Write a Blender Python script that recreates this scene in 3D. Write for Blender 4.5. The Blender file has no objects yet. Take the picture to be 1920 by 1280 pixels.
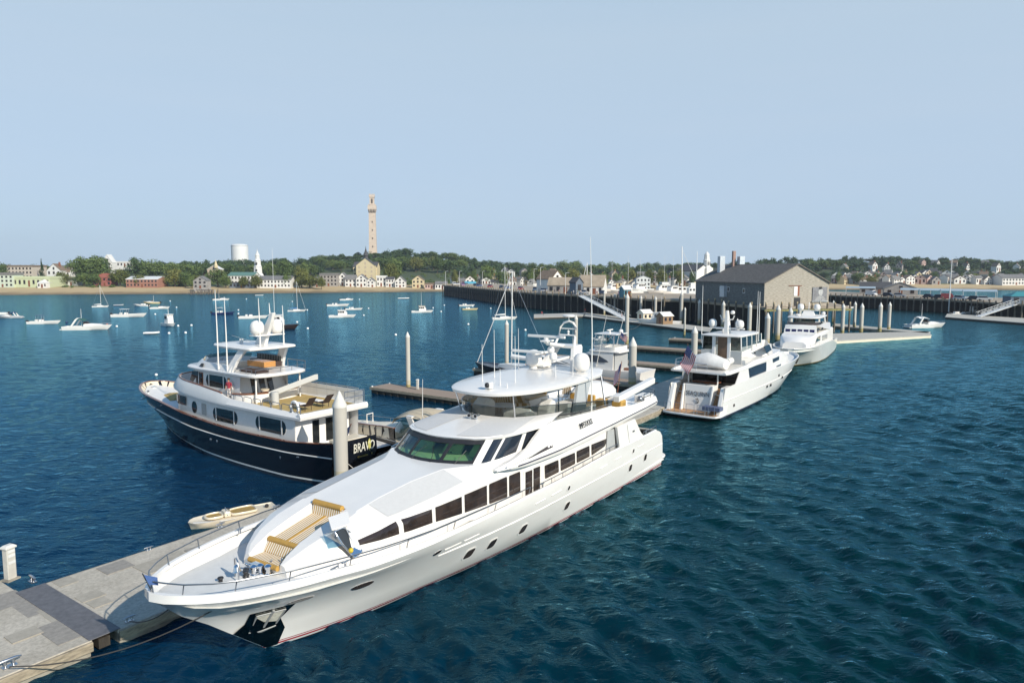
import bpy, bmesh, math, random
import numpy as np
from mathutils import Vector, Matrix, Euler
R = math.radians
scene = bpy.context.scene
COL = scene.collection
# ---------------------------------------------------------------- camera
CAM_H = 14.0
FPX, CXP, CYP, HZN = 1300.0, 960.0, 640.0, 508.0
PITCH = math.atan((CYP - HZN) / FPX)
cd = bpy.data.cameras.new('camera'); cam = bpy.data.objects.new('camera', cd); COL.objects.link(cam)
cam.location = (0, 0, CAM_H); cam.rotation_euler = (math.pi / 2 - PITCH, 0, 0)
cd.sensor_width = 36.0; cd.lens = FPX / 1920.0 * 36.0; cd.clip_start = 0.5; cd.clip_end = 9000
scene.camera = cam
# ---------------------------------------------------------------- sky and sun
SUN_AZ = 136.0     # clockwise from +Y: behind the camera, to the right
SUN_EL = 31.0
w = bpy.data.worlds.new('World'); scene.world = w; w.use_nodes = True
nt = w.node_tree; bg = nt.nodes['Background']
sky = nt.nodes.new('ShaderNodeTexSky'); sky.sky_type = 'NISHITA'; sky.sun_disc = False
sky.sun_elevation = R(SUN_EL); sky.sun_rotation = R(SUN_AZ)
sky.altitude = 0; sky.air_density = 1.0; sky.dust_density = 0.6; sky.ozone_density = 2.0
# thin veil: pale blue low down; unseen upper dome deepened to darken water reflections
tc = nt.nodes.new('ShaderNodeTexCoord'); sp = nt.nodes.new('ShaderNodeSeparateXYZ')
cr = nt.nodes.new('ShaderNodeValToRGB')
cr.color_ramp.elements[0].position = 0.0; cr.color_ramp.elements[0].color = (4.35, 5.85, 7.5, 1)
cr.color_ramp.elements[1].position = 0.37; cr.color_ramp.elements[1].color = (4.5, 5.85, 7.2, 1)
for p_, c_ in ((0.03, (4.4, 5.9, 7.55, 1)), (0.10, (4.6, 5.9, 7.5, 1)), (0.2, (4.75, 6.0, 7.4, 1)), (0.3, (4.8, 6.05, 7.3, 1)), (0.43, (2.3, 4.3, 6.4, 1)), (0.5, (1.4, 3.4, 5.7, 1)), (0.62, (0.7, 2.4, 4.9, 1)), (0.92, (0.4, 1.6, 4.0, 1))):
    e = cr.color_ramp.elements.new(p_); e.color = c_
nz = nt.nodes.new('ShaderNodeTexNoise'); nz.inputs['Scale'].default_value = 2.2; nz.inputs['Detail'].default_value = 4
mp = nt.nodes.new('ShaderNodeMapping'); mp.inputs['Scale'].default_value = (1.0, 1.0, 9.0)
mr = nt.nodes.new('ShaderNodeMapRange'); mr.inputs[1].default_value = 0.45; mr.inputs[2].default_value = 0.75; mr.inputs[3].default_value = 0.0; mr.inputs[4].default_value = 0.10
mxc = nt.nodes.new('ShaderNodeMixRGB'); mxc.inputs[2].default_value = (6.2, 6.7, 7.4, 1)
mx = nt.nodes.new('ShaderNodeMixRGB'); mx.inputs[0].default_value = 0.86
nt.links.new(tc.outputs['Generated'], sp.inputs[0]); nt.links.new(sp.outputs[2], cr.inputs[0])
nt.links.new(tc.outputs['Generated'], mp.inputs[0]); nt.links.new(mp.outputs[0], nz.inputs['Vector']); nt.links.new(nz.outputs[0], mr.inputs[0])
nt.links.new(mr.outputs[0], mxc.inputs[0]); nt.links.new(cr.outputs[0], mxc.inputs[1])
nt.links.new(sky.outputs[0], mx.inputs[1]); nt.links.new(mxc.outputs[0], mx.inputs[2])
nt.links.new(mx.outputs[0], bg.inputs[0]); bg.inputs[1].default_value = 0.1015
sl = bpy.data.lights.new('sun', 'SUN'); sun = bpy.data.objects.new('sun', sl); COL.objects.link(sun)
sl.energy = 5.0; sl.angle = R(0.5); sl.color = (1.0, 0.925, 0.80)
sd = Vector((math.sin(R(SUN_AZ)) * math.cos(R(SUN_EL)), math.cos(R(SUN_AZ)) * math.cos(R(SUN_EL)), math.sin(R(SUN_EL))))
sun.rotation_euler = sd.to_track_quat('Z', 'Y').to_euler()
vs = scene.view_settings; scene.display_settings.display_device = 'sRGB'
vs.view_transform = 'Standard'; vs.look = 'None'; vs.exposure = 0.15; vs.gamma = 1.0
scene.cycles.max_bounces = 8; scene.cycles.transparent_max_bounces = 12
# ---------------------------------------------------------------- helpers
_c, _s = math.cos(PITCH), math.sin(PITCH)
def ray(x, y):
    u = (x - CXP) / FPX; v = (CYP - y) / FPX
    return Vector((u, _c + v * _s, -_s + v * _c))
def at(x, y, z=0.0):
    "point of the photograph on the level z"
    r = ray(x, y); t = (z - CAM_H) / r.z
    return Vector((r.x * t, r.y * t, z))
def atY(x, y, Y):
    r = ray(x, y); t = Y / r.y
    return Vector((r.x * t, Y, CAM_H + r.z * t))
def link(o, parent=None):
    COL.objects.link(o)
    if parent is not None: o.parent = parent
    return o
def thing(name, label, cat, loc=(0, 0, 0), rz=0.0, group=None):
    o = bpy.data.objects.new(name, None); COL.objects.link(o)
    o.empty_display_size = 0.5
    o.location = loc; o.rotation_euler = (0, 0, rz)
    return tag(o, label, cat, group)
def tag(o, label, cat, group=None):
    o['label'] = label; o['category'] = cat
    if group: o['group'] = group
    return o
def struct(o): o['kind'] = 'structure'; return o
def kids(o): return [c for c in ALLKIDS.get(o.name, [])]
ALLKIDS = {}
def dup(src, loc, rz, label=None, scale=None):
    "copy of a thing with its parts and sub-parts"
    r = src.copy(); COL.objects.link(r); r.location = loc; r.rotation_euler = (0, 0, rz)
    if scale: r.scale = scale
    if label: r['label'] = label
    def rec(a, b):
        for ch in list(ALLKIDS.get(a, [])):
            c = ch.copy(); COL.objects.link(c); c.parent = b
            ALLKIDS.setdefault(b.name, []).append(c)
            rec(ch.name, c)
    rec(src.name, r)
    return r

def crom(pts, n):
    "Catmull-Rom through points, n samples, parametrised by chord length"
    P = np.array(pts, float)
    d = np.r_[0, np.cumsum(np.sqrt(((P[1:] - P[:-1]) ** 2).sum(1)) + 1e-9)]
    t = np.linspace(0, d[-1], n)
    out = np.zeros((n, P.shape[1]))
    for k in range(P.shape[1]):
        y = P[:, k]; m = np.zeros(len(y)); h = np.diff(d); dl = np.diff(y) / h
        for i in range(1, len(y) - 1):
            if dl[i - 1] * dl[i] > 0:
                w1 = 2 * h[i] + h[i - 1]; w2 = h[i] + 2 * h[i - 1]
                m[i] = (w1 + w2) / (w1 / dl[i - 1] + w2 / dl[i])
        m[0] = dl[0]; m[-1] = dl[-1]
        i = np.clip(np.searchsorted(d, t, side='right') - 1, 0, len(h) - 1)
        u = (t - d[i]) / h[i]
        out[:, k] = (2*u**3-3*u**2+1)*y[i] + (u**3-2*u**2+u)*h[i]*m[i] + (-2*u**3+3*u**2)*y[i+1] + (u**3-u**2)*h[i]*m[i+1]
    return out
def ip(x, tab):
    return float(np.interp(x, [t[0] for t in tab], [t[1] for t in tab]))

class MB:
    "collects faces of one mesh"
    def __init__(s): s.v = []; s.f = []; s.mi = []; s.cur = 0
    def add(s, vs, fs):
        b = len(s.v); s.v += [tuple(map(float, q)) for q in vs]
        for f in fs: s.f.append([b + i for i in f]); s.mi.append(s.cur)
        return s
    def poly(s, pts): return s.add(pts, [list(range(len(pts)))])
    def box(s, c, d, rz=0.0, rx=0.0, ry=0.0):
        x, y, z = d[0] / 2, d[1] / 2, d[2] / 2
        V = [Vector(q) for q in ((-x,-y,-z),(x,-y,-z),(x,y,-z),(-x,y,-z),(-x,-y,z),(x,-y,z),(x,y,z),(-x,y,z))]
        if rz or rx or ry:
            M = Euler((rx, ry, rz)).to_matrix(); V = [M @ q for q in V]
        C = Vector(c)
        return s.add([q + C for q in V], [(0,3,2,1),(4,5,6,7),(0,1,5,4),(1,2,6,5),(2,3,7,6),(3,0,4,7)])
    def span(s, a, b):
        "axis box from corner a to corner b"
        return s.box([(a[i] + b[i]) / 2 for i in range(3)], [abs(b[i] - a[i]) for i in range(3)])
    def tube(s, pts, r, n=8, closed=False, caps=True):
        P = [Vector(p) for p in pts]; N = len(P); rr = r if hasattr(r, '__len__') else [r] * N
        rings = []
        for i in range(N):
            if closed: t = P[(i + 1) % N] - P[i - 1]
            else: t = P[min(i + 1, N - 1)] - P[max(i - 1, 0)]
            t.normalize()
            up = Vector((0, 0, 1)) if abs(t.z) < 0.9 else Vector((1, 0, 0))
            a = t.cross(up).normalized(); b = a.cross(t)
            rings.append([P[i] + (a * math.cos(2*math.pi*k/n) + b * math.sin(2*math.pi*k/n)) * rr[i] for k in range(n)])
        return s.loft(rings, wrap=closed, caps=caps and not closed)
    def loft(s, rings, wrap=False, caps=True, ringclosed=True):
        n = len(rings[0]); V = [q for r in rings for q in r]; F = []
        m = len(rings)
        for i in range(m if wrap else m - 1):
            j = (i + 1) % m
            for k in range(n if ringclosed else n - 1):
                l = (k + 1) % n
                F.append((i*n+k, i*n+l, j*n+l, j*n+k))
        if caps and not wrap:
            F.append(list(range(n))[::-1]); F.append([(m-1)*n + k for k in range(n)])
        return s.add(V, F)
    def sheet(s, rows): return s.loft(rows, caps=False, ringclosed=False)
    def lathe(s, prof, c=(0, 0, 0), n=16, sx=1.0):
        rings = [[(c[0] + r*math.cos(2*math.pi*k/n)*sx, c[1] + r*math.sin(2*math.pi*k/n), c[2] + z) for k in range(n)] for r, z in prof]
        return s.loft(rings)
    def prism(s, pts, vec):
        v = Vector(vec); A = [Vector(p) for p in pts]; n = len(A)
        F = [list(range(n))[::-1], list(range(n, 2*n))] + [(k, (k+1) % n, n+(k+1) % n, n+k) for k in range(n)]
        return s.add(A + [q + v for q in A], F)
    def ball(s, c, r, n=12, m=8, sq=(1, 1, 1)):
        pr = [(max(1e-3, math.sin(math.pi*i/m)), -math.cos(math.pi*i/m)) for i in range(m + 1)]
        rings = [[(c[0]+r*sq[0]*a*math.cos(2*math.pi*k/n), c[1]+r*sq[1]*a*math.sin(2*math.pi*k/n), c[2]+r*sq[2]*z) for k in range(n)] for a, z in pr]
        return s.loft(rings)
    def build(s, name, mat, parent=None, smooth=None, recalc=True, bevel=None, weld=True):
        me = bpy.data.meshes.new(name)
        me.from_pydata(s.v, [], s.f)
        mats = mat if isinstance(mat, (list, tuple)) else [mat]
        for m in mats: me.materials.append(m)
        if len(mats) > 1: me.polygons.foreach_set('material_index', s.mi)
        if recalc or weld:
            bm = bmesh.new(); bm.from_mesh(me)
            if weld: bmesh.ops.remove_doubles(bm, verts=bm.verts, dist=1e-4)
            if recalc: bmesh.ops.recalc_face_normals(bm, faces=bm.faces)
            bm.to_mesh(me); bm.free()
        if smooth is not None:
            me.shade_smooth(); me.set_sharp_from_angle(angle=R(smooth))
        me.update()
        o = bpy.data.objects.new(name, me); link(o, parent)
        if parent is not None: ALLKIDS.setdefault(parent.name, []).append(o)
        if bevel:
            b = o.modifiers.new('bevel', 'BEVEL'); b.width = bevel; b.segments = 2; b.limit_method = 'ANGLE'; b.angle_limit = R(40)
        return o
# ---------------------------------------------------------------- materials
MATS = {}
def nodes(m):
    m.use_nodes = True; t = m.node_tree; return t, t.nodes['Principled BSDF']
def mat(name, col, rough=0.5, metal=0.0, var=0.0, vscale=3.0, bump=0.0, bscale=20.0, coat=0.0, stretch=(1, 1, 1), spec=0.5, rvar=0.0):
    if name in MATS: return MATS[name]
    m = bpy.data.materials.new(name); t, p = nodes(m); MATS[name] = m
    c = (*col, 1)
    p.inputs['Base Color'].default_value = c; p.inputs['Roughness'].default_value = rough
    p.inputs['Metallic'].default_value = metal; p.inputs['Coat Weight'].default_value = coat
    p.inputs['Coat Roughness'].default_value = 0.08; p.inputs['Specular IOR Level'].default_value = spec
    if var or bump:
        tcn = t.nodes.new('ShaderNodeTexCoord'); mpn = t.nodes.new('ShaderNodeMapping'); mpn.inputs['Scale'].default_value = stretch
        t.links.new(tcn.outputs['Object'], mpn.inputs[0])
    if var:
        n = t.nodes.new('ShaderNodeTexNoise'); n.inputs['Scale'].default_value = vscale; n.inputs['Detail'].default_value = 5; n.inputs['Roughness'].default_value = 0.6
        r = t.nodes.new('ShaderNodeValToRGB'); r.color_ramp.elements[0].position = 0.3; r.color_ramp.elements[1].position = 0.7
        r.color_ramp.elements[0].color = tuple(max(0, q * (1 - var)) for q in col) + (1,)
        r.color_ramp.elements[1].color = tuple(min(1, q * (1 + var)) for q in col) + (1,)
        t.links.new(mpn.outputs[0], n.inputs['Vector']); t.links.new(n.outputs[0], r.inputs[0]); t.links.new(r.outputs[0], p.inputs['Base Color'])
        if rvar:
            q = t.nodes.new('ShaderNodeMapRange'); q.inputs[3].default_value = max(0, rough - rvar); q.inputs[4].default_value = rough + rvar
            t.links.new(n.outputs[0], q.inputs[0]); t.links.new(q.outputs[0], p.inputs['Roughness'])
    if bump:
        n2 = t.nodes.new('ShaderNodeTexNoise'); n2.inputs['Scale'].default_value = bscale; n2.inputs['Detail'].default_value = 4
        b = t.nodes.new('ShaderNodeBump'); b.inputs['Strength'].default_value = bump; b.inputs['Distance'].default_value = 0.05
        t.links.new(mpn.outputs[0], n2.inputs['Vector']); t.links.new(n2.outputs[0], b.inputs['Height']); t.links.new(b.outputs[0], p.inputs['Normal'])
    return m
def stripes(name, cols, axis, period, rough=0.8, split=0.5):
    "two-colour stripes along an object axis"
    m = bpy.data.materials.new(name); t, p = nodes(m); MATS[name] = m
    tcn = t.nodes.new('ShaderNodeTexCoord'); s_ = t.nodes.new('ShaderNodeSeparateXYZ'); t.links.new(tcn.outputs['Object'], s_.inputs[0])
    mu = t.nodes.new('ShaderNodeMath'); mu.operation = 'MULTIPLY'; mu.inputs[1].default_value = 1 / period
    fr = t.nodes.new('ShaderNodeMath'); fr.operation = 'FRACT'; gt = t.nodes.new('ShaderNodeMath'); gt.operation = 'GREATER_THAN'; gt.inputs[1].default_value = split
    mxn = t.nodes.new('ShaderNodeMixRGB'); mxn.inputs[1].default_value = (*cols[0], 1); mxn.inputs[2].default_value = (*cols[1], 1)
    t.links.new(s_.outputs[axis], mu.inputs[0]); t.links.new(mu.outputs[0], fr.inputs[0]); t.links.new(fr.outputs[0], gt.inputs[0]); t.links.new(gt.outputs[0], mxn.inputs[0])
    t.links.new(mxn.outputs[0], p.inputs['Base Color']); p.inputs['Roughness'].default_value = rough
    return m
def bands(name, axis, stops, rough=0.25, coat=0.3, metal=0.0):
    "constant colour bands by object height"
    m = bpy.data.materials.new(name); t, p = nodes(m); MATS[name] = m
    tcn = t.nodes.new('ShaderNodeTexCoord'); s_ = t.nodes.new('ShaderNodeSeparateXYZ'); t.links.new(tcn.outputs['Object'], s_.inputs[0])
    mrn = t.nodes.new('ShaderNodeMapRange'); lo, hi = -2.0, 8.0
    mrn.inputs[1].default_value = lo; mrn.inputs[2].default_value = hi
    r = t.nodes.new('ShaderNodeValToRGB'); r.color_ramp.interpolation = 'CONSTANT'
    t.links.new(s_.outputs[axis], mrn.inputs[0]); t.links.new(mrn.outputs[0], r.inputs[0])
    els = r.color_ramp.elements
    for i, (z, c) in enumerate(stops):
        e = els[0] if i == 0 else (els[1] if i == 1 else els.new(0.5))
        e.position = (z - lo) / (hi - lo); e.color = (*c, 1)
    n = t.nodes.new('ShaderNodeTexNoise'); n.inputs['Scale'].default_value = 0.8; n.inputs['Detail'].default_value = 5
    mpn = t.nodes.new('ShaderNodeMapping'); mpn.inputs['Scale'].default_value = (1, 1, 3)
    t.links.new(tcn.outputs['Object'], mpn.inputs[0]); t.links.new(mpn.outputs[0], n.inputs['Vector'])
    rr = t.nodes.new('ShaderNodeMapRange'); rr.inputs[3].default_value = 0.93; rr.inputs[4].default_value = 1.05
    mm = t.nodes.new('ShaderNodeMixRGB'); mm.blend_type = 'MULTIPLY'; mm.inputs[0].default_value = 1
    t.links.new(n.outputs[0], rr.inputs[0]); t.links.new(r.outputs[0], mm.inputs[1]); t.links.new(rr.outputs[0], mm.inputs[2])
    t.links.new(mm.outputs[0], p.inputs['Base Color'])
    p.inputs['Roughness'].default_value = rough; p.inputs['Coat Weight'].default_value = coat; p.inputs['Metallic'].default_value = metal
    return m
def glassmat(name, tint, refl=(1, 1, 1), amount=0.0):
    "see-through tinted pane with mirror reflections by angle"
    m = bpy.data.materials.new(name); m.use_nodes = True; t = m.node_tree; MATS[name] = m
    t.nodes.remove(t.nodes['Principled BSDF']); out = t.nodes['Material Output']
    tr = t.nodes.new('ShaderNodeBsdfTransparent'); tr.inputs[0].default_value = (*tint, 1)
    gl = t.nodes.new('ShaderNodeBsdfGlossy'); gl.inputs[0].default_value = (*refl, 1); gl.inputs['Roughness'].default_value = 0.02
    fr = t.nodes.new('ShaderNodeLayerWeight'); fr.inputs[0].default_value = 0.5
    pw = t.nodes.new('ShaderNodeMath'); pw.operation = 'POWER'; pw.inputs[1].default_value = 3.5
    ad = t.nodes.new('ShaderNodeMath'); ad.operation = 'ADD'; ad.inputs[1].default_value = amount + 0.045; ad.use_clamp = True
    mxs = t.nodes.new('ShaderNodeMixShader')
    t.links.new(fr.outputs['Facing'], pw.inputs[0]); t.links.new(pw.outputs[0], ad.inputs[0]); t.links.new(ad.outputs[0], mxs.inputs[0]); t.links.new(tr.outputs[0], mxs.inputs[1]); t.links.new(gl.outputs[0], mxs.inputs[2]); t.links.new(mxs.outputs[0], out.inputs[0])
    return m
WHITE = mat('white_gelcoat', (0.77, 0.742, 0.70), 0.28, var=0.03, vscale=0.7, coat=0.35)
OFFW = mat('offwhite_paint', (0.70, 0.69, 0.66), 0.4, var=0.05, vscale=1.5)
CREAM = mat('cream_gelcoat', (0.70, 0.62, 0.48), 0.35, var=0.05, vscale=1.5, coat=0.2)
GREYD = mat('nonskid_grey', (0.62, 0.62, 0.60), 0.75, var=0.05, vscale=2)
DGLASS = mat('dark_window_glass', (0.034, 0.024, 0.02), 0.04, spec=0.8, var=0.5, vscale=1.2)
BGLASS = mat('blue_window_glass', (0.02, 0.03, 0.05), 0.04, spec=0.8)
BLACK = mat('black_rubber', (0.02, 0.02, 0.022), 0.5, var=0.2)
CHROME = mat('polished_steel', (0.75, 0.76, 0.78), 0.12, 1.0)
STEEL = mat('brushed_steel', (0.55, 0.56, 0.58), 0.35, 1.0, var=0.1)
DSTEEL = mat('dark_rail_steel', (0.33, 0.34, 0.36), 0.3, 1.0)
TEAK = mat('teak', (0.42, 0.24, 0.12), 0.6, var=0.2, vscale=4, stretch=(1, 8, 1))
VARN = mat('varnished_wood', (0.20, 0.07, 0.03), 0.25, var=0.25, vscale=5, coat=0.5)
TANV = mat('tan_vinyl', (0.46, 0.27, 0.06), 0.6, var=0.1, vscale=6, bump=0.05)
CANV = mat('white_canvas', (0.66, 0.65, 0.62), 0.85, var=0.06, vscale=3, bump=0.5, bscale=2.5)
BEIGE = mat('beige_canvas', (0.50, 0.42, 0.30), 0.85, var=0.08, vscale=3, bump=0.1)
BLUEC = mat('blue_canvas', (0.02, 0.16, 0.42), 0.8, var=0.1)
ROPE = mat('dark_rope', (0.06, 0.055, 0.05), 0.9, var=0.3, vscale=40)
ROPEW = mat('white_rope', (0.55, 0.53, 0.48), 0.9, var=0.2, vscale=40)
RED = mat('flag_red', (0.50, 0.02, 0.04), 0.8); FWHITE = mat('flag_white', (0.75, 0.74, 0.72), 0.8); FBLUE = mat('flag_blue', (0.02, 0.03, 0.16), 0.8)
# ================================================================ water
def make_water():
    rs = [0.0] + list(np.geomspace(10.0, 420.0, 560)) + list(np.geomspace(440, 2400, 20))
    a = np.concatenate([np.radians(np.linspace(-52, 52, 620)), np.radians(np.linspace(56, 304, 40))])
    n = len(a); rs = np.array(rs); m = len(rs)
    rr, aa = np.meshgrid(rs, a, indexing='ij')
    X = rr * np.sin(aa); Y = rr * np.cos(aa)
    rng = np.random.RandomState(5); Z = np.zeros_like(X)
    cell = np.maximum(rr * 0.0072, rr * math.radians(104 / 620))
    amp_mod = 0.75 + 0.25 * np.sin(X * 0.06 + 1.0) * np.sin(Y * 0.045 + 2) + 0.2 * np.sin(X * 0.17 - Y * 0.11)
    east = np.clip((25.0 - (-.818 * X + .575 * Y)) / 7.0, 0, 1)          # open water on the far side of the dock is choppier
    lee = 0.30 + 0.70 * east
    for k in range(66):
        L = 0.36 * (10.0 ** rng.rand()); th = math.radians(205 + rng.randn() * (26 if k % 3 else 50))
        kx, ky = math.cos(th) * 2 * math.pi / L, math.sin(th) * 2 * math.pi / L
        A = 0.0150 * L ** 0.70
        ph = rng.rand() * 6.28
        fade = np.clip((L / cell - 2.2) / 2.0, 0, 1)
        q = kx * X + ky * Y + ph + 0.35 * np.sin(X * 0.31 + k) + 0.35 * np.sin(Y * 0.27 + 2 * k)
        Z += A * fade * (np.sin(q) + 0.28 * np.cos(2 * q))
    Z *= amp_mod * lee
    Z[rr > 420] = 0.0
    V = np.stack([X, Y, Z], -1).reshape(-1, 3)
    i = np.arange(m - 1)[:, None]; k = np.arange(n)[None, :]; l = (k + 1) % n
    F = np.stack([i * n + k, i * n + l, (i + 1) * n + l, (i + 1) * n + k], -1).reshape(-1, 4)
    me = bpy.data.meshes.new('water')
    me.vertices.add(len(V)); me.vertices.foreach_set('co', V.astype('f4').ravel())
    me.loops.add(F.size); me.loops.foreach_set('vertex_index', F.astype('i4').ravel())
    me.polygons.add(len(F)); me.polygons.foreach_set('loop_start', np.arange(0, F.size, 4, dtype='i4')); me.polygons.foreach_set('loop_total', np.full(len(F), 4, 'i4'))
    me.update(); me.validate(); me.shade_smooth()
    o = bpy.data.objects.new('water', me); COL.objects.link(o); struct(o)
    m_ = bpy.data.materials.new('sea_water'); t, p = nodes(m_); me.materials.append(m_)
    t.nodes.remove(p); out = t.nodes['Material Output']
    df = t.nodes.new('ShaderNodeBsdfDiffuse'); gl = t.nodes.new('ShaderNodeBsdfGlossy'); gl.inputs['Roughness'].default_value = 0.07; gl.inputs[0].default_value = (0.36, 0.80, 1.0, 1)
    fr = t.nodes.new('ShaderNodeFresnel'); fr.inputs[0].default_value = 1.33
    fm = t.nodes.new('ShaderNodeMath'); fm.operation = 'MULTIPLY'; fm.inputs[1].default_value = 0.86; fm.use_clamp = True
    ms = t.nodes.new('ShaderNodeMixShader')
    t.links.new(fr.outputs[0], fm.inputs[0]); t.links.new(fm.outputs[0], ms.inputs[0]); t.links.new(df.outputs[0], ms.inputs[1]); t.links.new(gl.outputs[0], ms.inputs[2]); t.links.new(ms.outputs[0], out.inputs[0])
    g = t.nodes.new('ShaderNodeTexCoord')
    # colour drifts: bluer to the left, greener to the right, broken by noise
    n0 = t.nodes.new('ShaderNodeTexNoise'); n0.inputs['Scale'].default_value = 0.035; n0.inputs['Detail'].default_value = 3
    r0 = t.nodes.new('ShaderNodeValToRGB'); r0.color_ramp.elements[0].position = 0.1; r0.color_ramp.elements[1].position = 0.9
    r0.color_ramp.elements[0].color = (0.0002, 0.016, 0.046, 1); r0.color_ramp.elements[1].color = (0.0002, 0.017, 0.019, 1)
    t.links.new(g.outputs['Object'], n0.inputs['Vector'])
    sx_ = t.nodes.new('ShaderNodeSeparateXYZ'); t.links.new(g.outputs['Object'], sx_.inputs[0])
    mx_ = t.nodes.new('ShaderNodeMapRange'); mx_.inputs[1].default_value = -22; mx_.inputs[2].default_value = 14; t.links.new(sx_.outputs[0], mx_.inputs[0])
    ma_ = t.nodes.new('ShaderNodeMath'); ma_.operation = 'MULTIPLY_ADD'; ma_.inputs[1].default_value = 0.5; ma_.inputs[2].default_value = -.25; t.links.new(n0.outputs[0], ma_.inputs[0])
    mb_ = t.nodes.new('ShaderNodeMath'); mb_.operation = 'ADD'; t.links.new(ma_.outputs[0], mb_.inputs[0]); t.links.new(mx_.outputs[0], mb_.inputs[1]); t.links.new(mb_.outputs[0], r0.inputs[0]); t.links.new(r0.outputs[0], df.inputs[0])
    mpn = t.nodes.new('ShaderNodeMapping'); mpn.inputs['Rotation'].default_value = (0, 0, R(25)); mpn.inputs['Scale'].default_value = (0.75, 1.5, 1)
    t.links.new(g.outputs['Object'], mpn.inputs[0])
    prev = None
    for sc_, st, di, de in ((0.35, 0.5, 0.6, 2), (1.4, 0.5, 0.22, 3), (4.5, 0.6, 0.06, 4)):
        n = t.nodes.new('ShaderNodeTexNoise'); n.inputs['Scale'].default_value = sc_; n.inputs['Detail'].default_value = de; n.inputs['Roughness'].default_value = 0.55; n.inputs['Distortion'].default_value = 0.6
        b = t.nodes.new('ShaderNodeBump'); b.inputs['Strength'].default_value = st; b.inputs['Distance'].default_value = di
        t.links.new(mpn.outputs[0], n.inputs['Vector']); t.links.new(n.outputs[0], b.inputs['Height'])
        if prev: t.links.new(prev.outputs[0], b.inputs['Normal'])
        prev = b
    for n in (df, gl, fr): t.links.new(prev.outputs[0], n.inputs['Normal'])
    return o
water = make_water()
# ================================================================ land
SHORE = [(-900, 385), (-350, 400), (-300, 407), (-150, 440), (-58, 470), (0, 480), (100, 500), (240, 520), (400, 512), (900, 470), (1500, 440)]
def shore(x): return ip(x, SHORE)
def ground(x, y):
    d = y - shore(x)
    z = float(np.interp(d, [-60, -8, 0, 12, 45, 70, 200, 500, 900, 4000], [-4, -0.5, 0.05, 0.9, 2.6, 4.0, 7.0, 11.0, 15.0, 20.0]))
    z += 21.0 * math.exp(-(((x + 128) / 120) ** 2 + ((y - 830) / 150) ** 2))
    z += 9.0 * math.exp(-(((x + 350) / 140) ** 2 + ((y - 850) / 160) ** 2))
    z += 15.0 * math.exp(-(((x - 480) / 150) ** 2 + ((y - 820) / 130) ** 2)) + 9.0 * math.exp(-(((x - 300) / 120) ** 2 + ((y - 850) / 120) ** 2))
    return z
def make_land():
    xs = np.r_[np.linspace(-2000, -500, 14), np.linspace(-480, 620, 180), np.linspace(650, 2200, 14)]
    ds = np.r_[-60, -30, -8, -3, 0, 3, 6, 12, 20, 30, 38, 45, 52, 60, 70, 85, 100, 120, 150, 180, 220, 260, 300, 350, 400, 460, 520, 600, 800, 1200, 1700]
    rows = []
    for d in ds: rows.append([(x, shore(x) + d, ground(x, shore(x) + d)) for x in xs])
    mb = MB(); mb.sheet(rows)
    m = bpy.data.materials.new('beach_and_grass'); t, p = nodes(m); p.inputs['Roughness'].default_value = 0.95
    g = t.nodes.new('ShaderNodeTexCoord'); s_ = t.nodes.new('ShaderNodeSeparateXYZ'); t.links.new(g.outputs['Object'], s_.inputs[0])
    n = t.nodes.new('ShaderNodeTexNoise'); n.inputs['Scale'].default_value = 0.08; n.inputs['Detail'].default_value = 6; t.links.new(g.outputs['Object'], n.inputs['Vector'])
    ad = t.nodes.new('ShaderNodeMath'); ad.operation = 'MULTIPLY_ADD'; ad.inputs[1].default_value = 2.2; t.links.new(n.outputs[0], ad.inputs[0]); t.links.new(s_.outputs[2], ad.inputs[2])
    mrn = t.nodes.new('ShaderNodeMapRange'); mrn.inputs[1].default_value = 0; mrn.inputs[2].default_value = 10; t.links.new(ad.outputs[0], mrn.inputs[0])
    r = t.nodes.new('ShaderNodeValToRGB'); e = r.color_ramp.elements
    e[0].position = 0.10; e[0].color = (0.16, 0.115, 0.06, 1); e[1].position = 0.9; e[1].color = (0.05, 0.07, 0.025, 1)
    for q, c in ((0.17, (0.24, 0.17, 0.085, 1)), (0.24, (0.46, 0.34, 0.18, 1)), (0.40, (0.50, 0.375, 0.20, 1)), (0.455, (0.30, 0.25, 0.12, 1)), (0.50, (0.07, 0.095, 0.03, 1))):
        k = e.new(q); k.color = c
    t.links.new(mrn.outputs[0], r.inputs[0]); t.links.new(r.outputs[0], p.inputs['Base Color'])
    return struct(mb.build('terrain', m, smooth=60, weld=False))
make_land()
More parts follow.
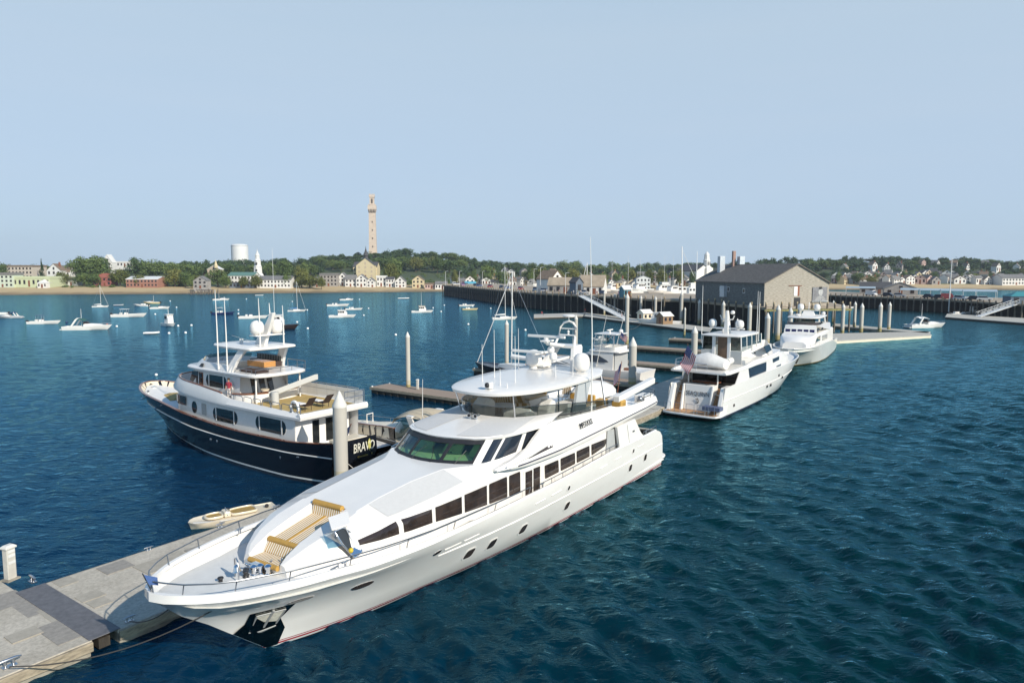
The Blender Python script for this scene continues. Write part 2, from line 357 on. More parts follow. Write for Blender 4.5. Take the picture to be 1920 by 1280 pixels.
# ================================================================ boat building
# local frame of every boat: X runs aft from the stem at the waterline, +Y starboard, Z up;  L(s, w, z) takes w positive to port
def L(s, w, z): return (s, -w, z)
def hull_grid(levels, n=40):
    "levels: list of control polylines (s, w, z), keel first"
    return [crom(lv, n) for lv in levels]
def hull_mesh(levels, n=40, transom=True, sides=(1, -1)):
    g = hull_grid(levels, n); mb = MB()
    for sg in sides:
        mb.sheet([[L(p[0], sg * p[1], p[2]) for p in row] for row in g])
    if transom:
        e = [row[-1] for row in g]
        mb.sheet([[L(p[0], p[1], p[2]) for p in e], [L(p[0], -p[1], p[2]) for p in e]])
    return mb, g
def half_loop(c, n, mirror=True):
    "closed plan outline from a half outline (s, w), centre front to centre back"
    q = crom(c, n)
    return [(a, b) for a, b in q] + [(a, -b) for a, b in q[::-1] if b > 1e-3]
def slab(mb, outline, z0, z1, inset=0.0, camber=0.0):
    "deck plate with rounded edge from a plan outline"
    cx = sum(p[0] for p in outline) / len(outline)
    def off(k): return [(cx + (p[0] - cx) * (1 - k / max(1e-3, 6)), p[1] * (1 - k / 3.0)) for p in outline]
    r = [[L(a, b, z0) for a, b in off(inset * 1.6)], [L(a, b, z0 + (z1 - z0) * 0.25) for a, b in off(inset * 0.2)], [L(a, b, z0 + (z1 - z0) * 0.7) for a, b in off(0)],
         [L(a, b, z1) for a, b in off(inset)]]
    for f in (0.72, 0.4, 0.05):
        r.append([L(cx + (a - cx) * f, b * f, z1 + camber * (1 - f * f)) for a, b in off(inset)])
    mb.loft(r)
    return mb
def rail(mb, pts, h, r=0.022, every=1, lean=0.0, rows=1):
    "stanchion rail over points (s, w, z)"
    top = [L(a, b, c + h) for a, b, c in pts]
    for k in range(rows): mb.tube([L(a, b, c + h * (1 - 0.45 * k)) for a, b, c in pts], r, 6)
    for i in range(0, len(pts), every):
        a, b, c = pts[i]; mb.tube([L(a, b - lean * (1 if b > 0 else -1), c - 0.03), L(a, b, c + h)], r * 0.85, 5)
def flagmesh(parent, corner, u, v, wave=0.06, ang=0.0):
    "ensign: 13 stripes and a canton with stars; u along the fly, v down the hoist"
    mb = MB(); u = Vector(u); v = Vector(v); n = u.cross(v).normalized(); NX = 14
    for j in range(13):
        for i in range(NX):
            mb.cur = 2 if (j < 7 and i < NX * 0.4) else (0 if j % 2 == 0 else 1)
            def P(a, b): return Vector(corner) + u * a + v * b + n * (wave * math.sin(a * 7 + b * 2.0) * (0.3 + a)) 
            mb.poly([P(i / NX, j / 13), P((i + 1) / NX, j / 13), P((i + 1) / NX, (j + 1) / 13), P(i / NX, (j + 1) / 13)])
    d = u.length; mb.cur = 1
    for j in range(5):
        for i in range(6):
            a = (0.03 + i * 0.065); b = 0.05 + j * 0.1
            for sg in (1, -1):
                c = Vector(corner) + u * a + v * b + n * (wave * math.sin(a * 7 + b * 2.0) * (0.3 + a) + 0.006 * sg); r = 0.014 * d
                mb.poly([c + (u.normalized() * math.cos(k * 1.2566) + v.normalized() * math.sin(k * 1.2566)) * r for k in range(5)])
    fl = mb.build('flag', [RED, FWHITE, FBLUE], parent, smooth=60, recalc=False)
    return fl
def lettering(name, text, mats, parent, M, size, xs=1.0, extr=0.006):
    "flat raised letters, M = matrix placing text plane"
    cu = bpy.data.curves.new(name, 'FONT'); cu.body = text; cu.size = size; cu.extrude = extr; cu.align_x = 'CENTER'; cu.align_y = 'CENTER'; cu.resolution_u = 3
    tmp = bpy.data.objects.new(name + '_tmp', cu); COL.objects.link(tmp)
    me = bpy.data.meshes.new_from_object(tmp.evaluated_get(bpy.context.evaluated_depsgraph_get()))
    bpy.data.objects.remove(tmp); bpy.data.curves.remove(cu)
    me.transform(Matrix.Diagonal((xs, 1, 1, 1))); me.transform(M); me.materials.clear(); me.materials.append(mats)
    o = bpy.data.objects.new(name, me); link(o, parent); ALLKIDS.setdefault(parent.name, []).append(o)
    return o
def frame_mat(o, x, y):
    "matrix with origin o, text direction x, up y"
    x = Vector(x).normalized(); y = Vector(y); z = x.cross(y).normalized(); y = z.cross(x)
    M = Matrix((x, y, z)).transposed().to_4x4(); M.translation = Vector(o)
    return M
def pane(mb, pts, th=0.03, nrm=None):
    "thin window plate standing proud of its wall along the plate normal"
    P = [Vector(p) for p in pts]
    n = (P[1] - P[0]).cross(P[2] - P[0]).normalized()
    if nrm is not None and n.dot(Vector(nrm)) < 0: n = -n
    mb.prism([p - n * 0.03 for p in P], n * (0.03 + th))
    return mb
def rpoly(pts, r, seg=3):
    "rounds the corners of a polygon in 3-D"
    P = [Vector(p) for p in pts]; out = []
    for i, p in enumerate(P):
        a = P[i - 1] - p; b = P[(i + 1) % len(P)] - p
        ra = min(r, a.length * 0.48); rb = min(r, b.length * 0.48)
        A = p + a.normalized() * ra; B = p + b.normalized() * rb
        for k in range(seg + 1):
            t = k / seg; out.append((1 - t) ** 2 * A + 2 * t * (1 - t) * p + t * t * B)
    return out
def dome(parent, c, r, h, name='satellite_dome', m=None):
    mb = MB(); mb.lathe([(r*0.55, 0), (r*0.9, 0.12*h), (r, 0.3*h), (r, 0.52*h), (r*0.93, 0.7*h), (r*0.74, 0.86*h), (r*0.42, 0.96*h), (0.01, h)], c, 18)
    return mb.build(name, m or WHITE, parent, smooth=50)
def person(label, loc, rz, pose='stand', shirt=(0.3, 0.3, 0.35), pants=(0.05, 0.06, 0.1), skin=(0.45, 0.27, 0.18), hair=(0.04, 0.025, 0.015), sc=1.0, group=None):
    "one continuous skinned body; hair and clothing are its children"
    J = {'pel': (0, 0, .95), 'chest': (0, 0.01, 1.25), 'neck': (0, 0.01, 1.47), 'head': (0, -.02, 1.60), 'crown': (0, -0.01, 1.72)}
    legs = {1: [(.09, 0, .90), (.11, -.03, .50), (.11, .02, .08), (.12, -.14, .03)], -1: [(-.09, 0, .90), (-.12, .02, .50), (-.13, .06, .08), (-.14, -.1, .03)]}
    arms = {1: [(.19, .01, 1.42), (.24, .03, 1.14), (.22, -.08, .90), (.21, -.12, .80)], -1: [(-.19, .01, 1.42), (-.25, .02, 1.15), (-.23, -.05, .90), (-.22, -.09, .80)]}
    if pose == 'sit':
        J = {k: (a, b, c - 0.42) for k, (a, b, c) in J.items()}
        legs = {g: [(.09*g, 0, .50), (.11*g, -.42, .50), (.11*g, -.42, .08), (.12*g, -.56, .03)] for g in (1, -1)}
        arms = {g: [(.19*g, .01, 1.00), (.24*g, -.02, .74), (.16*g, -.22, .62), (.13*g, -.30, .60)] for g in (1, -1)}
    if pose == 'walk':
        legs = {1: [(.09, 0, .90), (.10, -.16, .52), (.10, -.18, .09), (.11, -.33, .04)], -1: [(-.09, 0, .90), (-.10, .07, .50), (-.10, .36, .16), (-.11, .26, .04)]}
    V = []; E = []; Rr = []
    def v(p, r): V.append(p); Rr.append(r); return len(V) - 1
    p = v(J['pel'], .125); c = v(J['chest'], .145); n = v(J['neck'], .06); h = v(J['head'], .095); cr_ = v(J['crown'], .075)
    E += [(p, c), (c, n), (n, h), (h, cr_)]
    for g in (1, -1):
        q = p
        for pt, r in zip(legs[g], (.085, .06, .042, .032)): k = v(pt, r); E.append((q, k)); q = k
        q = c
        for pt, r in zip(arms[g], (.06, .046, .034, .028)): k = v(pt, r); E.append((q, k)); q = k
    me = bpy.data.meshes.new('person'); me.from_pydata(V, E, [])
    o = bpy.data.objects.new('person', me); COL.objects.link(o)
    sk = o.modifiers.new('skin', 'SKIN')
    for i, r in enumerate(Rr): me.skin_vertices[0].data[i].radius = (r, r * 0.85)
    me.skin_vertices[0].data[0].use_root = True
    sb = o.modifiers.new('sub', 'SUBSURF'); sb.levels = 1; sb.render_levels = 1
    me2 = bpy.data.meshes.new_from_object(o.evaluated_get(bpy.context.evaluated_depsgraph_get()))
    o.modifiers.clear(); o.data = me2
    z0 = J['pel'][2]; zs = J['neck'][2]
    ms = [mat('skin_%02x%02x' % (int(skin[0]*99), int(skin[2]*99)), skin, 0.6), mat('shirt_%02x%02x%02x' % tuple(int(q*99) for q in shirt), shirt, 0.9), mat('trousers_%02x%02x%02x' % tuple(int(q*99) for q in pants), pants, 0.9)]
    for m_ in ms: me2.materials.append(m_)
    for f in me2.polygons:
        z = f.center.z; x = abs(f.center.x); low = z < z0 + 0.02
        if z > zs + 0.0: f.material_index = 0
        elif low and (x < .20 or pose == 'sit') and not (x > .17 and pose != 'sit'): f.material_index = 2 if z > 0.10 else 0
        elif x > .17 and z < zs - 0.33: f.material_index = 0
        else: f.material_index = 1
    me2.shade_smooth()
    o.location = loc; o.rotation_euler = (0, 0, rz); o.scale = (sc, sc, sc)
    hz = J['crown'][2]; hb = MB(); hb.ball((0, 0.015, hz - 0.055), 0.115, 10, 6, (0.92, 1.05, 0.95)); 
    hb.v = [q for q in hb.v]
    ho = hb.build('hair', mat('hair_%02x' % int(hair[0]*99), hair, 0.8), o, smooth=60)
    nb = MB(); nb.ball((0, -.125, hz - 0.13), 0.018, 6, 4, (0.8, 1, 1.3)); nb.build('nose', ms[0], o, smooth=60)
    tag(o, label, 'person', group)
    return o
# ================================================================ the large white yacht in front
HULLW = bands('white_hull_with_red_boot_line', 2, [(-2, (0.02, 0.02, 0.025)), (-0.02, (0.55, 0.55, 0.54)), (0.06, (0.30, 0.02, 0.03)), (0.14, (0.72, 0.71, 0.70)), (0.17, (0.30, 0.03, 0.04)), (0.21, (0.76, 0.742, 0.71))], 0.16, 0.4)
STR_X = stripes('gold_and_white_stripe_fabric', ((0.72, 0.66, 0.56), (0.44, 0.26, 0.06)), 1, 0.12, 0.8, 0.55)
STR_S = stripes('gold_stripe_fabric_across', ((0.62, 0.55, 0.44), (0.36, 0.24, 0.10)), 0, 0.13, 0.8, 0.5)
TINT = glassmat('smoked_visor_glass', (0.33, 0.36, 0.35)); GREENG = glassmat('green_windscreen_glass', (0.50, 0.74, 0.50), amount=0.02)
DBLUE = mat('dark_blue_line', (0.02, 0.02, 0.05), 0.3)
ANCH = mat('anchor_pocket_plate', (0.16, 0.165, 0.15), 0.12, 1.0, var=0.5, vscale=7, bump=0.5, bscale=6)
def sheerz(s): return ip(s, [(-4.3, 3.62), (-3.1, 3.5), (-0.9, 3.37), (0.8, 3.30), (2, 3.22), (5.5, 3.10), (10, 3.05), (16, 3.03), (22, 3.08), (26, 2.97), (31, 2.88)])
def sheerw(s): return ip(s, [(-4.3, 0), (-4.15, .5), (-3.6, 1.2), (-3.1, 1.64), (-2.5, 2.05), (-.9, 2.72), (.8, 3.2), (2, 3.48), (3.5, 3.70), (5.5, 3.85), (10, 3.93), (16, 3.95), (22, 3.92), (26, 3.87), (31, 3.78)])
def main_yacht():
    Y = thing('motor_yacht', 'largest white motor yacht, nearest, with gold striped sun pad on its bow', 'yacht', (-9.16, 24.59, 0), R(57.4), None)
    lv = [[(0.6, 0, -.7), (6, .8, -.7), (15, 1.8, -.7), (31.2, 2.6, -.7)],
          [(0, 0), (1.95, .71), (4.3, 1.28), (7.2, 1.76), (10.6, 2.32), (14.8, 2.80), (20.3, 3.17), (27.8, 3.48), (31.35, 3.62)],
          [(-1.18, 0), (.4, .62), (2.2, 1.30), (4.3, 1.98), (7.2, 2.55), (10.6, 3.02), (15, 3.36), (20, 3.55), (28, 3.7), (31.4, 3.7)],
          [(-2.3, 0), (-.9, .75), (.5, 1.42), (2.2, 2.12), (4.3, 2.75), (7.2, 3.25), (10.6, 3.58), (15, 3.76), (22, 3.82), (31.2, 3.76)],
          [(-3.25, 0), (-2.2, .92), (-.9, 1.75), (.6, 2.35), (2.2, 2.92), (4.3, 3.34), (7.2, 3.66), (10.6, 3.82), (16, 3.90), (31.0, 3.79)],
          [(-3.95, 0), (-3.4, 1.0), (-2.6, 1.75), (-.9, 2.5), (.8, 3.02), (2.2, 3.36), (4.3, 3.64), (7.2, 3.82), (11, 3.91), (16, 3.94), (30.6, 3.79)]]
    zs = [None, 0.0, 1.0, [(-3, 1.95), (6, 2.06), (31, 1.70)], [(-4, 2.68), (0, 2.62), (31, 2.3)], None]
    P = []
    for l, z in zip(lv, zs):
        if len(l[0]) == 3 and z is None: P.append(l)
        elif z is None: P.append([(a, b, sheerz(a) - 0.22) for a, b in l])
        elif isinstance(z, float): P.append([(a, b, z) for a, b in l])
        else: P.append([(a, b, ip(a, z)) for a, b in l])
    ss = [-4.3, -4.15, -3.6, -3.1, -2.5, -.9, .8, 2, 3.5, 5.5, 10, 16, 22, 26, 29.9]
    toe = lambda s: ip(s, [(-4.3, .28), (2, .24), (8, .14), (13, .05), (32, .05)])
    P.append([(s, sheerw(s), sheerz(s)) for s in ss])
    P.append([(s + .01, sheerw(s) * .988 + (-.012 if s > -4.2 else 0), sheerz(s) + toe(s)) for s in ss])
    P.append([(s + (.14 if s < -4 else .04), max(0, sheerw(s) - .16), sheerz(s) + toe(s) - .01) for s in ss])
    P.append([(s + (.2 if s < -4 else .05), max(0, sheerw(s) - .20), sheerz(s) + toe(s) - .13) for s in ss])
    mb, g = hull_mesh(P, 64)
    hull = mb.build('hull', HULLW, Y, smooth=28)
    # foredeck and side decks
    dk = MB(); N = 60
    def deckz(s): return sheerz(s) - ip(s, [(-4.1, 0), (-3.3, .25), (0, .36), (8, .25), (11, .25), (13, .5), (32, .5)])
    S = np.linspace(-4.05, 30.2, N)
    dk.sheet([[L(s, f * max(0, sheerw(s) - .19), deckz(s) + 0.05 * (1 - f * f)) for f in np.linspace(-1, 1, 9)] for s in S])
    dk.build('deck', GREYD, Y, smooth=40)
    # knuckle groove moulding along the topsides, lower spray rail
    for zz, s0, s1, r in ((None, 6.3, 31.1, .045), (0.42, 16.6, 31.6, .05)):
        for sg in (1, -1):
            t = MB(); pts = []
            for s in np.linspace(s0, s1, 40):
                z = ip(s, zs[3]) if zz is None else zz
                wv = (float(np.interp(s, P_col(g, 3)[0], P_col(g, 3)[1])) if zz is None else float(np.interp(s, P_col(g, 1)[0], P_col(g, 1)[1])) + 0.07) 
                pts.append(L(s, sg * wv, z))
            t.tube(pts, r, 6); t.build('rubbing_strake', WHITE, Y, smooth=60)
    def hullw(s, z):
        cols = [(float(np.interp(s, row[:, 0], row[:, 1])), float(np.interp(s, row[:, 0], row[:, 2]))) for row in g[:7]]
        return float(np.interp(z, [c[1] for c in cols], [c[0] for c in cols]))
    # portholes
    for s, z, a, b in ((.27, 2.2, .42, .12), (2.75, 1.93, .42, .12), (5.95, 2.36, .16, .10)):
        for sg in (1, -1):
            o = MB(); fr = MB()
            ring = [(s + a * math.cos(t), z + b * math.sin(t)) for t in np.linspace(0, 2*math.pi, 17)[:-1]]
            ring2 = [(s + (a+.045) * math.cos(t), z + (b+.045) * math.sin(t)) for t in np.linspace(0, 2*math.pi, 17)[:-1]]
            f = 1 if sg > 0 else -1
            pf = MB().prism([L(q, f * (hullw(q, h) + .03), h) for q, h in ring2], (0, 0.03 * f, 0)).build('porthole', CHROME, Y)
            MB().prism([L(q, f * (hullw(q, h) + .045), h) for q, h in ring], (0, 0.03 * f, 0)).build('pane', DGLASS, pf)
    for s, z, a, b in ((8.75, 1.24, .30, .24), (10.35, 1.18, .28, .24), (12.85, 1.14, .27, .24), (17.1, 1.14, .24, .23), (25.4, 1.30, .24, .22), (27.9, 1.42, .24, .22), (16.6, 2.35, .13, .12), (25.6, 2.4, .13, .12)):
        for sg in (1, -1):
            f = sg
            def rp(e): return rpoly([(s - a - e + .03, 0, z + b + e), (s + a + e, 0, z + b + e), (s + a + e - .03, 0, z - b - e), (s - a - e, 0, z - b - e)], 0.16)
            pf = MB().prism([L(q.x, f * (hullw(q.x, q.z) + .010), q.z) for q in rp(.05)], (0, -0.025 * f, 0)).build('porthole', OFFW, Y)
            MB().prism([L(q.x, f * (hullw(q.x, q.z) + .016), q.z) for q in rp(0)], (0, -0.03 * f, 0)).build('pane', DGLASS, pf)
    # fairlead slots and shallow hull recesses
    for s in (6.9, 8.1, 13.6, 15.2, 21.0, 23.2, 26.9):
        z = 2.45 if s > 10 else 2.35
        for sg in (1, -1):
            MB().tube([L(s - .5, sg * (hullw(s - .5, z) + .0), z), L(s + .5, sg * (hullw(s + .5, z)), z + .01)], .04, 6).build('freeing_port_lip', WHITE, Y, smooth=60)
    # anchor pocket, anchor, chafe plate
    for sg in (1, -1):
        m = MB()
        q = [(-1.3, 1.95), (.15, 1.95), (-.05, 1.35), (.35, .75), (.25, .02), (-.55, .45), (-1.35, 1.14), (-1.9, 1.65), (-1.5, 1.55), (-1.15, 1.75)]
        q = [(-1.15, 2.02), (.28, 2.02), (.05, 1.40), (.42, .80), (.36, .05), (-.02, .05), (-.62, .55), (-1.45, 1.25), (-1.15, 1.55)]
        front = [L(max(a, -1.18 * b - .0), sg * (hullw(max(a, -1.15 * b), b) + .02), b) for a, b in q]
        ap = m.prism(front, (0, 0.02 * sg, 0)).build('anchor_plate', ANCH, Y)
        q2 = [(-.85, 1.85), (.02, 1.85), (-.06, 1.15), (-.95, 1.15)]
        MB().prism([L(a, sg * (hullw(a, b) + .05), b) for a, b in q2], (0, 0.02 * sg, 0)).build('anchor_recess', mat('recess_cream', (.50, .48, .41), .6, var=.2, vscale=6), ap)
        an = MB()
        def H(a, b, e=.07): return L(a, sg * (hullw(a, b) + e), b)
        an.tube([H(-.42, 1.95), H(-.46, 1.2)], .05, 6); an.tube([H(-.92, 1.12), H(-.5, 1.05), H(-.02, 1.10)], [.04, .08, .04], 6)
        an.tube([H(-.9, 1.85), H(-.9, 1.2)], .03, 5); an.tube([H(.0, 1.85), H(-.05, 1.2)], .03, 5); an.tube([H(-.9, 1.85), H(.0, 1.85)], .025, 5)
        an.build('anchor', mat('anchor_galvanised', (.32, .33, .33), .65, .4), ap, smooth=50)
    # transom platform
    sp_ = MB(); slab(sp_, half_loop([(31.2, 0), (31.2, 3.3), (32.2, 3.55), (33.0, 3.3), (33.35, 2.4), (33.4, 0)], 24), .30, .50, .1)
    sp_.build('swim_platform', WHITE, Y, smooth=40)
    # bow rail
    for sg in (1, -1):
        rl = MB(); pts = [(s + (.1 if s < -4 else 0), sg * max(0.02, sheerw(s) - .10), sheerz(s) + toe(s)) for s in (-4.28, -4.1, -3.7, -3.1, -2.5, -1.7, -.9, .2, 1.3, 2.6, 3.9, 5.3, 6.7, 8.2, 9.7, 11.2, 12.7)]
        rail(rl, pts, .34, .024, 2, .10); rl.build('bow_rail', DSTEEL, Y, smooth=60)
        rl = MB(); pts = [(s, sg * (sheerw(s) - .10), sheerz(s) + .05) for s in np.arange(13.6, 23.4, 1.2)]
        rail(rl, pts, .26, .022, 1); rl.build('side_rail', DSTEEL, Y, smooth=60)
        rl = MB(); pts = [(s, sg * (sheerw(s) - .12), sheerz(s) + .05) for s in (27.6, 28.5, 29.5, 30.1)]
        rail(rl, pts, .22, .022, 1); rl.build('aft_rail', DSTEEL, Y, smooth=60)
    fs = MB(); fs.tube([L(-4.15, 0, 3.8), L(-4.45, 0, 4.6)], .02, 6); fs.build('jackstaff', DSTEEL, Y)
    MB().poly([L(-4.30, .0, 4.18), L(-4.44, .0, 4.56), L(-4.05, .12, 4.35), L(-4.0, .06, 4.05)]).build('pennant', mat('pennant_blue', (.06, .12, .3), .8), Y, recalc=False)
    # ---------------- superstructure: trunk, deckhouse
    st = [  # s, [(w, z)...] from deck to centre
        (0.05, [(1.22, 2.95), (1.20, 3.2), (1.10, 3.38), (.95, 3.42), (.88, 3.42), (.80, 3.15), (0, 3.15)]),
        (0.35, [(1.55, 2.95), (1.50, 3.35), (1.38, 3.58), (1.18, 3.66), (.88, 3.66), (.80, 3.20), (0, 3.20)]),
        (0.95, [(2.05, 2.95), (1.92, 3.55), (1.72, 3.86), (1.40, 3.96), (.88, 3.94), (.80, 3.35), (0, 3.35)]),
        (1.0,  [(2.08, 2.95), (1.95, 3.56), (1.74, 3.88), (1.42, 3.98), (.88, 3.96), (.80, 3.62), (0, 3.62)]),
        (2.0,  [(2.60, 2.95), (2.42, 3.75), (2.12, 4.14), (1.60, 4.27), (.90, 4.25), (.80, 3.86), (0, 3.86)]),
        (3.2,  [(2.98, 2.95), (2.80, 3.95), (2.53, 4.24), (1.55, 4.56), (.90, 4.54), (.80, 4.10), (0, 4.10)]),
        (3.3,  [(3.0, 2.95), (2.82, 3.96), (2.55, 4.25), (1.45, 4.58), (.90, 4.56), (.80, 4.56), (0, 4.58)]),
        (4.6,  [(3.17, 2.95), (3.08, 4.10), (2.88, 4.34), (1.42, 4.76), (.9, 4.75), (.8, 4.75), (0, 4.76)]),
        (6.5,  [(3.26, 2.95), (3.22, 4.25), (3.08, 4.46), (1.50, 4.96), (.9, 4.94), (.8, 4.94), (0, 4.95)]),
        (8.4,  [(3.29, 2.95), (3.26, 4.32), (3.12, 4.60), (1.75, 5.07), (.9, 5.07), (.8, 5.07), (0, 5.08)]),
        (10.0, [(3.29, 2.7), (3.26, 4.34), (3.08, 4.82), (2.80, 5.06), (.9, 5.08), (.8, 5.08), (0, 5.08)]),
        (13.0, [(3.29, 2.45), (3.26, 4.34), (3.10, 4.82), (2.95, 5.0), (.9, 5.02), (.8, 5.02), (0, 5.02)]),
        (15.0, [(3.29, 2.45), (3.26, 4.30), (3.20, 4.5), (2.95, 4.7), (.9, 4.8), (.8, 4.8), (0, 4.8)]),
        (25.2, [(3.29, 2.45), (3.26, 4.30), (3.20, 4.5), (2.95, 4.7), (.9, 4.8), (.8, 4.8), (0, 4.8)])]
    # densify between stations
    ST = []
    for i in range(len(st) - 1):
        a, b = st[i], st[i + 1]; k = max(1, int((b[0] - a[0]) / 0.55))
        for j in range(k):
            f = j / k; ST.append((a[0] + (b[0] - a[0]) * f, [(p[0] + (q[0] - p[0]) * f, p[1] + (q[1] - p[1]) * f) for p, q in zip(a[1], b[1])]))
    ST.append(st[-1])
    dh = MB(); dh.loft([[L(s, w_, z) for w_, z in sec] + [L(s, -w_, z) for w_, z in sec[-2::-1]] for s, sec in ST], ringclosed=False, caps=False)
    for e in (ST[0], ST[-1]): dh.poly([L(e[0], w_, z) for w_, z in e[1]] + [L(e[0], -w_, z) for w_, z in e[1][::-1]])
    dh.build('deckhouse', WHITE, Y, smooth=13)
    SIDEG = mat('side_panel_grey', (.56, .555, .54), .8, var=.04, vscale=6, bump=.1, bscale=60)  # grey for the panels on the side slopes of trunk and roof
    for sg in (1, -1):
        rows = []
        for s, sec_ in ST:
            if 3.6 < s < 8.7: rows.append([L(s, sg * (sec_[2][0] + (sec_[3][0] - sec_[2][0]) * f), sec_[2][1] + (sec_[3][1] - sec_[2][1]) * f + .014) for f in (.14, .4, .7, .95)])
        MB().sheet(rows).build('grey_side_panel', SIDEG, Y, smooth=50)
    # sun pad and forward bench
    bench = MB(); bench.span(L(.02, .8, 3.2), L(.72, -.8, 3.36)); b_ = bench.build('bench_cushion', STR_X, Y, bevel=.04)
    MB().tube([L(.0, .8, 3.28), L(.0, -.8, 3.28)], .10, 10).build('bolster', TANV, b_, smooth=60)
    MB().loft([[L(.72, w_, 3.3), L(.62, w_, 3.38), L(.86, w_, 3.72), L(1.0, w_, 3.68)] for w_ in (-.8, .8)]).build('bench_backrest', STR_X, Y, bevel=.03)
    MB().tube([L(.93, .8, 3.77), L(.93, -.8, 3.77)], .11, 10).build('bolster', TANV, Y, smooth=60)
    for sg in (1, -1):
        MB().loft([[L(1.02, w_, 3.62), L(3.02, w_, 4.06), L(3.02, w_, 4.16), L(1.02, w_, 3.76)] for w_ in (sg * .03, sg * .80)]).build('sun_pad', STR_X, Y, bevel=.03)
    MB().loft([[L(1.02, w_, 3.7), L(3.02, w_, 4.10), L(3.02, w_, 4.185), L(1.02, w_, 3.785)] for w_ in (-.05, .05)]).build('pad_roll', TANV, Y)
    MB().loft([[L(3.0, w_, 4.10), L(3.12, w_, 4.56), L(3.25, w_, 4.58), L(3.25, w_, 4.1)] for w_ in (-.8, .8)]).build('pad_backrest', STR_X, Y, bevel=.03)
    MB().tube([L(3.18, .8, 4.58), L(3.18, -.8, 4.58)], .12, 10).build('bolster', TANV, Y, smooth=60)
    # open companionway hatch in the port coaming
    hp = [L(1.50, 2.12, 4.44), L(2.02, 2.02, 4.40), L(2.36, 2.12, 4.10), L(2.42, 2.60, 3.46), L(1.98, 2.62, 3.38), L(1.62, 2.42, 3.95)]
    pn = Vector((-.15, -.80, .58)).normalized(); hq = rpoly(hp, .06)
    hm = MB(); hm.prism([Vector(q) - pn * .3 for q in hq], pn * .34); ho_ = hm.build('companionway_hatch', mat('hatch_dark', (.03, .035, .04), .2), Y)
    fr = MB(); fr.tube([Vector(q) + pn * .05 for q in hq], .03, 6, closed=True); fr.build('hatch_frame', CHROME, ho_, smooth=60)
    hd = MB(); hd.prism([Vector(q) + pn * .045 for q in (Vector(hp[2]).lerp(Vector(hp[3]), .45), hp[3], hp[4], Vector(hp[4]).lerp(Vector(hp[5]), .3))], pn * .012); hd.build('hatch_step', mat('blue_step', (.05, .12, .25), .5), ho_)
    gl_ = MB(); gl_.poly([L(1.42, 1.62, 4.28), L(1.50, 2.12, 4.46), L(1.62, 2.42, 3.95), L(1.30, 2.02, 3.86)]); gl_.build('hood_pane', glassmat('hood_glass', (.45, .62, .70), amount=.25), ho_, recalc=False)
    lid = MB(); lid.prism(rpoly([L(1.46, 2.05, 4.48), L(2.36, 2.10, 4.44), L(2.95, 1.35, 4.60), L(2.0, 1.28, 4.62)], .1), (0, 0, .06)); lid.build('hatch_lid', WHITE, ho_, smooth=30)
    MB().tube([L(2.1, 2.08, 4.45), L(2.2, 2.45, 3.75)], .018, 5).build('hatch_strut', STEEL, ho_)
    MB().ball(L(1.86, 2.60, 3.72), .10, 10, 6).build('yellow_lamp', mat('yellow_plastic', (.6, .42, .02), .5), ho_, smooth=60)
    # ground tackle
    bell = MB(); bell.tube([L(-1.25, .28, 3.04), L(-1.25, .28, 3.64), L(-1.20, .22, 3.82), L(-1.13, .0, 3.90), L(-1.05, -.2, 3.82), L(-1.01, -.26, 3.64), L(-1.01, -.26, 3.04)], .028, 7)
    bell.build('bell_frame', STEEL, Y, smooth=60)
    bb = MB(); bb.lathe([(.17, 0), (.14, .05), (.11, .16), (.07, .22), (.01, .25)], L(-1.13, 0, 3.42), 14); bb.build('bell', CHROME, Y, smooth=60)
    for s, w_ in ((-2.35, -.25), (-1.55, .05), (-1.42, -.1)):
        MB().lathe([(.10, 0), (.12, .05), (.07, .1), (.07, .2), (.11, .24), (.1, .28), (.01, .3)], L(s + .75, w_, 3.04), 12).build('fairlead', BLACK, Y, smooth=50)
    for s, w_ in ((-.75, .15), (-.65, .45), (-.95, .05)):
        wn = MB(); wn.lathe([(.16, 0), (.16, .06), (.09, .1), (.08, .22), (.13, .28), (.14, .36), (.06, .42), (.01, .43)], L(s + .5, w_, 3.0), 14); wn.build('windlass', CHROME, Y, smooth=50)
    cb = MB(); cb.box(L(-0.20, -.15, 3.19), (.34, .4, .3)); cb.tube([L(0.05, .3, 3.04), L(0.15, .32, 3.49)], .03, 6); cb.tube([L(0.25, .6, 3.04), L(0.33, .62, 3.54)], .03, 6); cb.tube([L(-0.35, -.3, 3.24), L(-0.50, -.4, 3.39)], .05, 8)
    cb.build('chain_stopper', CHROME, Y, bevel=.02)
    for s, sg in ((1.2, 1), (1.2, -1), (14.2, 1), (28.6, 1)):
        c_ = MB(); zz = sheerz(s) + toe(s); c_.tube([L(s - .16, sg * (sheerw(s) - .3), zz + .1), L(s + .16, sg * (sheerw(s) - .3), zz + .1)], .03, 6); c_.tube([L(s, sg * (sheerw(s) - .3), zz - .1), L(s, sg * (sheerw(s) - .3), zz + .1)], .04, 6); c_.build('cleat', CHROME, Y, smooth=60)
    # ---------------- deckhouse windows
    def wallw(s, z):
        lo = max([q for q in ST if q[0] <= s + 1e-6], key=lambda q: q[0]); hi = min([q for q in ST if q[0] >= s - 1e-6], key=lambda q: q[0])
        f = 0 if hi[0] == lo[0] else (s - lo[0]) / (hi[0] - lo[0])
        sec = [(p[0] + (q[0] - p[0]) * f, p[1] + (q[1] - p[1]) * f) for p, q in zip(lo[1], hi[1])][:4]
        return float(np.interp(z, [c[1] for c in sec], [c[0] for c in sec]))
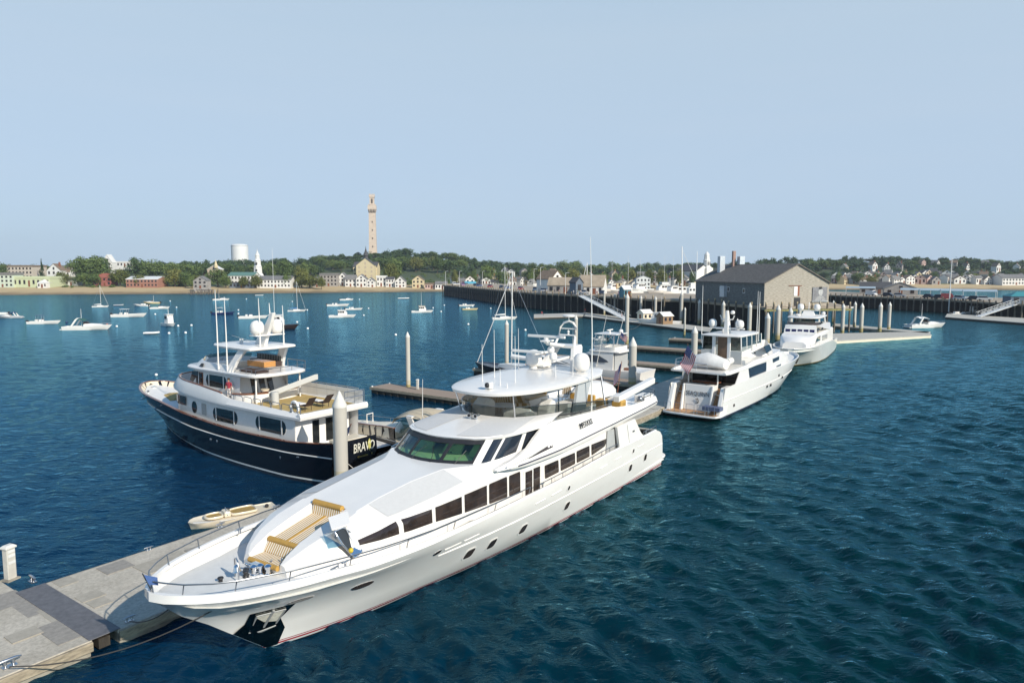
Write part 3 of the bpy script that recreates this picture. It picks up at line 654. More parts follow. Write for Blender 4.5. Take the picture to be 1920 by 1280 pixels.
    wins = [[(2.35, 3.92), (4.05, 4.20), (4.06, 3.72), (2.25, 3.74)], [(4.28, 4.22), (5.87, 4.22), (5.88, 3.64), (4.27, 3.71)], [(6.08, 4.24), (7.82, 4.22), (7.83, 3.46), (6.06, 3.62)],
            [(8.02, 4.24), (9.73, 4.22), (9.74, 3.30), (8.0, 3.44)], [(9.92, 4.22), (11.43, 4.20), (11.44, 3.19), (9.9, 3.28)], [(11.62, 4.18), (12.62, 4.16), (12.63, 3.10), (11.6, 3.17)],
            [(15.04, 3.86), (16.54, 3.83), (16.58, 3.14), (15.08, 3.14)], [(16.78, 3.83), (18.48, 3.80), (18.5, 3.14), (16.8, 3.14)], [(18.68, 3.82), (20.32, 3.80), (20.34, 3.14), (18.7, 3.14)], [(20.58, 3.80), (22.9, 3.72), (22.4, 3.30), (20.6, 3.14)]]
    for q in wins:
        for sg in (1, -1):
            c0 = sum(a for a, b in q) / 4
            rp = rpoly([(a, 0, b) for a, b in q], .09)
            w_ = MB()
            if c0 > 9.0: w_.prism([L(p.x, sg * (wallw(p.x, p.z) + .022), p.z) for p in rp], (0, .05 * sg, 0))
            else: w_.sheet([[L(q[0][0] + (q[1][0] - q[0][0]) * u, sg * (wallw(q[0][0] + (q[1][0] - q[0][0]) * u, zz_) + .02), zz_) for u in np.linspace(0, 1, 9) for zz_ in [(q[3][1] + (q[2][1] - q[3][1]) * u) * (1 - v_) + (q[0][1] + (q[1][1] - q[0][1]) * u) * v_]] for v_ in np.linspace(0, 1, 6)])
            w_.build('window', DGLASS, Y)
    for sg in (1, -1):
        d = MB(); d.prism([L(a, sg * 3.30, b) for a, b in ((12.95, 4.08), (14.65, 4.02), (14.65, 2.5), (12.95, 2.5))], (0, .04 * sg, 0)); dd = d.build('side_door', OFFW, Y)
        for a in (13.08, 13.86):
            MB().prism([L(q, sg * 3.315, b) for q, b in ((a, 4.0), (a + .66, 3.97), (a + .66, 2.58), (a, 2.6))], (0, .03 * sg, 0)).build('glass_panel', DGLASS, dd)
    # aft wing panels reaching up to the boat deck
    for sg in (1, -1):
        wp = MB(); wp.prism(rpoly([L(23.1, sg * 3.80, 4.45), L(23.5, sg * 3.84, 2.92), L(27.6, sg * 3.84, 2.88), L(26.9, sg * 3.82, 3.35), L(25.95, sg * 3.78, 4.45)], .12), (0, .16 * sg, 0))
        wo = wp.build('wing_panel', WHITE, Y, smooth=30)
        MB().tube([L(25.0, sg * 3.845, 2.95), L(24.6, sg * 3.825, 4.3)], .012, 5).build('door_seam', mat('seam_grey', (.3, .3, .3), .6), wo)
        MB().box(L(25.6, sg * 3.86, 3.7), (.22, .04, .1)).build('door_latch', DSTEEL, wo)
        wd = MB(); wd.prism([L(22.7, sg * 3.35, 4.3), L(22.5, sg * 3.35, 2.5), L(23.4, sg * 3.6, 2.6), L(23.1, sg * 3.6, 4.3)], (0, .05 * sg, 0)); wd.build('wing_door', mat('shade_grey_paint', (.35, .36, .36), .5), Y)
    ab = MB(); ab.prism([L(25.23, -2.2, 2.6), L(25.23, 2.2, 2.6), L(25.23, 2.2, 4.3), L(25.23, -2.2, 4.3)], (.03, 0, 0)); ab.build('saloon_doors', DGLASS, Y)
    # ---------------- boat deck with overhang, bulwarks and flybridge floor
    def sec(s):
        wo = ip(s, [(10.4, 3.40), (11.2, 3.62), (12.5, 3.76), (15, 3.82), (22, 3.82), (28, 3.74), (30.5, 3.6), (31.4, 3.1)])
        zl = ip(s, [(10.4, 4.66), (11.5, 4.52), (13, 4.42), (16.5, 4.32), (20, 4.36), (26, 4.52), (31.4, 4.60)])
        zm = ip(s, [(10.4, 4.74), (12.3, 4.72), (16, 4.66), (20, 4.74), (27, 4.86), (31.4, 4.90)])
        zt = ip(s, [(10.4, 4.78), (12, 4.98), (13.2, 5.2), (14.0, 5.62), (14.8, 5.98), (15.6, 6.10), (17, 6.04), (20, 5.86), (23.0, 5.72), (23.8, 5.52), (26.5, 5.24), (31.4, 5.2)])
        wt = ip(s, [(10.4, 3.30), (12, 3.42), (14, 3.34), (15.6, 3.38), (20, 3.46), (23, 3.46), (26, 3.50), (30.5, 3.42), (31.4, 2.9)])
        zf = ip(s, [(10.4, 4.8), (13.9, 5.0), (14.0, 5.45), (23.0, 5.40), (23.2, 4.98), (31.4, 4.98)])
        zf = min(zf, zt - .02)
        return [(0, zl), (wo - .35, zl), (wo - .05, zl + .06), (wo, zm - .04), (wo - .03, zm + .03), (wt + .06, zt - .06), (wt, zt), (wt - .16, zt), (wt - .22, zf), (0, zf)]
    ud = MB(); ss2 = list(np.arange(10.4, 16.0, .35)) + list(np.arange(16, 31.5, .5)) + [31.4]
    ud.loft([[L(s, w_, z) for w_, z in sec(s)] + [L(s, -w_, z) for w_, z in sec(s)[-2:0:-1]] for s in ss2])
    udo = ud.build('upper_deck', WHITE, Y, smooth=34)
    for sg in (1, -1):
        t = MB(); t.tube([L(s, sg * (sec(s)[3][0] + .0), sec(s)[3][1]) for s in np.arange(11.8, 31.0, .5)], .035, 6); t.build('deck_edge_line', DBLUE, udo, smooth=60)
        v = MB(); v.prism([L(12.75, sg * 3.765, 4.86), L(14.2, sg * 3.66, 5.06), L(15.2, sg * 3.66, 5.16), L(15.1, sg * 3.74, 4.90)], (0, .05 * sg, 0)); v.build('air_intake', DGLASS, udo)
        lip = MB(); lip.tube([L(10.9, sg * 3.62, 4.82), L(12.7, sg * 3.76, 4.98), L(14.2, sg * 3.74, 5.12), L(15.3, sg * 3.69, 5.2)], [.03, .07, .07, .03], 8); lip.build('intake_lip', WHITE, udo, smooth=60)
    A = Vector(L(18.2, 3.72, 5.36)); B = Vector(L(19.75, 3.70, 5.36)); 
    lettering('name_lettering', 'IMPETUOUS', mat('name_black', (.012, .012, .014), .4), udo, frame_mat(L(18.95, 3.735, 5.40), (1, -.02, .035), (0, .32, 1.0)), .46, .62, .012)
    # ---------------- pilothouse
    base = [(8.85, 0), (8.9, .5), (9.0, .95), (9.3, 1.8), (9.75, 2.45), (10.3, 2.78), (11.2, 2.93), (15.8, 3.0)]
    top = [(10.22, 0), (10.26, .5), (10.36, .95), (10.7, 1.85), (11.1, 2.35), (11.7, 2.68), (12.6, 2.86), (15.8, 2.92)]
    zb, zt = 4.98, 6.0
    n = 8
    # glass panes between mullions on the front, side windows
    def PW(i, f, off=0.0, sg=1):
        "point on the raked front: i index along base polyline, f 0 bottom..1 top"
        k = int(min(i, len(base) - 1.001)); u = i - k
        b0 = (base[k][0] * (1 - u) + base[k + 1][0] * u, base[k][1] * (1 - u) + base[k + 1][1] * u)
        t0 = (top[k][0] * (1 - u) + top[k + 1][0] * u, top[k][1] * (1 - u) + top[k + 1][1] * u)
        s_, w_ = b0[0] + (t0[0] - b0[0]) * f, b0[1] + (t0[1] - b0[1]) * f
        return Vector(L(s_ - off * (.8 if i < 4.5 else 0.0), sg * (w_ + off * (.0 if i < 3.5 else 1.0)), zb + (zt - zb) * f + off * .5))
    ph = MB()  # sill and brow bands, posts
    def band(f0, f1, i0, i1, off, sg, mbx, th=.05):
        N_ = max(2, int((i1 - i0) * 4)); I = np.linspace(i0, i1, N_ + 1)
        rows = [[PW(i, f0, off, sg), PW(i, f1, off, sg), PW(i, f1, off - th, sg), PW(i, f0, off - th, sg)] for i in I]
        mbx.loft(rows)
    for sg in (1, -1):
        band(-.02, .07, 0, 7, 0.02, sg, ph); band(.95, 1.06, 0, 7, .02, sg, ph)
        band(.05, .97, 3.95, 4.55, .035, sg, ph, .08)
        band(.05, .97, 5.32, 5.52, .035, sg, ph, .08); band(.05, .97, 6.32, 6.42, .03, sg, ph, .08); band(.05, .97, 6.80, 7, .03, sg, ph, .08)
    pho = ph.build('pilothouse', WHITE, Y, smooth=40)
    for sg in (1, -1):
        bm_ = MB(); band(.08, .94, 1.88, 2.12, .03, sg, bm_, .06); band(.07, .19, 0, 3.95, .028, sg, bm_, .05); band(.78, .96, 0, 3.95, .028, sg, bm_, .05); band(.08, .95, 3.80, 3.97, .03, sg, bm_, .05)
        bm_.build('windscreen_frame', BLACK, pho)
    gp = MB(); rows = [[PW(abs(i), .12, 0, 1 if i >= 0 else -1), PW(abs(i), .92, 0, 1 if i >= 0 else -1)] for i in np.linspace(-2, 2, 9)]; gp.sheet(rows); gp.build('windscreen_pane', GREENG, pho, recalc=False)
    for sg in (1, -1):
        gp = MB(); gp.sheet([[PW(i, .12, 0, sg), PW(i, .92, 0, sg)] for i in np.linspace(2, 3.9, 6)]); gp.build('windscreen_pane', GREENG, pho, recalc=False)
        for i0, i1 in ((4.55, 5.32), (5.52, 6.32), (6.42, 6.8)):
            gp = MB(); band(.07, .95, i0, i1, .01, sg, gp, .06); gp.build('side_window', mat('side_window_glass', (.02, .025, .035), .05, spec=.8), pho)
        wi = MB(); wi.tube([PW(1.2, .02, .06, sg), PW(1.0, .3, .08, sg), PW(.4, .62, .08, sg)], .014, 5); wi.build('wiper', BLACK, pho); wi = MB(); wi.tube([PW(2.9, .02, .06, sg), PW(3.1, .55, .08, sg)], .014, 5); wi.build('wiper', BLACK, pho)
    # interior seen through the windscreen
    inn = MB(); inn.box(L(10.6, 0, 5.03), (2.4, 5.0, .05)); inn.build('dashboard', mat('pale_dash', (.62, .62, .52), .7), pho)
    sv = MB()
    for w_ in (-1.5, .3, 1.9): sv.prism([L(10.9, w_ - .55, 5.05), L(10.9, w_ + .55, 5.05), L(11.5, w_ + .5, 5.62), L(11.5, w_ - .5, 5.62)], (.15, 0, 0))
    sv.build('console_panels', mat('pale_console', (.62, .64, .5), .7), pho)
    MB().box(L(14.0, 0, 5.5), (.08, 5.4, 1.0)).build('aft_bulkhead', mat('cabin_wood', (.16, .15, .11), .6), pho)
    # roof sweeping up to the flybridge visor
    eo = [(10.08, 0), (10.12, .5), (10.24, 1.0), (10.6, 1.95), (11.05, 2.5), (11.7, 2.84), (12.6, 3.04), (14.0, 3.2), (15.4, 3.34)]
    ei = [(14.15, 0), (14.15, .4), (14.2, .75), (14.55, 1.45), (15.0, 1.95), (15.5, 2.3), (16.2, 2.62), (16.9, 2.88), (17.6, 3.05)]
    rf = MB(); rows = []
    def RP(i, f, sg):
        a = (eo[i][0] + (ei[i][0] - eo[i][0]) * f, eo[i][1] + (ei[i][1] - eo[i][1]) * f)
        z = 6.02 + .30 * math.sin(f * 1.45) + .02 * (1 if i < 3 else 0)
        return L(a[0], sg * a[1], z)
    idx = [(-8 + k) for k in range(17)]
    for f in (0, .06, .2, .4, .6, .8, 1): rows.append([RP(abs(k), f, 1 if k >= 0 else -1) for k in idx])
    rf.sheet([[(*q[:2], 5.92) if True else q for q in [RP(abs(k), .25, 1 if k >= 0 else -1) for k in idx]], [(q[0], q[1], 5.93) for q in [RP(abs(k), .02, 1 if k >= 0 else -1) for k in idx]]] + rows)
    rfo = rf.build('pilothouse_roof', WHITE, Y, smooth=38, recalc=False)
    def RPf(i, f, sg):
        k = int(min(i, 7.999)); u = i - k; p, q = RP(k, f, sg), RP(k + 1, f, sg)
        return (p[0] + (q[0] - p[0]) * u, p[1] + (q[1] - p[1]) * u, p[2] + (q[2] - p[2]) * u + .016)
    for sg in (1, -1):
        MB().sheet([[RPf(i, f, sg) for i in (1.9, 2.5, 3, 3.5, 4, 4.5, 5, 5.6)] for f in (.08, .2, .4, .6, .8, .96)]).build('grey_side_panel', SIDEG, rfo, smooth=50)
    cp = MB(); cp.loft([[L(10.7, w_, 6.08 - abs(w_) * .02), L(12.4, w_ , 6.235), L(14.1, w_, 6.345), L(14.1, w_, 6.30), L(10.7, w_, 6.03)] for w_ in (-.85, 0, .85)]); cp.build('roof_panel', WHITE, rfo, smooth=20)
    # searchlights on the roof
    for w_ in (-.15, .25):
        sl_ = MB(); sl_.tube([L(13.2, w_, 6.27), L(13.2, w_, 6.42)], .05, 8); sl_.tube([L(13.35, w_, 6.5), L(13.05, w_, 6.5)], .12, 12); sl_.build('searchlight', CHROME, rfo, smooth=40)
        MB().tube([L(13.05, w_, 6.5), L(13.04, w_, 6.5)], .09, 12).build('lens', BLACK, rfo)
    # smoked visor
    vb = ei + [(19.0, 3.22), (21.0, 3.30), (23.3, 3.30)]
    vi = crom([(a, b) for a, b in vb], 40)
    def vz0(s): return ip(s, [(14, 6.30), (16, 6.22), (18, 6.08), (20, 5.94), (23.3, 5.78)])
    def vh(s): return ip(s, [(14, .62), (18, .62), (21, .50), (23.3, .25)])
    vz = MB(); fullv = [(a, b, 1) for a, b in vi[::-1]] + [(a, b, -1) for a, b in vi[1:]]
    vz.sheet([[L(a, b * g_, vz0(a) - .02) for a, b, g_ in fullv], [L(a - .12 * (1 if a < 15 else .3), b * g_ * 1.035, vz0(a) + vh(a)) for a, b, g_ in fullv]])
    vzo = vz.build('flybridge_visor', TINT, Y, smooth=60, recalc=False)
    MB().tube([L(a - .12 * (1 if a < 15 else .3), b * g_ * 1.035, vz0(a) + vh(a)) for a, b, g_ in fullv], .018, 5).build('visor_trim', DSTEEL, vzo, smooth=60)
    MB().tube([L(a, b * g_, vz0(a) - .02) for a, b, g_ in fullv], .035, 5).build('visor_gasket', BLACK, vzo, smooth=60)
    # ---------------- flybridge furniture
    h1 = MB(); h1.prism([L(15.4, .3, 5.46), L(16.6, .3, 5.46), L(16.6, .3, 6.25), L(16.1, .3, 6.55), L(15.6, .3, 6.35)], L(0, 1.5, 0)); h1.build('helm_console_cover', CANV, Y, bevel=.08)
    h2 = MB(); h2.prism([L(15.2, -1.6, 5.46), L(16.4, -1.6, 5.46), L(16.4, -1.6, 6.7), L(15.9, -1.6, 6.95), L(15.3, -1.6, 6.6)], L(0, .9, 0)); h2.build('helm_seat_cover', CANV, Y, bevel=.12)
    h3 = MB(); h3.prism([L(17.6, 1.2, 5.46), L(18.5, 1.2, 5.46), L(18.6, 1.2, 6.6), L(18.2, 1.2, 6.75), L(17.7, 1.2, 6.2)], L(0, .8, 0)); h3.build('pilot_seat_cover', CANV, Y, bevel=.12)
    sf = MB(); arc = [(16.6, -2.75), (18.0, -2.9), (19.3, -2.75), (20.2, -2.2), (20.4, -1.4)]
    q = crom(arc, 20); sf.loft([[L(a, b, 5.45), L(a, b, 6.55), L(a + (-.05), b + .16, 6.55), L(a - .1, b + .22, 5.9), L(a - .2, b + .7, 5.88), L(a - .2, b + .7, 5.45)] for a, b in q]); sf.build('curved_sofa', STR_S, Y, smooth=30)
    MB().lathe([(.35, 0), (.1, .05), (.08, .5), (.75, .55), (.75, .6), (.01, .62)], L(18.4, -1.5, 5.45), 20).build('round_table', OFFW, Y, smooth=40)
    for (sa, wa, sb, wb, zz) in ((20.6, .9, 22.6, 2.6, 5.46), (21.2, -2.6, 23.6, -1.4, 5.46)):
        b_ = MB(); b_.span(L(sa, wa, zz - .04), L(sb, wb, zz + .38)); bo = b_.build('lounge_seat', OFFW, Y, bevel=.04)
        c_ = MB(); c_.span(L(sa + .04, wa + .04, zz + .38), L(sb - .04, wb - .04, zz + .52)); c_.build('seat_cushion', STR_S, bo, bevel=.04)
        c_ = MB(); c_.span(L(sb - .3, wa, zz + .5), L(sb - .05, wb, zz + .95)); c_.build('back_cushion', TANV, bo, bevel=.06)
    for s, w_ in ((26.0, -1.5), (26.2, -.5)):
        c_ = MB(); c_.box(L(s, w_, 5.42), (.7, .7, .12)); co = c_.build('deck_chair', OFFW, Y, bevel=.03)
        c_ = MB(); c_.prism([L(s + .3, w_ - .34, 5.45), L(s + .3, w_ + .34, 5.45), L(s + .55, w_ + .32, 6.25), L(s + .55, w_ - .32, 6.25)], (.08, 0, 0)); c_.build('chair_back', stripes('tan_white_stripe', ((.6, .5, .38), (.3, .2, .1)), 1, .17, .8), co, bevel=.03)
        for a in (-.28, .28):
            for b in (-.28, .28): MB().tube([L(s + a, w_ + b, 4.98), L(s + a, w_ + b, 5.4)], .03, 5).build('leg', OFFW, co)
    for s, w_ in ((24.3, 1.6), (24.6, 2.7)):
        c_ = MB(); c_.span(L(s, w_, 5.0), L(s + .8, w_ + .7, 5.75)); c_.build('tan_cushion_box', TANV, Y, bevel=.08)
    bar = MB(); bar.span(L(18.7, 1.9, 5.45), L(20.2, 2.7, 6.5)); bar.build('bar_cabinet', OFFW, Y, bevel=.05)
    # hardtop and its legs
    ht = MB(); slab(ht, half_loop([(13.1, 0), (13.15, .7), (13.4, 1.4), (14.3, 2.2), (15.6, 2.75), (17.6, 3.08), (19.5, 3.16), (22.2, 3.05), (23.5, 2.55), (24.6, 2.0), (24.95, 0)], 40), 7.52, 7.80, .16, .10)
    hto = ht.build('hardtop', WHITE, Y, smooth=50)
    for sg in (1, -1):
        MB().tube([L(14.15, sg * 1.9, 7.6), L(14.55, sg * 1.75, 6.3)], .045, 8).build('hardtop_strut', CHROME, Y, smooth=60)
        MB().tube([L(17.2, sg * 2.9, 7.6), L(17.3, sg * 2.85, 6.0)], .045, 8).build('hardtop_strut', CHROME, Y, smooth=60)
        lg = MB(); lg.prism(rpoly([L(19.6, sg * 2.9, 7.6), L(21.2, sg * 2.9, 7.6), L(20.3, sg * 3.0, 5.9), L(18.9, sg * 3.0, 5.9)], .1), (0, .16 * sg, 0)); lg.build('hardtop_leg', mat('leg_grey_paint', (.42, .44, .45), .4), Y, smooth=30)
        MB().tube([L(23.4, sg * 2.5, 7.6), L(22.6, sg * 3.2, 5.8)], .06, 8).build('hardtop_strut', STEEL, Y, smooth=60)
    cm = MB(); cm.box(L(13.9, .55, 8.03), (.34, .34, .34)); cm.tube([L(13.9, .55, 7.85), L(13.9, .55, 7.95)], .1, 8); cmo = cm.build('night_camera', OFFW, hto, bevel=.06)
    MB().ball(L(13.74, .55, 8.06), .14, 12, 8).build('camera_eye', BLACK, cmo, smooth=60)
    for s, w_, h_ in ((15.2, .4, .9), (15.8, -1.2, 2.1), (16.4, .6, 2.6), (17.3, -1.4, 2.8), (19.4, 1.5, .7), (20.6, 2.0, 2.9), (20.9, -2.0, 2.6), (22.4, 1.0, .6), (14.8, 1.1, .25)):
        a_ = MB(); a_.tube([L(s, w_, 7.83), L(s, w_, 8.0), L(s - .03, w_, 7.83 + h_)], [.035, .022, .012], 6); a_.build('whip_antenna', WHITE, hto)
    a_ = MB(); a_.tube([L(20.4, 3.35, 5.85), L(20.3, 3.38, 10.5), L(19.9, 3.4, 15.9)], [.05, .035, .015], 6); a_.build('tall_antenna', WHITE, Y)
    # radar arch mast
    ma = MB()
    for sg in (1, -1):
        ma.loft([[L(s0 + a, sg * (ww + b), z) for a, b in ((-.55, -.12), (.55, -.12), (.55, .12), (-.55, .12))] for s0, ww, z in ((22.6, 1.15, 7.8), (23.5, .75, 9.2))])
        ma.tube([L(23.2, sg * .72, 9.2), L(23.55, sg * .60, 9.8), L(23.75, sg * .58, 10.35), L(23.8, sg * .35, 10.68), L(23.82, 0, 10.78)], .075, 8)
    ma.box(L(23.45, 0, 9.22), (1.1, 1.7, .16)); ma.tube([L(23.6, .58, 9.9), L(23.6, -.58, 9.9)], .05, 6); ma.tube([L(23.75, .58, 10.3), L(23.75, -.58, 10.3)], .04, 6)
    mo = ma.build('radar_mast', WHITE, Y, smooth=40)
    r_ = MB(); r_.box(L(21.0, 0, 9.75), (.9, .5, .1)); r_.tube([L(20.9, 0, 9.6), L(20.9, 0, 9.95)], .16, 10); r_.box(L(20.9, 0, 10.02), (.16, 2.6, .16)); r_.build('radar_scanner', WHITE, mo, bevel=.03)
    r_ = MB(); r_.tube([L(23.2, 0, 9.22), L(21.0, 0, 9.6)], .12, 8); r_.tube([L(23.0, .6, 8.6), L(20.6, .6, 8.55)], .09, 8); r_.tube([L(23.0, -.6, 8.9), L(20.3, -.6, 8.95)], .09, 8); r_.build('mast_arm', WHITE, mo, smooth=50)
    r_ = MB(); r_.box(L(20.3, -1.0, 9.1), (.2, 2.2, .16)); r_.build('radar_scanner', WHITE, mo, bevel=.03)
    dome(mo, L(21.3, .1, 8.98), .22, .42); dome(mo, L(20.7, .6, 8.62), .24, .5)
    r_ = MB(); r_.tube([L(23.82, 0, 10.78), L(23.82, 0, 11.05)], .04, 6); r_.lathe([(.01, 0), (.4, .02), (.42, .1), (.3, .16), (.01, .18)], L(23.82, 0, 11.05), 16); r_.build('top_antenna', WHITE, mo, smooth=50)
    r_ = MB(); r_.ball(L(23.75, 0, 10.1), .09, 8, 6); r_.ball(L(23.75, 0, 9.95), .08, 8, 6); r_.tube([L(23.75, 0, 9.9), L(23.75, 0, 10.3)], .02, 5); r_.build('mast_lights', OFFW, mo, smooth=60)
    dome(hto, L(22.0, -1.55, 7.95), .52, 1.08); dome(hto, L(22.0, 1.85, 7.92), .52, 1.12)
    r_ = MB(); r_.box(L(22.4, -1.2, 8.0), (1.0, .9, .12)); r_.tube([L(22.0, -1.55, 7.8), L(22.0, -1.55, 8.0)], .3, 12); r_.build('dome_base', OFFW, hto, bevel=.03)
    # crane, davit box, aft rails, ensign
    cr_ = MB(); cr_.loft([[L(s, 3.05 + a, z + b) for a, b in ((-.22, -.2), (.22, -.2), (.22, .2), (-.22, .2))] for s, z in ((24.6, 5.85), (30.8, 6.25))]); cr_.box(L(25.2, 3.05, 5.3), (.8, .7, .7))
    cr_.build('tender_crane', WHITE, Y, bevel=.05)
    wn = MB(); wn.ball(L(27.9, 3.3, 5.4), .2, 10, 6); wn.tube([L(27.9, 3.1, 5.35), L(27.9, 3.6, 5.35)], .08, 8); wn.tube([L(27.5, 3.3, 5.3), L(28.3, 3.3, 5.3)], .05, 6); wn.build('deck_winch', DSTEEL, Y, smooth=50)
    rl = MB(); rail(rl, [(s, w_, 5.15) for s, w_ in ((28.4, 3.4), (29.6, 3.4), (30.6, 3.3), (31.2, 2.9), (31.3, 2.0))], .5, .025, 1, 0, 2); rail(rl, [(s, w_, 5.15) for s, w_ in ((26, -3.4), (28, -3.4), (30, -3.4), (31.2, -2.9), (31.3, -2.0), (31.3, -1))], .85, .025, 1, 0, 2); rl.build('boat_deck_rail', DSTEEL, Y, smooth=60)
    MB().box(L(29.6, 2.9, 5.2), (1.5, .8, .45)).build('deck_locker', WHITE, Y, bevel=.05)
    pf = MB(); pf.tube([L(31.2, .2, 5.0), L(31.9, .2, 7.3)], .025, 6); po = pf.build('ensign_staff', VARN, Y)
    flagmesh(po, L(31.85, .2, 7.2), (.10, .50, -.75), (-.42, 0, -1.15), .05)
    return Y
def P_col(g, i): return g[i][:, 0], g[i][:, 1]
YM = main_yacht()
yaxis = lambda s, w_, z: YM.matrix_world @ Vector(L(s, w_, z)) if False else Vector((-9.16 + s * math.cos(R(57.4)) + w_ * math.sin(R(57.4)), 24.59 + s * math.sin(R(57.4)) - w_ * math.cos(R(57.4)), z))
person('helmsman in a grey shirt sitting behind the green windscreen of the largest white yacht', tuple(yaxis(11.3, .2, 4.55)), R(57.4 - 90), 'sit', (.3, .32, .3))
# covered tender on the boat deck
tt = thing('covered_tender', 'tender boat under a white canvas cover on the boat deck of the largest yacht', 'boat', tuple(yaxis(27.6, -.2, 4.98)), R(57.4))
tm = MB(); tm.loft([[(s, w_ * b, z * c) for w_, z in ((-1, .25), (-1.0, .62), (-.7, .95), (0, 1.18), (.7, .95), (1.0, .62), (1, .25))] for s, b, c in ((-2.6, .25, .8), (-2.3, .6, .95), (-1.4, .9, 1.1), (-.4, 1.02, 1.2), (.6, 1.05, 1.15), (1.5, 1.0, 1.0), (2.2, .9, .9), (2.3, .86, .7))])
tm.build('canvas_cover', CANV, tt, smooth=60)
tm = MB(); tm.loft([[(s, w_ * b, z) for w_, z in ((-1, .3), (-.5, .05), (0, -.05 + .05), (.5, .05), (1, .3))] for s, b in ((-2.6, .2), (-1.4, .88), (.6, 1.02), (2.3, .84))]); tm.build('hull', OFFW, tt, smooth=50)
# ================================================================ other large yachts
NAVY = bands('navy_hull_with_white_lines', 2, [(-2, (0.015, 0.02, 0.03)), (0.22, (0.62, 0.62, 0.6)), (0.33, (0.004, 0.005, 0.009))], 0.22, 0.12)
WHULL = bands('white_hull_dark_boot', 2, [(-2, (0.02, 0.02, 0.03)), (0.10, (0.05, 0.05, 0.08)), (0.22, (0.76, 0.742, 0.71))], 0.2, 0.4)
WHULLG = bands('white_hull_gold_boot', 2, [(-2, (0.10, 0.06, 0.02)), (0.06, (0.30, 0.22, 0.08)), (0.16, (0.74, 0.72, 0.67))], 0.22, 0.4)
GREYW = mat('white_superstructure', (0.74, 0.725, 0.70), 0.3, var=0.03, coat=0.3)
TANDECK = mat('tan_deck', (0.42, 0.30, 0.11), 0.8, var=0.12, vscale=2)
BROWNF = mat('brown_mesh_fabric', (0.05, 0.03, 0.025), 0.8)
def oval_window(parent, pts_fn, s0, s1, z0, z1, sg, bar=True, e=0.9):
    "long window with half-round ends, centre light between two mullions; pts_fn(s, z) gives the wall half-breadth"
    r = (z1 - z0) / 2; zc = (z0 + z1) / 2
    ring = [(s0 + r * e - r * e * math.sin(t), zc + r * math.cos(t)) for t in np.linspace(0, math.pi, 9)] + [(s1 - r * e + r * e * math.sin(t), zc - r * math.cos(t)) for t in np.linspace(0, math.pi, 9)]
    f = MB(); f.prism([L(a, sg * (pts_fn(a, b) + .012), zc + (b - zc) * 1.09) for a, b in ring], (0, -.05 * -sg, 0))
    fo = f.build('window', GREYW, parent)
    MB().prism([L(a, sg * (pts_fn(a, b) + .022), b) for a, b in ring], (0, .06 * sg, 0)).build('pane', mat('teal_window_glass', (.012, .022, .026), .04, spec=.8), fo)
    if bar:
        for a in (s0 + r * .95, s1 - r * .95):
            MB().prism([L(a - .05, sg * (pts_fn(a, zc) + .045), z1), L(a + .05, sg * (pts_fn(a, zc) + .045), z1), L(a + .05, sg * (pts_fn(a, zc) + .045), z0), L(a - .05, sg * (pts_fn(a, zc) + .045), z0)], (0, .05 * sg, 0)).build('mullion', GREYW, fo)
    return fo
def lofted(parent, name, m, sections, smooth=34, close=True):
    "sections: (s, [(w, z)...] from outboard low to centre) mirrored and lofted, ends capped"
    mb = MB(); mb.loft([[L(s, w_, z) for w_, z in sc] + [L(s, -w_, z) for w_, z in sc[-2::-1]] for s, sc in sections], ringclosed=False, caps=False)
    if close:
        for s, sc in (sections[0], sections[-1]): mb.poly([L(s, w_, z) for w_, z in sc] + [L(s, -w_, z) for w_, z in sc[-2::-1]])
    return mb.build(name, m, parent, smooth=smooth)
def deck_sheet(parent, name, m, s0, s1, wf, zf, n=24, smooth=50):
    mb = MB(); mb.sheet([[L(s, f * max(0.01, wf(s)), zf(s) + .03 * (1 - f * f)) for f in np.linspace(-1, 1, 5)] for s in np.linspace(s0, s1, n)])
    return mb.build(name, m, parent, smooth=smooth)
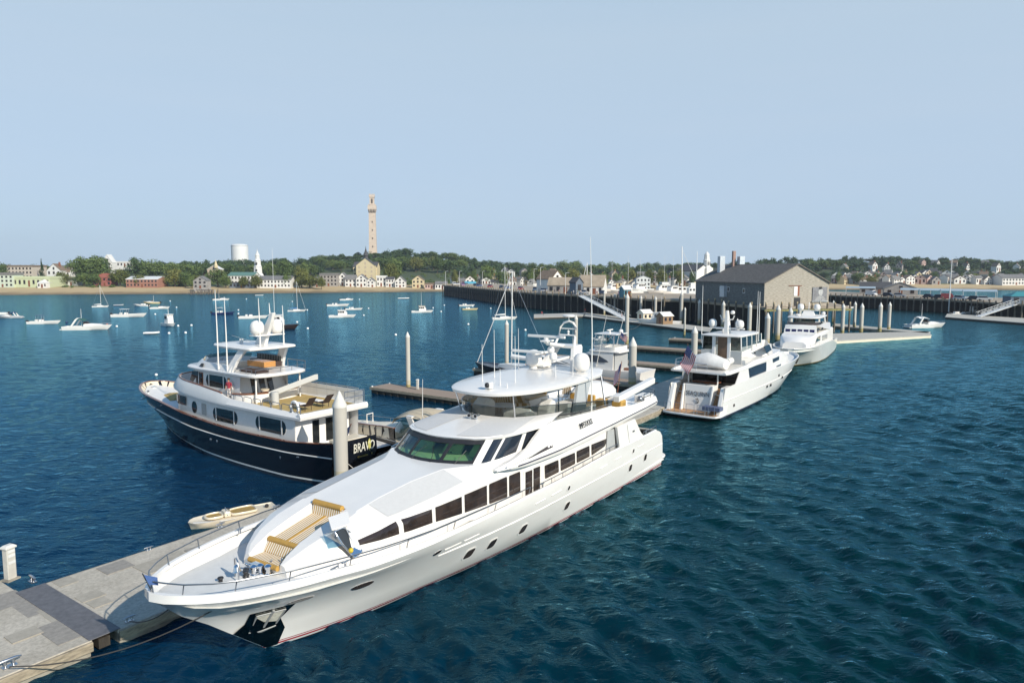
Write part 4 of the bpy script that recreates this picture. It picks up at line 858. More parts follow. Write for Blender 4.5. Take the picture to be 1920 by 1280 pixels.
def navy_yacht():
    Y = thing('motor_yacht', 'navy blue hulled yacht with white house and oval ended windows', 'yacht', (-31.2, 61.6, 0), R(-36.5))
    shz = [(-2.7, 3.9), (-1, 3.75), (2, 3.62), (4.4, 3.5), (6.8, 3.2), (9, 2.98), (13.4, 2.68), (17.5, 2.6), (22.5, 2.64), (26.6, 2.95)]
    shw = [(-2.7, 0), (-2.55, .55), (-2.1, 1.05), (-1.2, 1.65), (.1, 2.25), (2, 2.85), (5, 3.2), (10, 3.42), (17, 3.5), (22, 3.4), (25, 3.15), (26.4, 2.85)]
    Z = lambda s: ip(s, shz)
    P = [[(.5, 0, -.8), (8, 1.0, -.8), (16, 2.2, -.8), (25.8, 1.8, -.8)],
         [(0, 0, 0), (2.5, .82, 0), (6.5, 1.95, 0), (10, 2.7, 0), (13.2, 3.2, 0), (17.6, 3.42, 0), (21.5, 3.35, 0), (24, 3.0, 0), (26, 2.5, 0)],
         [(-.9, 0, 1.1), (1, .85, 1.1), (4, 1.85, 1.1), (7, 2.62, 1.1), (11, 3.2, 1.1), (17, 3.46, 1.1), (22, 3.38, 1.1), (26.2, 2.65, 1.1)],
         [(-2.0, 0, 2.45), (-1.0, .85, 2.5), (.5, 1.75, 2.5), (3.5, 2.45, 2.4), (7, 3.02, 2.25), (11, 3.35, 2.0), (17, 3.5, 1.9), (22, 3.4, 1.92), (26.5, 2.8, 2.0)],
         [(s, w_, Z(s)) for s, w_ in shw],
         [(s + (.15 if s < -2.5 else .02), max(0, w_ - .1), Z(s)) for s, w_ in shw]]
    g0 = hull_grid(P, 56)
    def hw(s, z): a = [float(np.interp(s, g0[k][:, 0], g0[k][:, 1], left=0)) for k in (2, 3, 4)]; b = [float(np.interp(s, g0[k][:, 0], g0[k][:, 2])) for k in (2, 3, 4)]; return float(np.interp(z, b, a))
    dz_ = lambda s: ip(s, [(-2.7, .3), (0, .55), (6, .75)])
    P += [
         [(s + .05, max(0, hw(s + .05, Z(s) - dz_(s)) - .14), Z(s) - dz_(s)) for s, w_ in shw]]
    mb, g = hull_mesh(P, 56, transom=False)
    e = [row[-1] for row in g[:5]]
    # transom with an open boarding gap to starboard
    mb.sheet([[L(p[0] + .25 * (1 - (f / 1.0) ** 2), p[1] * f, p[2]) for p in e] for f in (1, .75, .5, .25, 0, -.3)])
    mb.sheet([[L(p[0] + .25 * (1 - f ** 2), p[1] * f, min(p[2], 1.55)) for p in e] for f in (-.3, -.6, -1)])
    hull = mb.build('hull', NAVY, Y, smooth=34, recalc=False)
    for sg in (1, -1):
        t = MB(); t.tube([L(a, sg * (b + .03), c) for a, b, c in g[3][4:]], .045, 6); t.build('white_line', OFFW, hull, smooth=60)
        t = MB(); t.loft([[L(a, sg * max(0, b + o), c + h) for o, h in ((.05, 0), (.05, .06), (-.16, .06), (-.16, 0))] for a, b, c in crom(P[4], 50)]); t.build('cap_rail', VARN, hull, smooth=30)
        t = MB(); t.sheet([[L(a, sg * max(0, b), c) for a, b, c in crom(P[5], 40)], [L(a, sg * max(0, b), c) for a, b, c in crom(P[6], 40)]]); t.build('bulwark_lining', CREAM, hull, smooth=60)
        for s, z in ((4.6, 2.75), (1.2, 3.1), (23.6, 1.75)):
            MB().lathe([(.02, 0), (.16, .02), (.18, .06), (.1, .1), (.01, .1)], L(s, sg * (ip(s, shw) - .05), z - .05), 10).build('hawse_port', CHROME, hull)
        for s in (13.2, 14.1, 21.8): MB().lathe([(.01, -.1), (.1, -.09), (.12, 0), (.1, .09), (.01, .1)], L(s, sg * (ip(s, shw) - .10), 1.45), 10).build('porthole', DSTEEL, hull)
    deck_sheet(Y, 'deck', OFFW, -2.4, 26.2, lambda s: max(.02, hw(s, Z(s) - dz_(s) + .03) - .16), lambda s: Z(s) - dz_(s) + .03 if s < 20 else 1.75)
    MB().loft([[L(s, w_, 2.98 + .25 * math.sin(math.pi * (w_ + 1.2) / 2.4)) for w_ in np.linspace(-1.2, 2.1, 6)] + [L(s, w_, 2.85) for w_ in np.linspace(2.1, -1.2, 6)] for s in (1.0, 2.2, 3.4)]).build('tan_deck_cover', TANDECK, Y, smooth=40)
    wl = MB(); wl.lathe([(.3, 0), (.2, .1), (.14, .3), (.24, .45), (.05, .5)], L(-1.6, .2, 3.1), 12); wl.build('windlass', CHROME, Y, smooth=50)
    wl = MB(); wl.box(L(3.9, -.9, 3.35), (1.2, 1.5, .7)); wl.build('deck_locker', OFFW, Y, bevel=.08)
    for s, w_ in ((-.6, 1.2), (.2, -1.2), (-2.4, -.4)): MB().lathe([(.1, 0), (.08, .25), (.13, .3), (.01, .34)], L(s, w_, 3.1), 10).build('bitt', DSTEEL, Y)
    # lower house
    lw = lambda s, z: ip(s, [(5.6, 1.6), (6.2, 2.25), (7.2, 2.62), (9, 2.75), (22.9, 2.75)]) - .03 * (z - 3)
    front = [(5.6, 0), (5.7, .9), (6.0, 1.7), (6.6, 2.35), (7.6, 2.66), (9.5, 2.75), (22.6, 2.75)]
    q = crom(front, 36)
    h = MB()
    for sg in (1, -1): h.sheet([[L(a, sg * b, 1.8 if a > 12 else 2.4) for a, b in q], [L(a + .1, sg * (b - .02), 4.2 if a > 11 else 4.2 + (11 - a) * .075) for a, b in q]])
    h.sheet([[L(22.6, 2.75, 1.6), L(22.6, 1.3, 1.6)], [L(22.6, 2.75, 4.15), L(22.6, 1.3, 4.15)]])
    hs = h.build('lower_house', GREYW, Y, smooth=40)
    for sg in (1, -1):
        oval_window(hs, lambda s, z: 2.74, 12.55, 15.85, 2.76, 3.74, sg); oval_window(hs, lambda s, z: 2.74, 18.1, 21.65, 2.80, 3.80, sg)
        oval_window(hs, lambda s, z: 2.74, 9.55, 10.3, 2.95, 3.88, sg, False, .7)
        w_ = MB(); w_.sheet([[L(a - .02, sg * (b + .07), z) for a, b in [(6.55, 2.31), (6.9, 2.47), (7.3, 2.6), (7.8, 2.69), (8.4, 2.72), (8.75, 2.735)]] for z in (3.42, 3.8, 4.12)]); w_.build('window', DGLASS, hs)
        w_ = MB(); w_.prism([L(11.0, sg * 2.75, 3.85), L(11.6, sg * 2.75, 3.82), L(11.6, sg * 2.75, 2.95), L(11.0, sg * 2.75, 2.98)], (0, -.03 * sg, 0)); w_.build('vent_grille', stripes('grille', ((.5, .5, .48), (.3, .3, .28)), 2, .08), hs)
    # aft bulkhead with glazed doors
    ab = MB(); ab.box(L(21.9, 0, 2.75), (.1, 4.9, 2.1)); abo = ab.build('aft_bulkhead', GREYW, Y)
    for w_ in (1.45, .55, -.65, -1.55):
        MB().prism([L(21.96, w_ - .3, 1.9), L(21.96, w_ + .3, 1.9), L(21.96, w_ + .3, 3.55), L(21.96, w_ - .3, 3.55)], (.03, 0, 0)).build('door_pane', mat('door_pane_glass', (.012, .014, .014), .05, spec=.3), abo)
    # Portuguese-bridge bulwark and boat deck
    bt = [(6.4, 5.55), (7.6, 5.43), (11, 5.22), (13.9, 4.96), (14.4, 4.80), (15, 4.68), (23.5, 4.50)]
    bl = [(6.4, 4.62), (8, 4.45), (11, 4.26), (15, 4.12), (23.5, 4.08)]
    bw = [(5.0, 0), (5.1, .8), (5.4, 1.6), (6.1, 2.35), (7.2, 2.8), (9, 3.02), (14, 3.12), (20, 3.08), (23.4, 2.95)]
    q = crom(bw, 50); bm_ = MB()
    def bz(a, t): return ip(max(a, 6.4), t)
    for sg in (1, -1):
        bm_.sheet([[L(a + .45 * (1 if a < 8 else 0), sg * max(0, b - .22), bz(a, bl) - .02) for a, b in q], [L(a, sg * b, bz(a, bl)) for a, b in q], [L(a, sg * (b + .02), bz(a, bl) + .16) for a, b in q],
                   [L(a + ip(a, [(5, .7), (9, .1)]), sg * max(0, b - .20), bz(a, bt)) for a, b in q], [L(a + ip(a, [(5, .8), (9, .1)]), sg * max(0, b - .30), bz(a, bt)) for a, b in q], [L(a + ip(a, [(5, .8), (9, .1)]), sg * max(0, b - .34), 4.32 + .05 * (a < 14)) for a, b in q]])
    bo = bm_.build('boat_deck_bulwark', GREYW, Y, smooth=34)
    for sg in (1, -1):
        t = MB(); t.tube([L(a + ip(a, [(5, .75), (9, .1)]), sg * max(0, b - .25), bz(a, bt) + .05) for a, b in q if a < 14.2], .06, 6); t.build('cap_rail', VARN, bo, smooth=60)
    deck_sheet(Y, 'boat_deck', OFFW, 5.9, 23.4, lambda s: ip(s, bw) - .32, lambda s: 4.34)
    deck_sheet(Y, 'tan_deck', TANDECK, 16.2, 23.0, lambda s: ip(s, bw) - .5, lambda s: 4.36)
    aft = MB(); aft.loft([[L(s, w_, z) for s, z in ((23.2, 4.05), (23.5, 4.08), (23.55, 4.3), (23.45, 4.5), (23.2, 4.5), (23.15, 4.05))] for w_ in np.linspace(-2.95, 2.95, 9)]); aft.build('boat_deck_edge', GREYW, Y, smooth=30)
    u = MB(); u.sheet([[L(s, 2.7 * f, 4.06) for f in (-1, 0, 1)] for s in (12, 18, 23.4)]); u.build('deckhead', OFFW, Y)
    for s in np.arange(14.6, 22.6, 1.12):
        r_ = MB(); r_.tube([L(s, 2.82, 4.55), L(s + .03, 2.82, 4.95), L(s + .12, 2.82, 5.02), L(s + .86, 2.82, 4.99), L(s + .95, 2.82, 4.9), L(s + .97, 2.82, 4.5)], .028, 5); r_.build('deck_rail', DSTEEL, Y, smooth=60)
    r_ = MB(); rail(r_, [(s, -2.8, 4.5) for s in np.arange(15.5, 23.4, 1.2)], .95, .03, 1, 0, 2); rail(r_, [(23.3, w_, 4.5) for w_ in (-2.8, -1.9, -1)], .95, .03, 1, 0, 2); r_.build('stanchion_rail', STEEL, Y, smooth=60)
    r_ = MB(); r_.sheet([[L(s, -2.78, z) for s in np.linspace(15.5, 23.2, 8)] for z in (4.5, 5.35)]); r_.build('weather_cloth', OFFW, Y)
    # upper house
    uw = [(7.5, 0), (7.55, .7), (7.75, 1.4), (8.2, 1.95), (9.0, 2.1), (15.2, 2.1)]; q = crom(uw, 26); h = MB()
    for sg in (1, -1): h.sheet([[L(a, sg * b, 4.3) for a, b in q], [L(a + .02 + (.0 if a > 9.2 else .05), sg * b, 5.15) for a, b in q], [L(a + ip(a, [(7.5, .75), (9.4, .1)]), sg * (b - .04), 6.35) for a, b in q]])
    h.sheet([[L(15.2, w_, 4.3) for w_ in (2.1, 0, -2.1)], [L(14.6, w_, 6.35) for w_ in (2.06, 0, -2.06)]])
    uh = h.build('upper_house', GREYW, Y, smooth=40)
    for sg in (1, -1):
        oval_window(uh, lambda s, z: 2.085 - .03 * (z - 5), 10.6, 13.5, 5.10, 6.02, sg)
        w_ = MB(); w_.prism([L(8.05, sg * 2.0, 5.28), L(8.55, sg * 2.03, 6.1), L(9.5, sg * 2.10, 6.12), L(9.4, sg * 2.12, 5.05)], (0, .05 * sg, 0)); w_.build('window', DGLASS, uh)
        w_ = MB(); w_.prism([L(9.62, sg * 2.115, 6.1), L(10.2, sg * 2.115, 6.1), L(10.2, sg * 2.115, 4.5), L(9.62, sg * 2.115, 4.5)], (0, .03 * sg, 0)); w_.build('side_door', VARN, uh)
        MB().prism([L(9.72, sg * 2.13, 6.0), L(10.1, sg * 2.13, 6.0), L(10.1, sg * 2.13, 5.3), L(9.72, sg * 2.13, 5.3)], (0, -.02 * sg, 0)).build('door_pane', DGLASS, uh)
        li = MB(); li.tube([L(14.0 + .36 * math.cos(t), sg * 2.12, 5.35 + .40 * math.sin(t)) for t in np.linspace(0, 6.28, 17)[:-1]], .06, 6, closed=True); li.build('life_ring', FWHITE, uh, smooth=60)
    w_ = MB(); w_.sheet([[L(a - .05, b, 5.28) for a, b in ((7.85, 1.6), (7.62, .9), (7.56, 0), (7.62, -.9), (7.85, -1.6))], [L(a + .45, b, 6.15) for a, b in ((7.85, 1.6), (7.62, .9), (7.56, 0), (7.62, -.9), (7.85, -1.6))]]); w_.build('wheelhouse_window', DGLASS, uh)
    for w0 in (.7, 0, -.7):
        MB().prism([L(15.14, w0 - .24, 4.5), L(15.14, w0 + .24, 4.5), L(14.72, w0 + .24, 6.1), L(14.72, w0 - .24, 6.1)], (.02, 0, 0)).build('door_pane', DGLASS, uh)
    ap = MB(); q2 = [(15.2, 2.75), (16.0, 2.5), (16.7, 1.8), (17.0, .9), (17.05, 0), (17.0, -.9), (16.7, -1.8), (16.0, -2.5)]
    ap.loft([[L(a, b, 4.35), L(a, b, 5.02), L(a - .1, b * .96, 5.02), L(a - .1, b * .96, 4.35)] for a, b in crom(q2, 24)]); apo = ap.build('curved_bulwark', GREYW, Y, smooth=30)
    t = MB(); t.loft([[L(a + .05, b * 1.02, 5.0), L(a + .05, b * 1.02, 5.07), L(a - .3, b * .9, 5.07), L(a - .3, b * .9, 5.0)] for a, b in crom(q2, 24)]); t.build('cap_rail', VARN, apo, smooth=30)
    t = MB(); t.lathe([(.1, 0), (.28, .06), (.32, .2), (.01, .2)], L(16.6, .9, 5.07), 12); t.build('fruit_bowl', CREAM, Y, smooth=40)
    for w0 in (1.9, -1.9): MB().tube([L(17.0, w0, 4.35), L(17.0, w0, 6.3)], .06, 8).build('deck_post', GREYW, Y)
    # flybridge deck and bulwark
    fo = half_loop([(7.0, 0), (7.1, .9), (7.5, 1.75), (8.3, 2.25), (10, 2.45), (15.5, 2.45), (17.2, 2.3), (17.7, 1.5), (17.8, 0)], 34)
    f = MB(); slab(f, fo, 6.25, 6.52, .10, .04); fbo = f.build('flybridge_deck', GREYW, Y, smooth=40)
    fc = MB(); qq = crom([(8.0, 0), (8.1, .8), (8.9, 1.7), (10.2, 2.15), (12.5, 2.3), (14.3, 2.34)], 24)
    for sg in (1, -1): fc.loft([[L(a - .55 * max(0, 1 - (a - 8) / 4), sg * (b + .06), 6.5), L(a + .3, sg * b * .96, 6.98), L(a + .42, sg * b * .9, 6.98), L(a + .42, sg * b * .88, 6.5)] for a, b in qq])
    fc.build('flybridge_coaming', GREYW, Y, smooth=34)
    w_ = MB(); w_.sheet([[L(a + .3, b * .93, 6.98) for a, b in ((10.2, 2.1), (9.0, 1.65), (8.3, .8), (8.2, 0), (8.3, -.8), (9.0, -1.65), (10.2, -2.1))], [L(a + .6, b * .9, 7.3) for a, b in ((10.2, 2.1), (9.0, 1.65), (8.3, .8), (8.2, 0), (8.3, -.8), (9.0, -1.65), (10.2, -2.1))]]); w_.build('windshield', TINT, Y, smooth=50, recalc=False)
    for s, w0 in ((8.2, .5), (8.3, .1), (8.1, .9)): MB().ball(L(s, w0, 6.68), .13, 10, 6).build('deck_light', CHROME, fbo, smooth=60)
    MB().box(L(9.2, -.7, 6.75), (.7, .5, .35)).build('hatch_box', OFFW, fbo, bevel=.05)
    MB().prism([L(10.1, 2.3, 6.6), L(10.7, 2.32, 6.6), L(10.6, 2.2, 6.85), L(10.3, 2.2, 6.85)], (0, -.03, 0)).build('vent_opening', BLACK, fbo)
    sf = MB(); sf.span(L(11.5, -1.9, 6.5), L(14.8, -1.2, 6.95)); sfo = sf.build('sofa', BROWNF, Y, bevel=.05)
    sf = MB(); sf.span(L(11.5, -2.1, 6.9), L(14.8, -1.85, 7.35)); sf.build('sofa_back', stripes('dark_sofa_stripe', ((.45, .45, .42), (.03, .03, .03)), 0, .22, .8, .35), sfo, bevel=.04)
    sf = MB(); sf.span(L(11.2, -.2, 6.55), L(13.0, 1.6, 7.0)); sf.build('helm_seat', OFFW, Y, bevel=.05)
    t = MB(); t.box(L(15.2, .2, 7.02), (2.2, 1.0, .42)); t.build('wooden_bar', mat('honey_wood', (.5, .24, .07), .35, var=.15, vscale=6, stretch=(1, 6, 1), coat=.3), Y, bevel=.03)
    r_ = MB(); rail(r_, [(s, 2.2, 6.5) for s in (14.9, 15.6, 16.3, 17.0)], .35, .025, 1); rail(r_, [(17.3, w0, 6.5) for w0 in (2.1, 1.0, 0, -1.0, -2.1)], .35, .025, 1); rail(r_, [(s, -2.3, 6.5) for s in (15.0, 16.2, 17.2)], .6, .03, 1); r_.build('flybridge_rail', DSTEEL, Y, smooth=60)
    rb = MB(); rb.loft([[L(16.0 + a, 1.35 + b, z) for a, b in ((-1.2, -.5), (1.1, -.5), (1.1, .5), (-1.2, .5))] for z in (6.55, 6.72)]); rb.build('stowed_boat_cover', BROWNF, Y, bevel=.08)
    for sg in (1, -1):
        lg = MB(); lg.prism([L(13.6, sg * 2.3, 6.5), L(14.6, sg * 2.3, 6.5), L(15.0, sg * 2.15, 7.3), L(15.8, sg * 1.9, 8.2), L(14.9, sg * 1.9, 8.2)], (0, .25 * sg, 0)); lg.build('hardtop_leg', GREYW, Y, bevel=.05)
    ho = half_loop([(10.5, 0), (10.6, .9), (10.9, 1.5), (12.5, 1.95), (15.5, 2.1), (16.5, 2.0), (16.7, 0)], 30); h = MB(); slab(h, ho, 8.15, 8.38, .12, .08); hto = h.build('hardtop', WHITE, Y, smooth=45)
    m = MB(); m.loft([[L(s + a, b, z) for a, b in ((-.5 * k, -.14), (.5 * k, -.14), (.5 * k, .14), (-.5 * k, .14))] for s, z, k in ((14.9, 8.4, 1.3), (15.5, 9.3, 1.0), (16.2, 10.2, .6), (16.6, 10.9, .35))]); m.box(L(15.8, 0, 9.22), (.9, 2.5, .1)); mo = m.build('mast', WHITE, Y, bevel=.04)
    for w0 in (.85, -.85): dome(mo, L(15.8, w0, 9.28), .51, 1.08)
    m = MB(); m.tube([L(12.8, .3, 8.45), L(12.8, .3, 8.75)], .15, 8); m.loft([[L(12.8 + a, .3 + b, 8.8 + b * .35) for a, b in ((-.1, y), (.1, y), (.1, y + .01), (-.1, y + .01))] for y in (-.8, .8)]); m.build('radar_scanner', WHITE, hto, bevel=.03)
    for s, w0, z, t_ in ((12.9, 2.35, 6.6, 12.6), (14.1, 2.35, 6.45, 12.1), (16.2, .9, 8.4, 12.0), (16.4, -1.0, 8.4, 11.4), (15.9, -.2, 10.2, 11.6)):
        a_ = MB(); a_.tube([L(s, w0, z), L(s + .02, w0, (z + t_) / 2), L(s - .03, w0, t_)], [.06, .045, .02], 6); a_.build('whip_antenna', WHITE, Y)
    # crane, loungers, life ring
    c_ = MB(); c_.tube([L(18.4, 1.3, 4.36), L(18.4, 1.3, 5.3)], .28, 10); c_.loft([[L(s, w0 + a, z + b) for a, b in ((-.15, -.22), (.15, -.22), (.15, .18), (-.15, .18))] for s, w0, z in ((18.0, 1.4, 5.1), (18.9, -2.0, 6.05))]); c_.build('tender_crane', mat('crane_grey', (.5, .5, .48), .4), Y, smooth=40)
    lr = MB(); lr.tube([L(22.7, 2.5 + .0, 4.85) if 0 else L(22.6 + .12 * math.cos(t), 2.62 + .42 * math.cos(t) * 0.3, 4.86 + .42 * math.sin(t)) if 0 else L(22.6 + .40 * math.cos(t), 2.7, 4.86 + .42 * math.sin(t)) for t in np.linspace(0, 6.28, 17)[:-1]], .09, 7, closed=True); lr.build('life_ring', FWHITE, Y, smooth=60)
    for w0 in (1.3, -.2):
        l_ = MB(); l_.box(L(21.5, w0, 4.72), (1.5, .62, .06)); lo = l_.build('sun_lounger', BROWNF, Y)
        MB().prism([L(22.2, w0 - .3, 4.72), L(22.2, w0 + .3, 4.72), L(22.75, w0 + .3, 5.35), L(22.75, w0 - .3, 5.35)], (.05, 0, .0)).build('lounger_back', BROWNF, lo)
        MB().box(L(21.2, w0, 4.78), (.9, .5, .07)).build('white_towel', FWHITE, lo, bevel=.02)
        for a in (20.9, 22.2):
            for b in (-.26, .26): MB().tube([L(a, w0 + b, 4.38), L(a, w0 + b, 4.72)], .025, 5).build('leg', BROWNF, lo)
    MB().loft([[L(s, w_, z) for s, z in ((24.2, 2.3), (25.4, 2.2), (25.4, 2.6), (24.2, 2.6))] for w_ in (-1.2, 1.2)]).build('aft_seat', CREAM, Y, bevel=.06)
    # name on the stern, ensign
    lettering('name_lettering', 'BRAVO', mat('name_silver', (.70, .68, .58), .5), Y, frame_mat(L(26.86, .42, 2.35), (.02, -(-1), 0) if False else (.0, 1, 0), (.12, 0, 1)), .92, .62, .02)
    nm = MB()
    for k in range(9): nm.box(L(26.74, .85 - k * .1, 1.72), (.03, .06, .10))
    nm.box(L(26.74, -.35, 1.75), (.03, .08, .1)); nm.build('port_lettering', mat('name_gold', (.45, .32, .08), .35, .5), Y)
    lf = MB(); lf.loft([[L(26.90, -.02 + a, z) for a in (-k, 0, k)] for z, k in ((2.0, .01), (2.3, .11), (2.62, .15), (2.85, .02))], ringclosed=False, caps=False); lf.build('leaf_emblem', mat('emblem_green_gold', (.45, .42, .12), .5), Y)
    es = MB(); es.tube([L(26.5, 1.9, 2.9), L(27.6, 2.1, 4.3)], .03, 6); eo = es.build('ensign_staff', VARN, Y)
    flagmesh(eo, L(27.5, 2.1, 4.2), (-.12, -.62, -1.7), (-.75, .10, -.45), .12)
    sw = MB(); slab(sw, half_loop([(26.5, 0), (26.5, 2.3), (27.3, 2.2), (27.6, 0)], 12), .3, .42, .1); sw.build('swim_platform', TEAK, Y)
    for w0 in (1.6, .6): 
        MB().lathe([(.12, 0), (.22, .1), (.22, .5), (.1, .62), (.01, .64)], L(27.1, w0, .42), 12).build('stern_fender', CREAM, Y, smooth=50)
    return Y
YN = navy_yacht()
def nav(s, w_, z): a = R(-36.5); return (-31.2 + s * math.cos(a) + w_ * math.sin(a), 61.6 + s * math.sin(a) - w_ * math.cos(a), z)
person('person in a red top at the navy yacht rail beside its upper oval window', nav(14.35, 2.45, 4.36), R(-36.5 + 20), 'stand', (.3, .03, .05), (.6, .55, .52), sc=.98)
def transom_yacht():
    Y = thing('motor_yacht', 'white yacht seen from its transom with a large striped ensign', 'yacht', (33.96, 86.98, 0), R(232))
    Z = lambda s: ip(s, [(-3.6, 3.55), (0, 3.4), (6, 3.3), (14, 3.25), (22, 3.1), (26.4, 2.92)])
    shw = [(-3.6, 0), (-3.4, .6), (-2.6, 1.25), (-1, 1.95), (2, 2.5), (6, 2.8), (12, 2.92), (26.0, 2.82)]
    P = [[(.6, 0, -.6), (10, 1.3, -.6), (26.4, 2.0, -.6)], [(0, 0, 0), (2, .65, 0), (5, 1.45, 0), (10.5, 2.15, 0), (18, 2.55, 0), (26.8, 2.68, 0)],
         [(-1.2, 0, 1.1), (1, 1.0, 1.1), (4, 1.85, 1.1), (9, 2.5, 1.1), (16, 2.72, 1.1), (26.7, 2.74, 1.1)], [(-2.3, 0, 2.1), (-.5, 1.2, 2.1), (3, 2.2, 2.05), (8, 2.7, 1.95), (15, 2.84, 1.85), (26.4, 2.78, 1.7)],
         [(s, w_, Z(s)) for s, w_ in shw], [(s + .05, max(0, w_ - .1), Z(s) + .03) for s, w_ in shw], [(s + .1, max(0, w_ - .16), Z(s) - .3) for s, w_ in shw]]
    mb, g = hull_mesh(P, 44, transom=False); hull = mb.build('hull', WHULL, Y, smooth=34, recalc=False)
    for sg in (1, -1):
        t = MB(); t.tube([L(a, sg * (b + .02), c) for a, b, c in g[3][8:]], .04, 6); t.build('rubbing_strake', WHITE, hull, smooth=60)
        for s, z in ((13.8, 1.55), (12.6, 1.55), (8.4, 1.9), (23.4, .95), (9.8, 2.3)): MB().prism([L(s + a, sg * (ip(s, shw) - ip(z, [(.9, .06), (1.9, .03), (3, .0)]) + .0), z + b) for a, b in ((-.16, -.13), (.16, -.13), (.16, .13), (-.16, .13))], (0, -.06 * -sg, 0)).build('porthole', DGLASS, hull)
    deck_sheet(Y, 'deck', GREYD, -3.3, 25.4, lambda s: ip(s, shw) - .16, lambda s: Z(s) - (.28 if s < 8 else .9))
    # stern: centre transom panel, wings and stairs, swim platform
    tp = MB(); tp.prism([L(26.05, -1.32, .5), L(26.05, 1.32, .5), L(25.7, 1.32, 3.0), L(25.7, -1.32, 3.0)], (-.9, 0, 0)); tpo = tp.build('transom', WHITE, Y, bevel=.06)
    for sg in (1, -1):
        wg = MB(); wg.prism([L(27.0, sg * 2.30, .45), L(25.2, sg * 2.30, .45), L(24.4, sg * 2.30, 3.0), L(25.9, sg * 2.30, 2.95)], (0, -.45 * sg, 0)); wg.build('stern_wing', WHITE, Y, bevel=.08)
        iw = MB(); iw.prism([L(26.5, sg * 1.36, .5), L(25.0, sg * 1.36, .5), L(24.6, sg * 1.36, 3.0), L(25.75, sg * 1.36, 3.0)], (0, -.22 * sg, 0)); iw.build('stair_wall', WHITE, Y, bevel=.06)
        for k in range(8):
            stp = MB(); stp.span(L(26.2 - k * .2, sg * 1.58, .5), L(25.9 - k * .2, sg * 2.30, .72 + k * .27)); stp.build('step', TEAK, Y)
    sp_ = MB(); slab(sp_, half_loop([(25.0, 0), (25.0, 2.7), (27.0, 2.92), (27.9, 2.6), (28.1, 0)], 16), .30, .48, .06); spo = sp_.build('swim_platform', WHULL, Y, smooth=40)
    MB().sheet([[L(s, f * 2.55, .50) for f in (-1, 0, 1)] for s in (25.9, 27.8)]).build('teak_planks', TEAK, spo)
    for w0, w1 in ((2.5, 1.9), (1.5, .9), (.3, -.5), (-.8, -1.6), (-1.9, -2.5)):
        r_ = MB(); r_.tube([L(27.75, w0, .5), L(27.75, w0, 1.4), L(27.75, w1, 1.4), L(27.75, w1, .5)], .03, 6); r_.build('platform_rail', STEEL, spo, smooth=60)
    gw = MB(); gw.box(L(27.2, -2.1, 1.15), (.9, 1.7, .35)); gw.build('folded_gangway', mat('gangway_dark', (.10, .12, .2), .6), Y)
    lettering('name_lettering', 'SEAQUINN', mat('name_grey', (.10, .10, .11), .4), tpo, frame_mat(L(25.86, 0, 2.12), (0, 1, 0), (-.14, 0, 1)), .62, .78, .012)
    em = MB(); em.tube([L(25.97, .02 + .20 * math.cos(t), 1.42 + .24 * math.sin(t)) for t in np.linspace(.7, 5.4, 14)], .022, 5); em.tube([L(25.97, -.12 + .16 * math.cos(t), 1.5 + .20 * math.sin(t)) for t in np.linspace(-1.6, 1.9, 10)], .02, 5); em.tube([L(25.97, -.05, 1.75), L(25.97, -.12, 1.4), L(25.97, -.02, 1.2)], .02, 5); em.build('seahorse_emblem', mat('name_grey', (0, 0, 0)), tpo)
    # house
    hs = lofted(Y, 'deckhouse', GREYW, [(1.0, [(.6, 3.1), (.5, 3.5), (.2, 3.6), (0, 3.6)]), (2.5, [(1.7, 3.1), (1.6, 3.7), (1.2, 4.1), (0, 4.2)]), (5, [(2.3, 3.1), (2.25, 3.9), (1.9, 4.5), (0, 4.7)]), (8.6, [(2.7, 2.4), (2.68, 4.2), (2.3, 4.75), (0, 5.0)]), (10, [(2.74, 2.4), (2.72, 4.6), (2.5, 4.9), (0, 5.0)]), (21.0, [(2.74, 2.3), (2.72, 4.3), (2.6, 4.3), (0, 4.3)])])
    for sg in (1, -1):
        for q in ([(14.1, 4.26), (19.6, 4.18), (19.2, 3.05), (14.0, 3.1)], [(9.7, 4.46), (12.0, 4.36), (11.8, 3.92), (9.7, 4.04)], [(8.9, 3.5), (10.6, 3.45), (10.4, 3.1), (8.9, 3.15)]):
            MB().prism([L(a, sg * 2.75, b) for a, b in q], (0, -.05 * -sg, 0)).build('window', BGLASS if q[0][0] > 9 else STEEL, hs)
        wp = MB(); wp.prism([L(20.3, sg * 2.84, 4.35), L(20.0, sg * 2.84, 2.9), L(23.4, sg * 2.84, 2.9), L(22.0, sg * 2.84, 4.35)], (0, .14 * sg, 0)); wp.build('wing_panel', GREYW, hs, bevel=.03)
        MB().tube([L(24.6, sg * 1.5, 3.0), L(24.6, sg * 1.5, 4.2)], .07, 8).build('deck_post', WHITE, hs)
    ab = MB(); ab.box(L(21.05, 0, 3.3), (.06, 5.2, 1.8)); ab.build('saloon_doors', mat('saloon_glass', (.015, .013, .012), .05, spec=.6), hs)
    ck = MB(); ck.box(L(23.4, .1, 3.0), (1.0, 2.6, .1)); ck.tube([L(23.4, .1, 2.3), L(23.4, .1, 3.0)], .2, 8); ck.build('aft_table', VARN, Y)
    # boat deck
    lofted(Y, 'upper_deck', WHITE, [(s, [(w_ - .3, z - .02), (w_, z), (w_ + .02, z + .12), (w_ - .1, z + h), (w_ - .28, z + h), (w_ - .3, z + .12), (0, z + .14)]) for s, w_, z, h in ((8.0, 2.3, 4.95, .1), (9.5, 2.7, 4.82, .15), (12, 2.86, 4.55, .35), (14.5, 2.9, 4.42, .45), (19, 2.92, 4.26, .5), (20.5, 2.92, 4.22, .35), (25.0, 2.92, 4.16, .28), (25.9, 2.8, 4.18, .22))], 34)
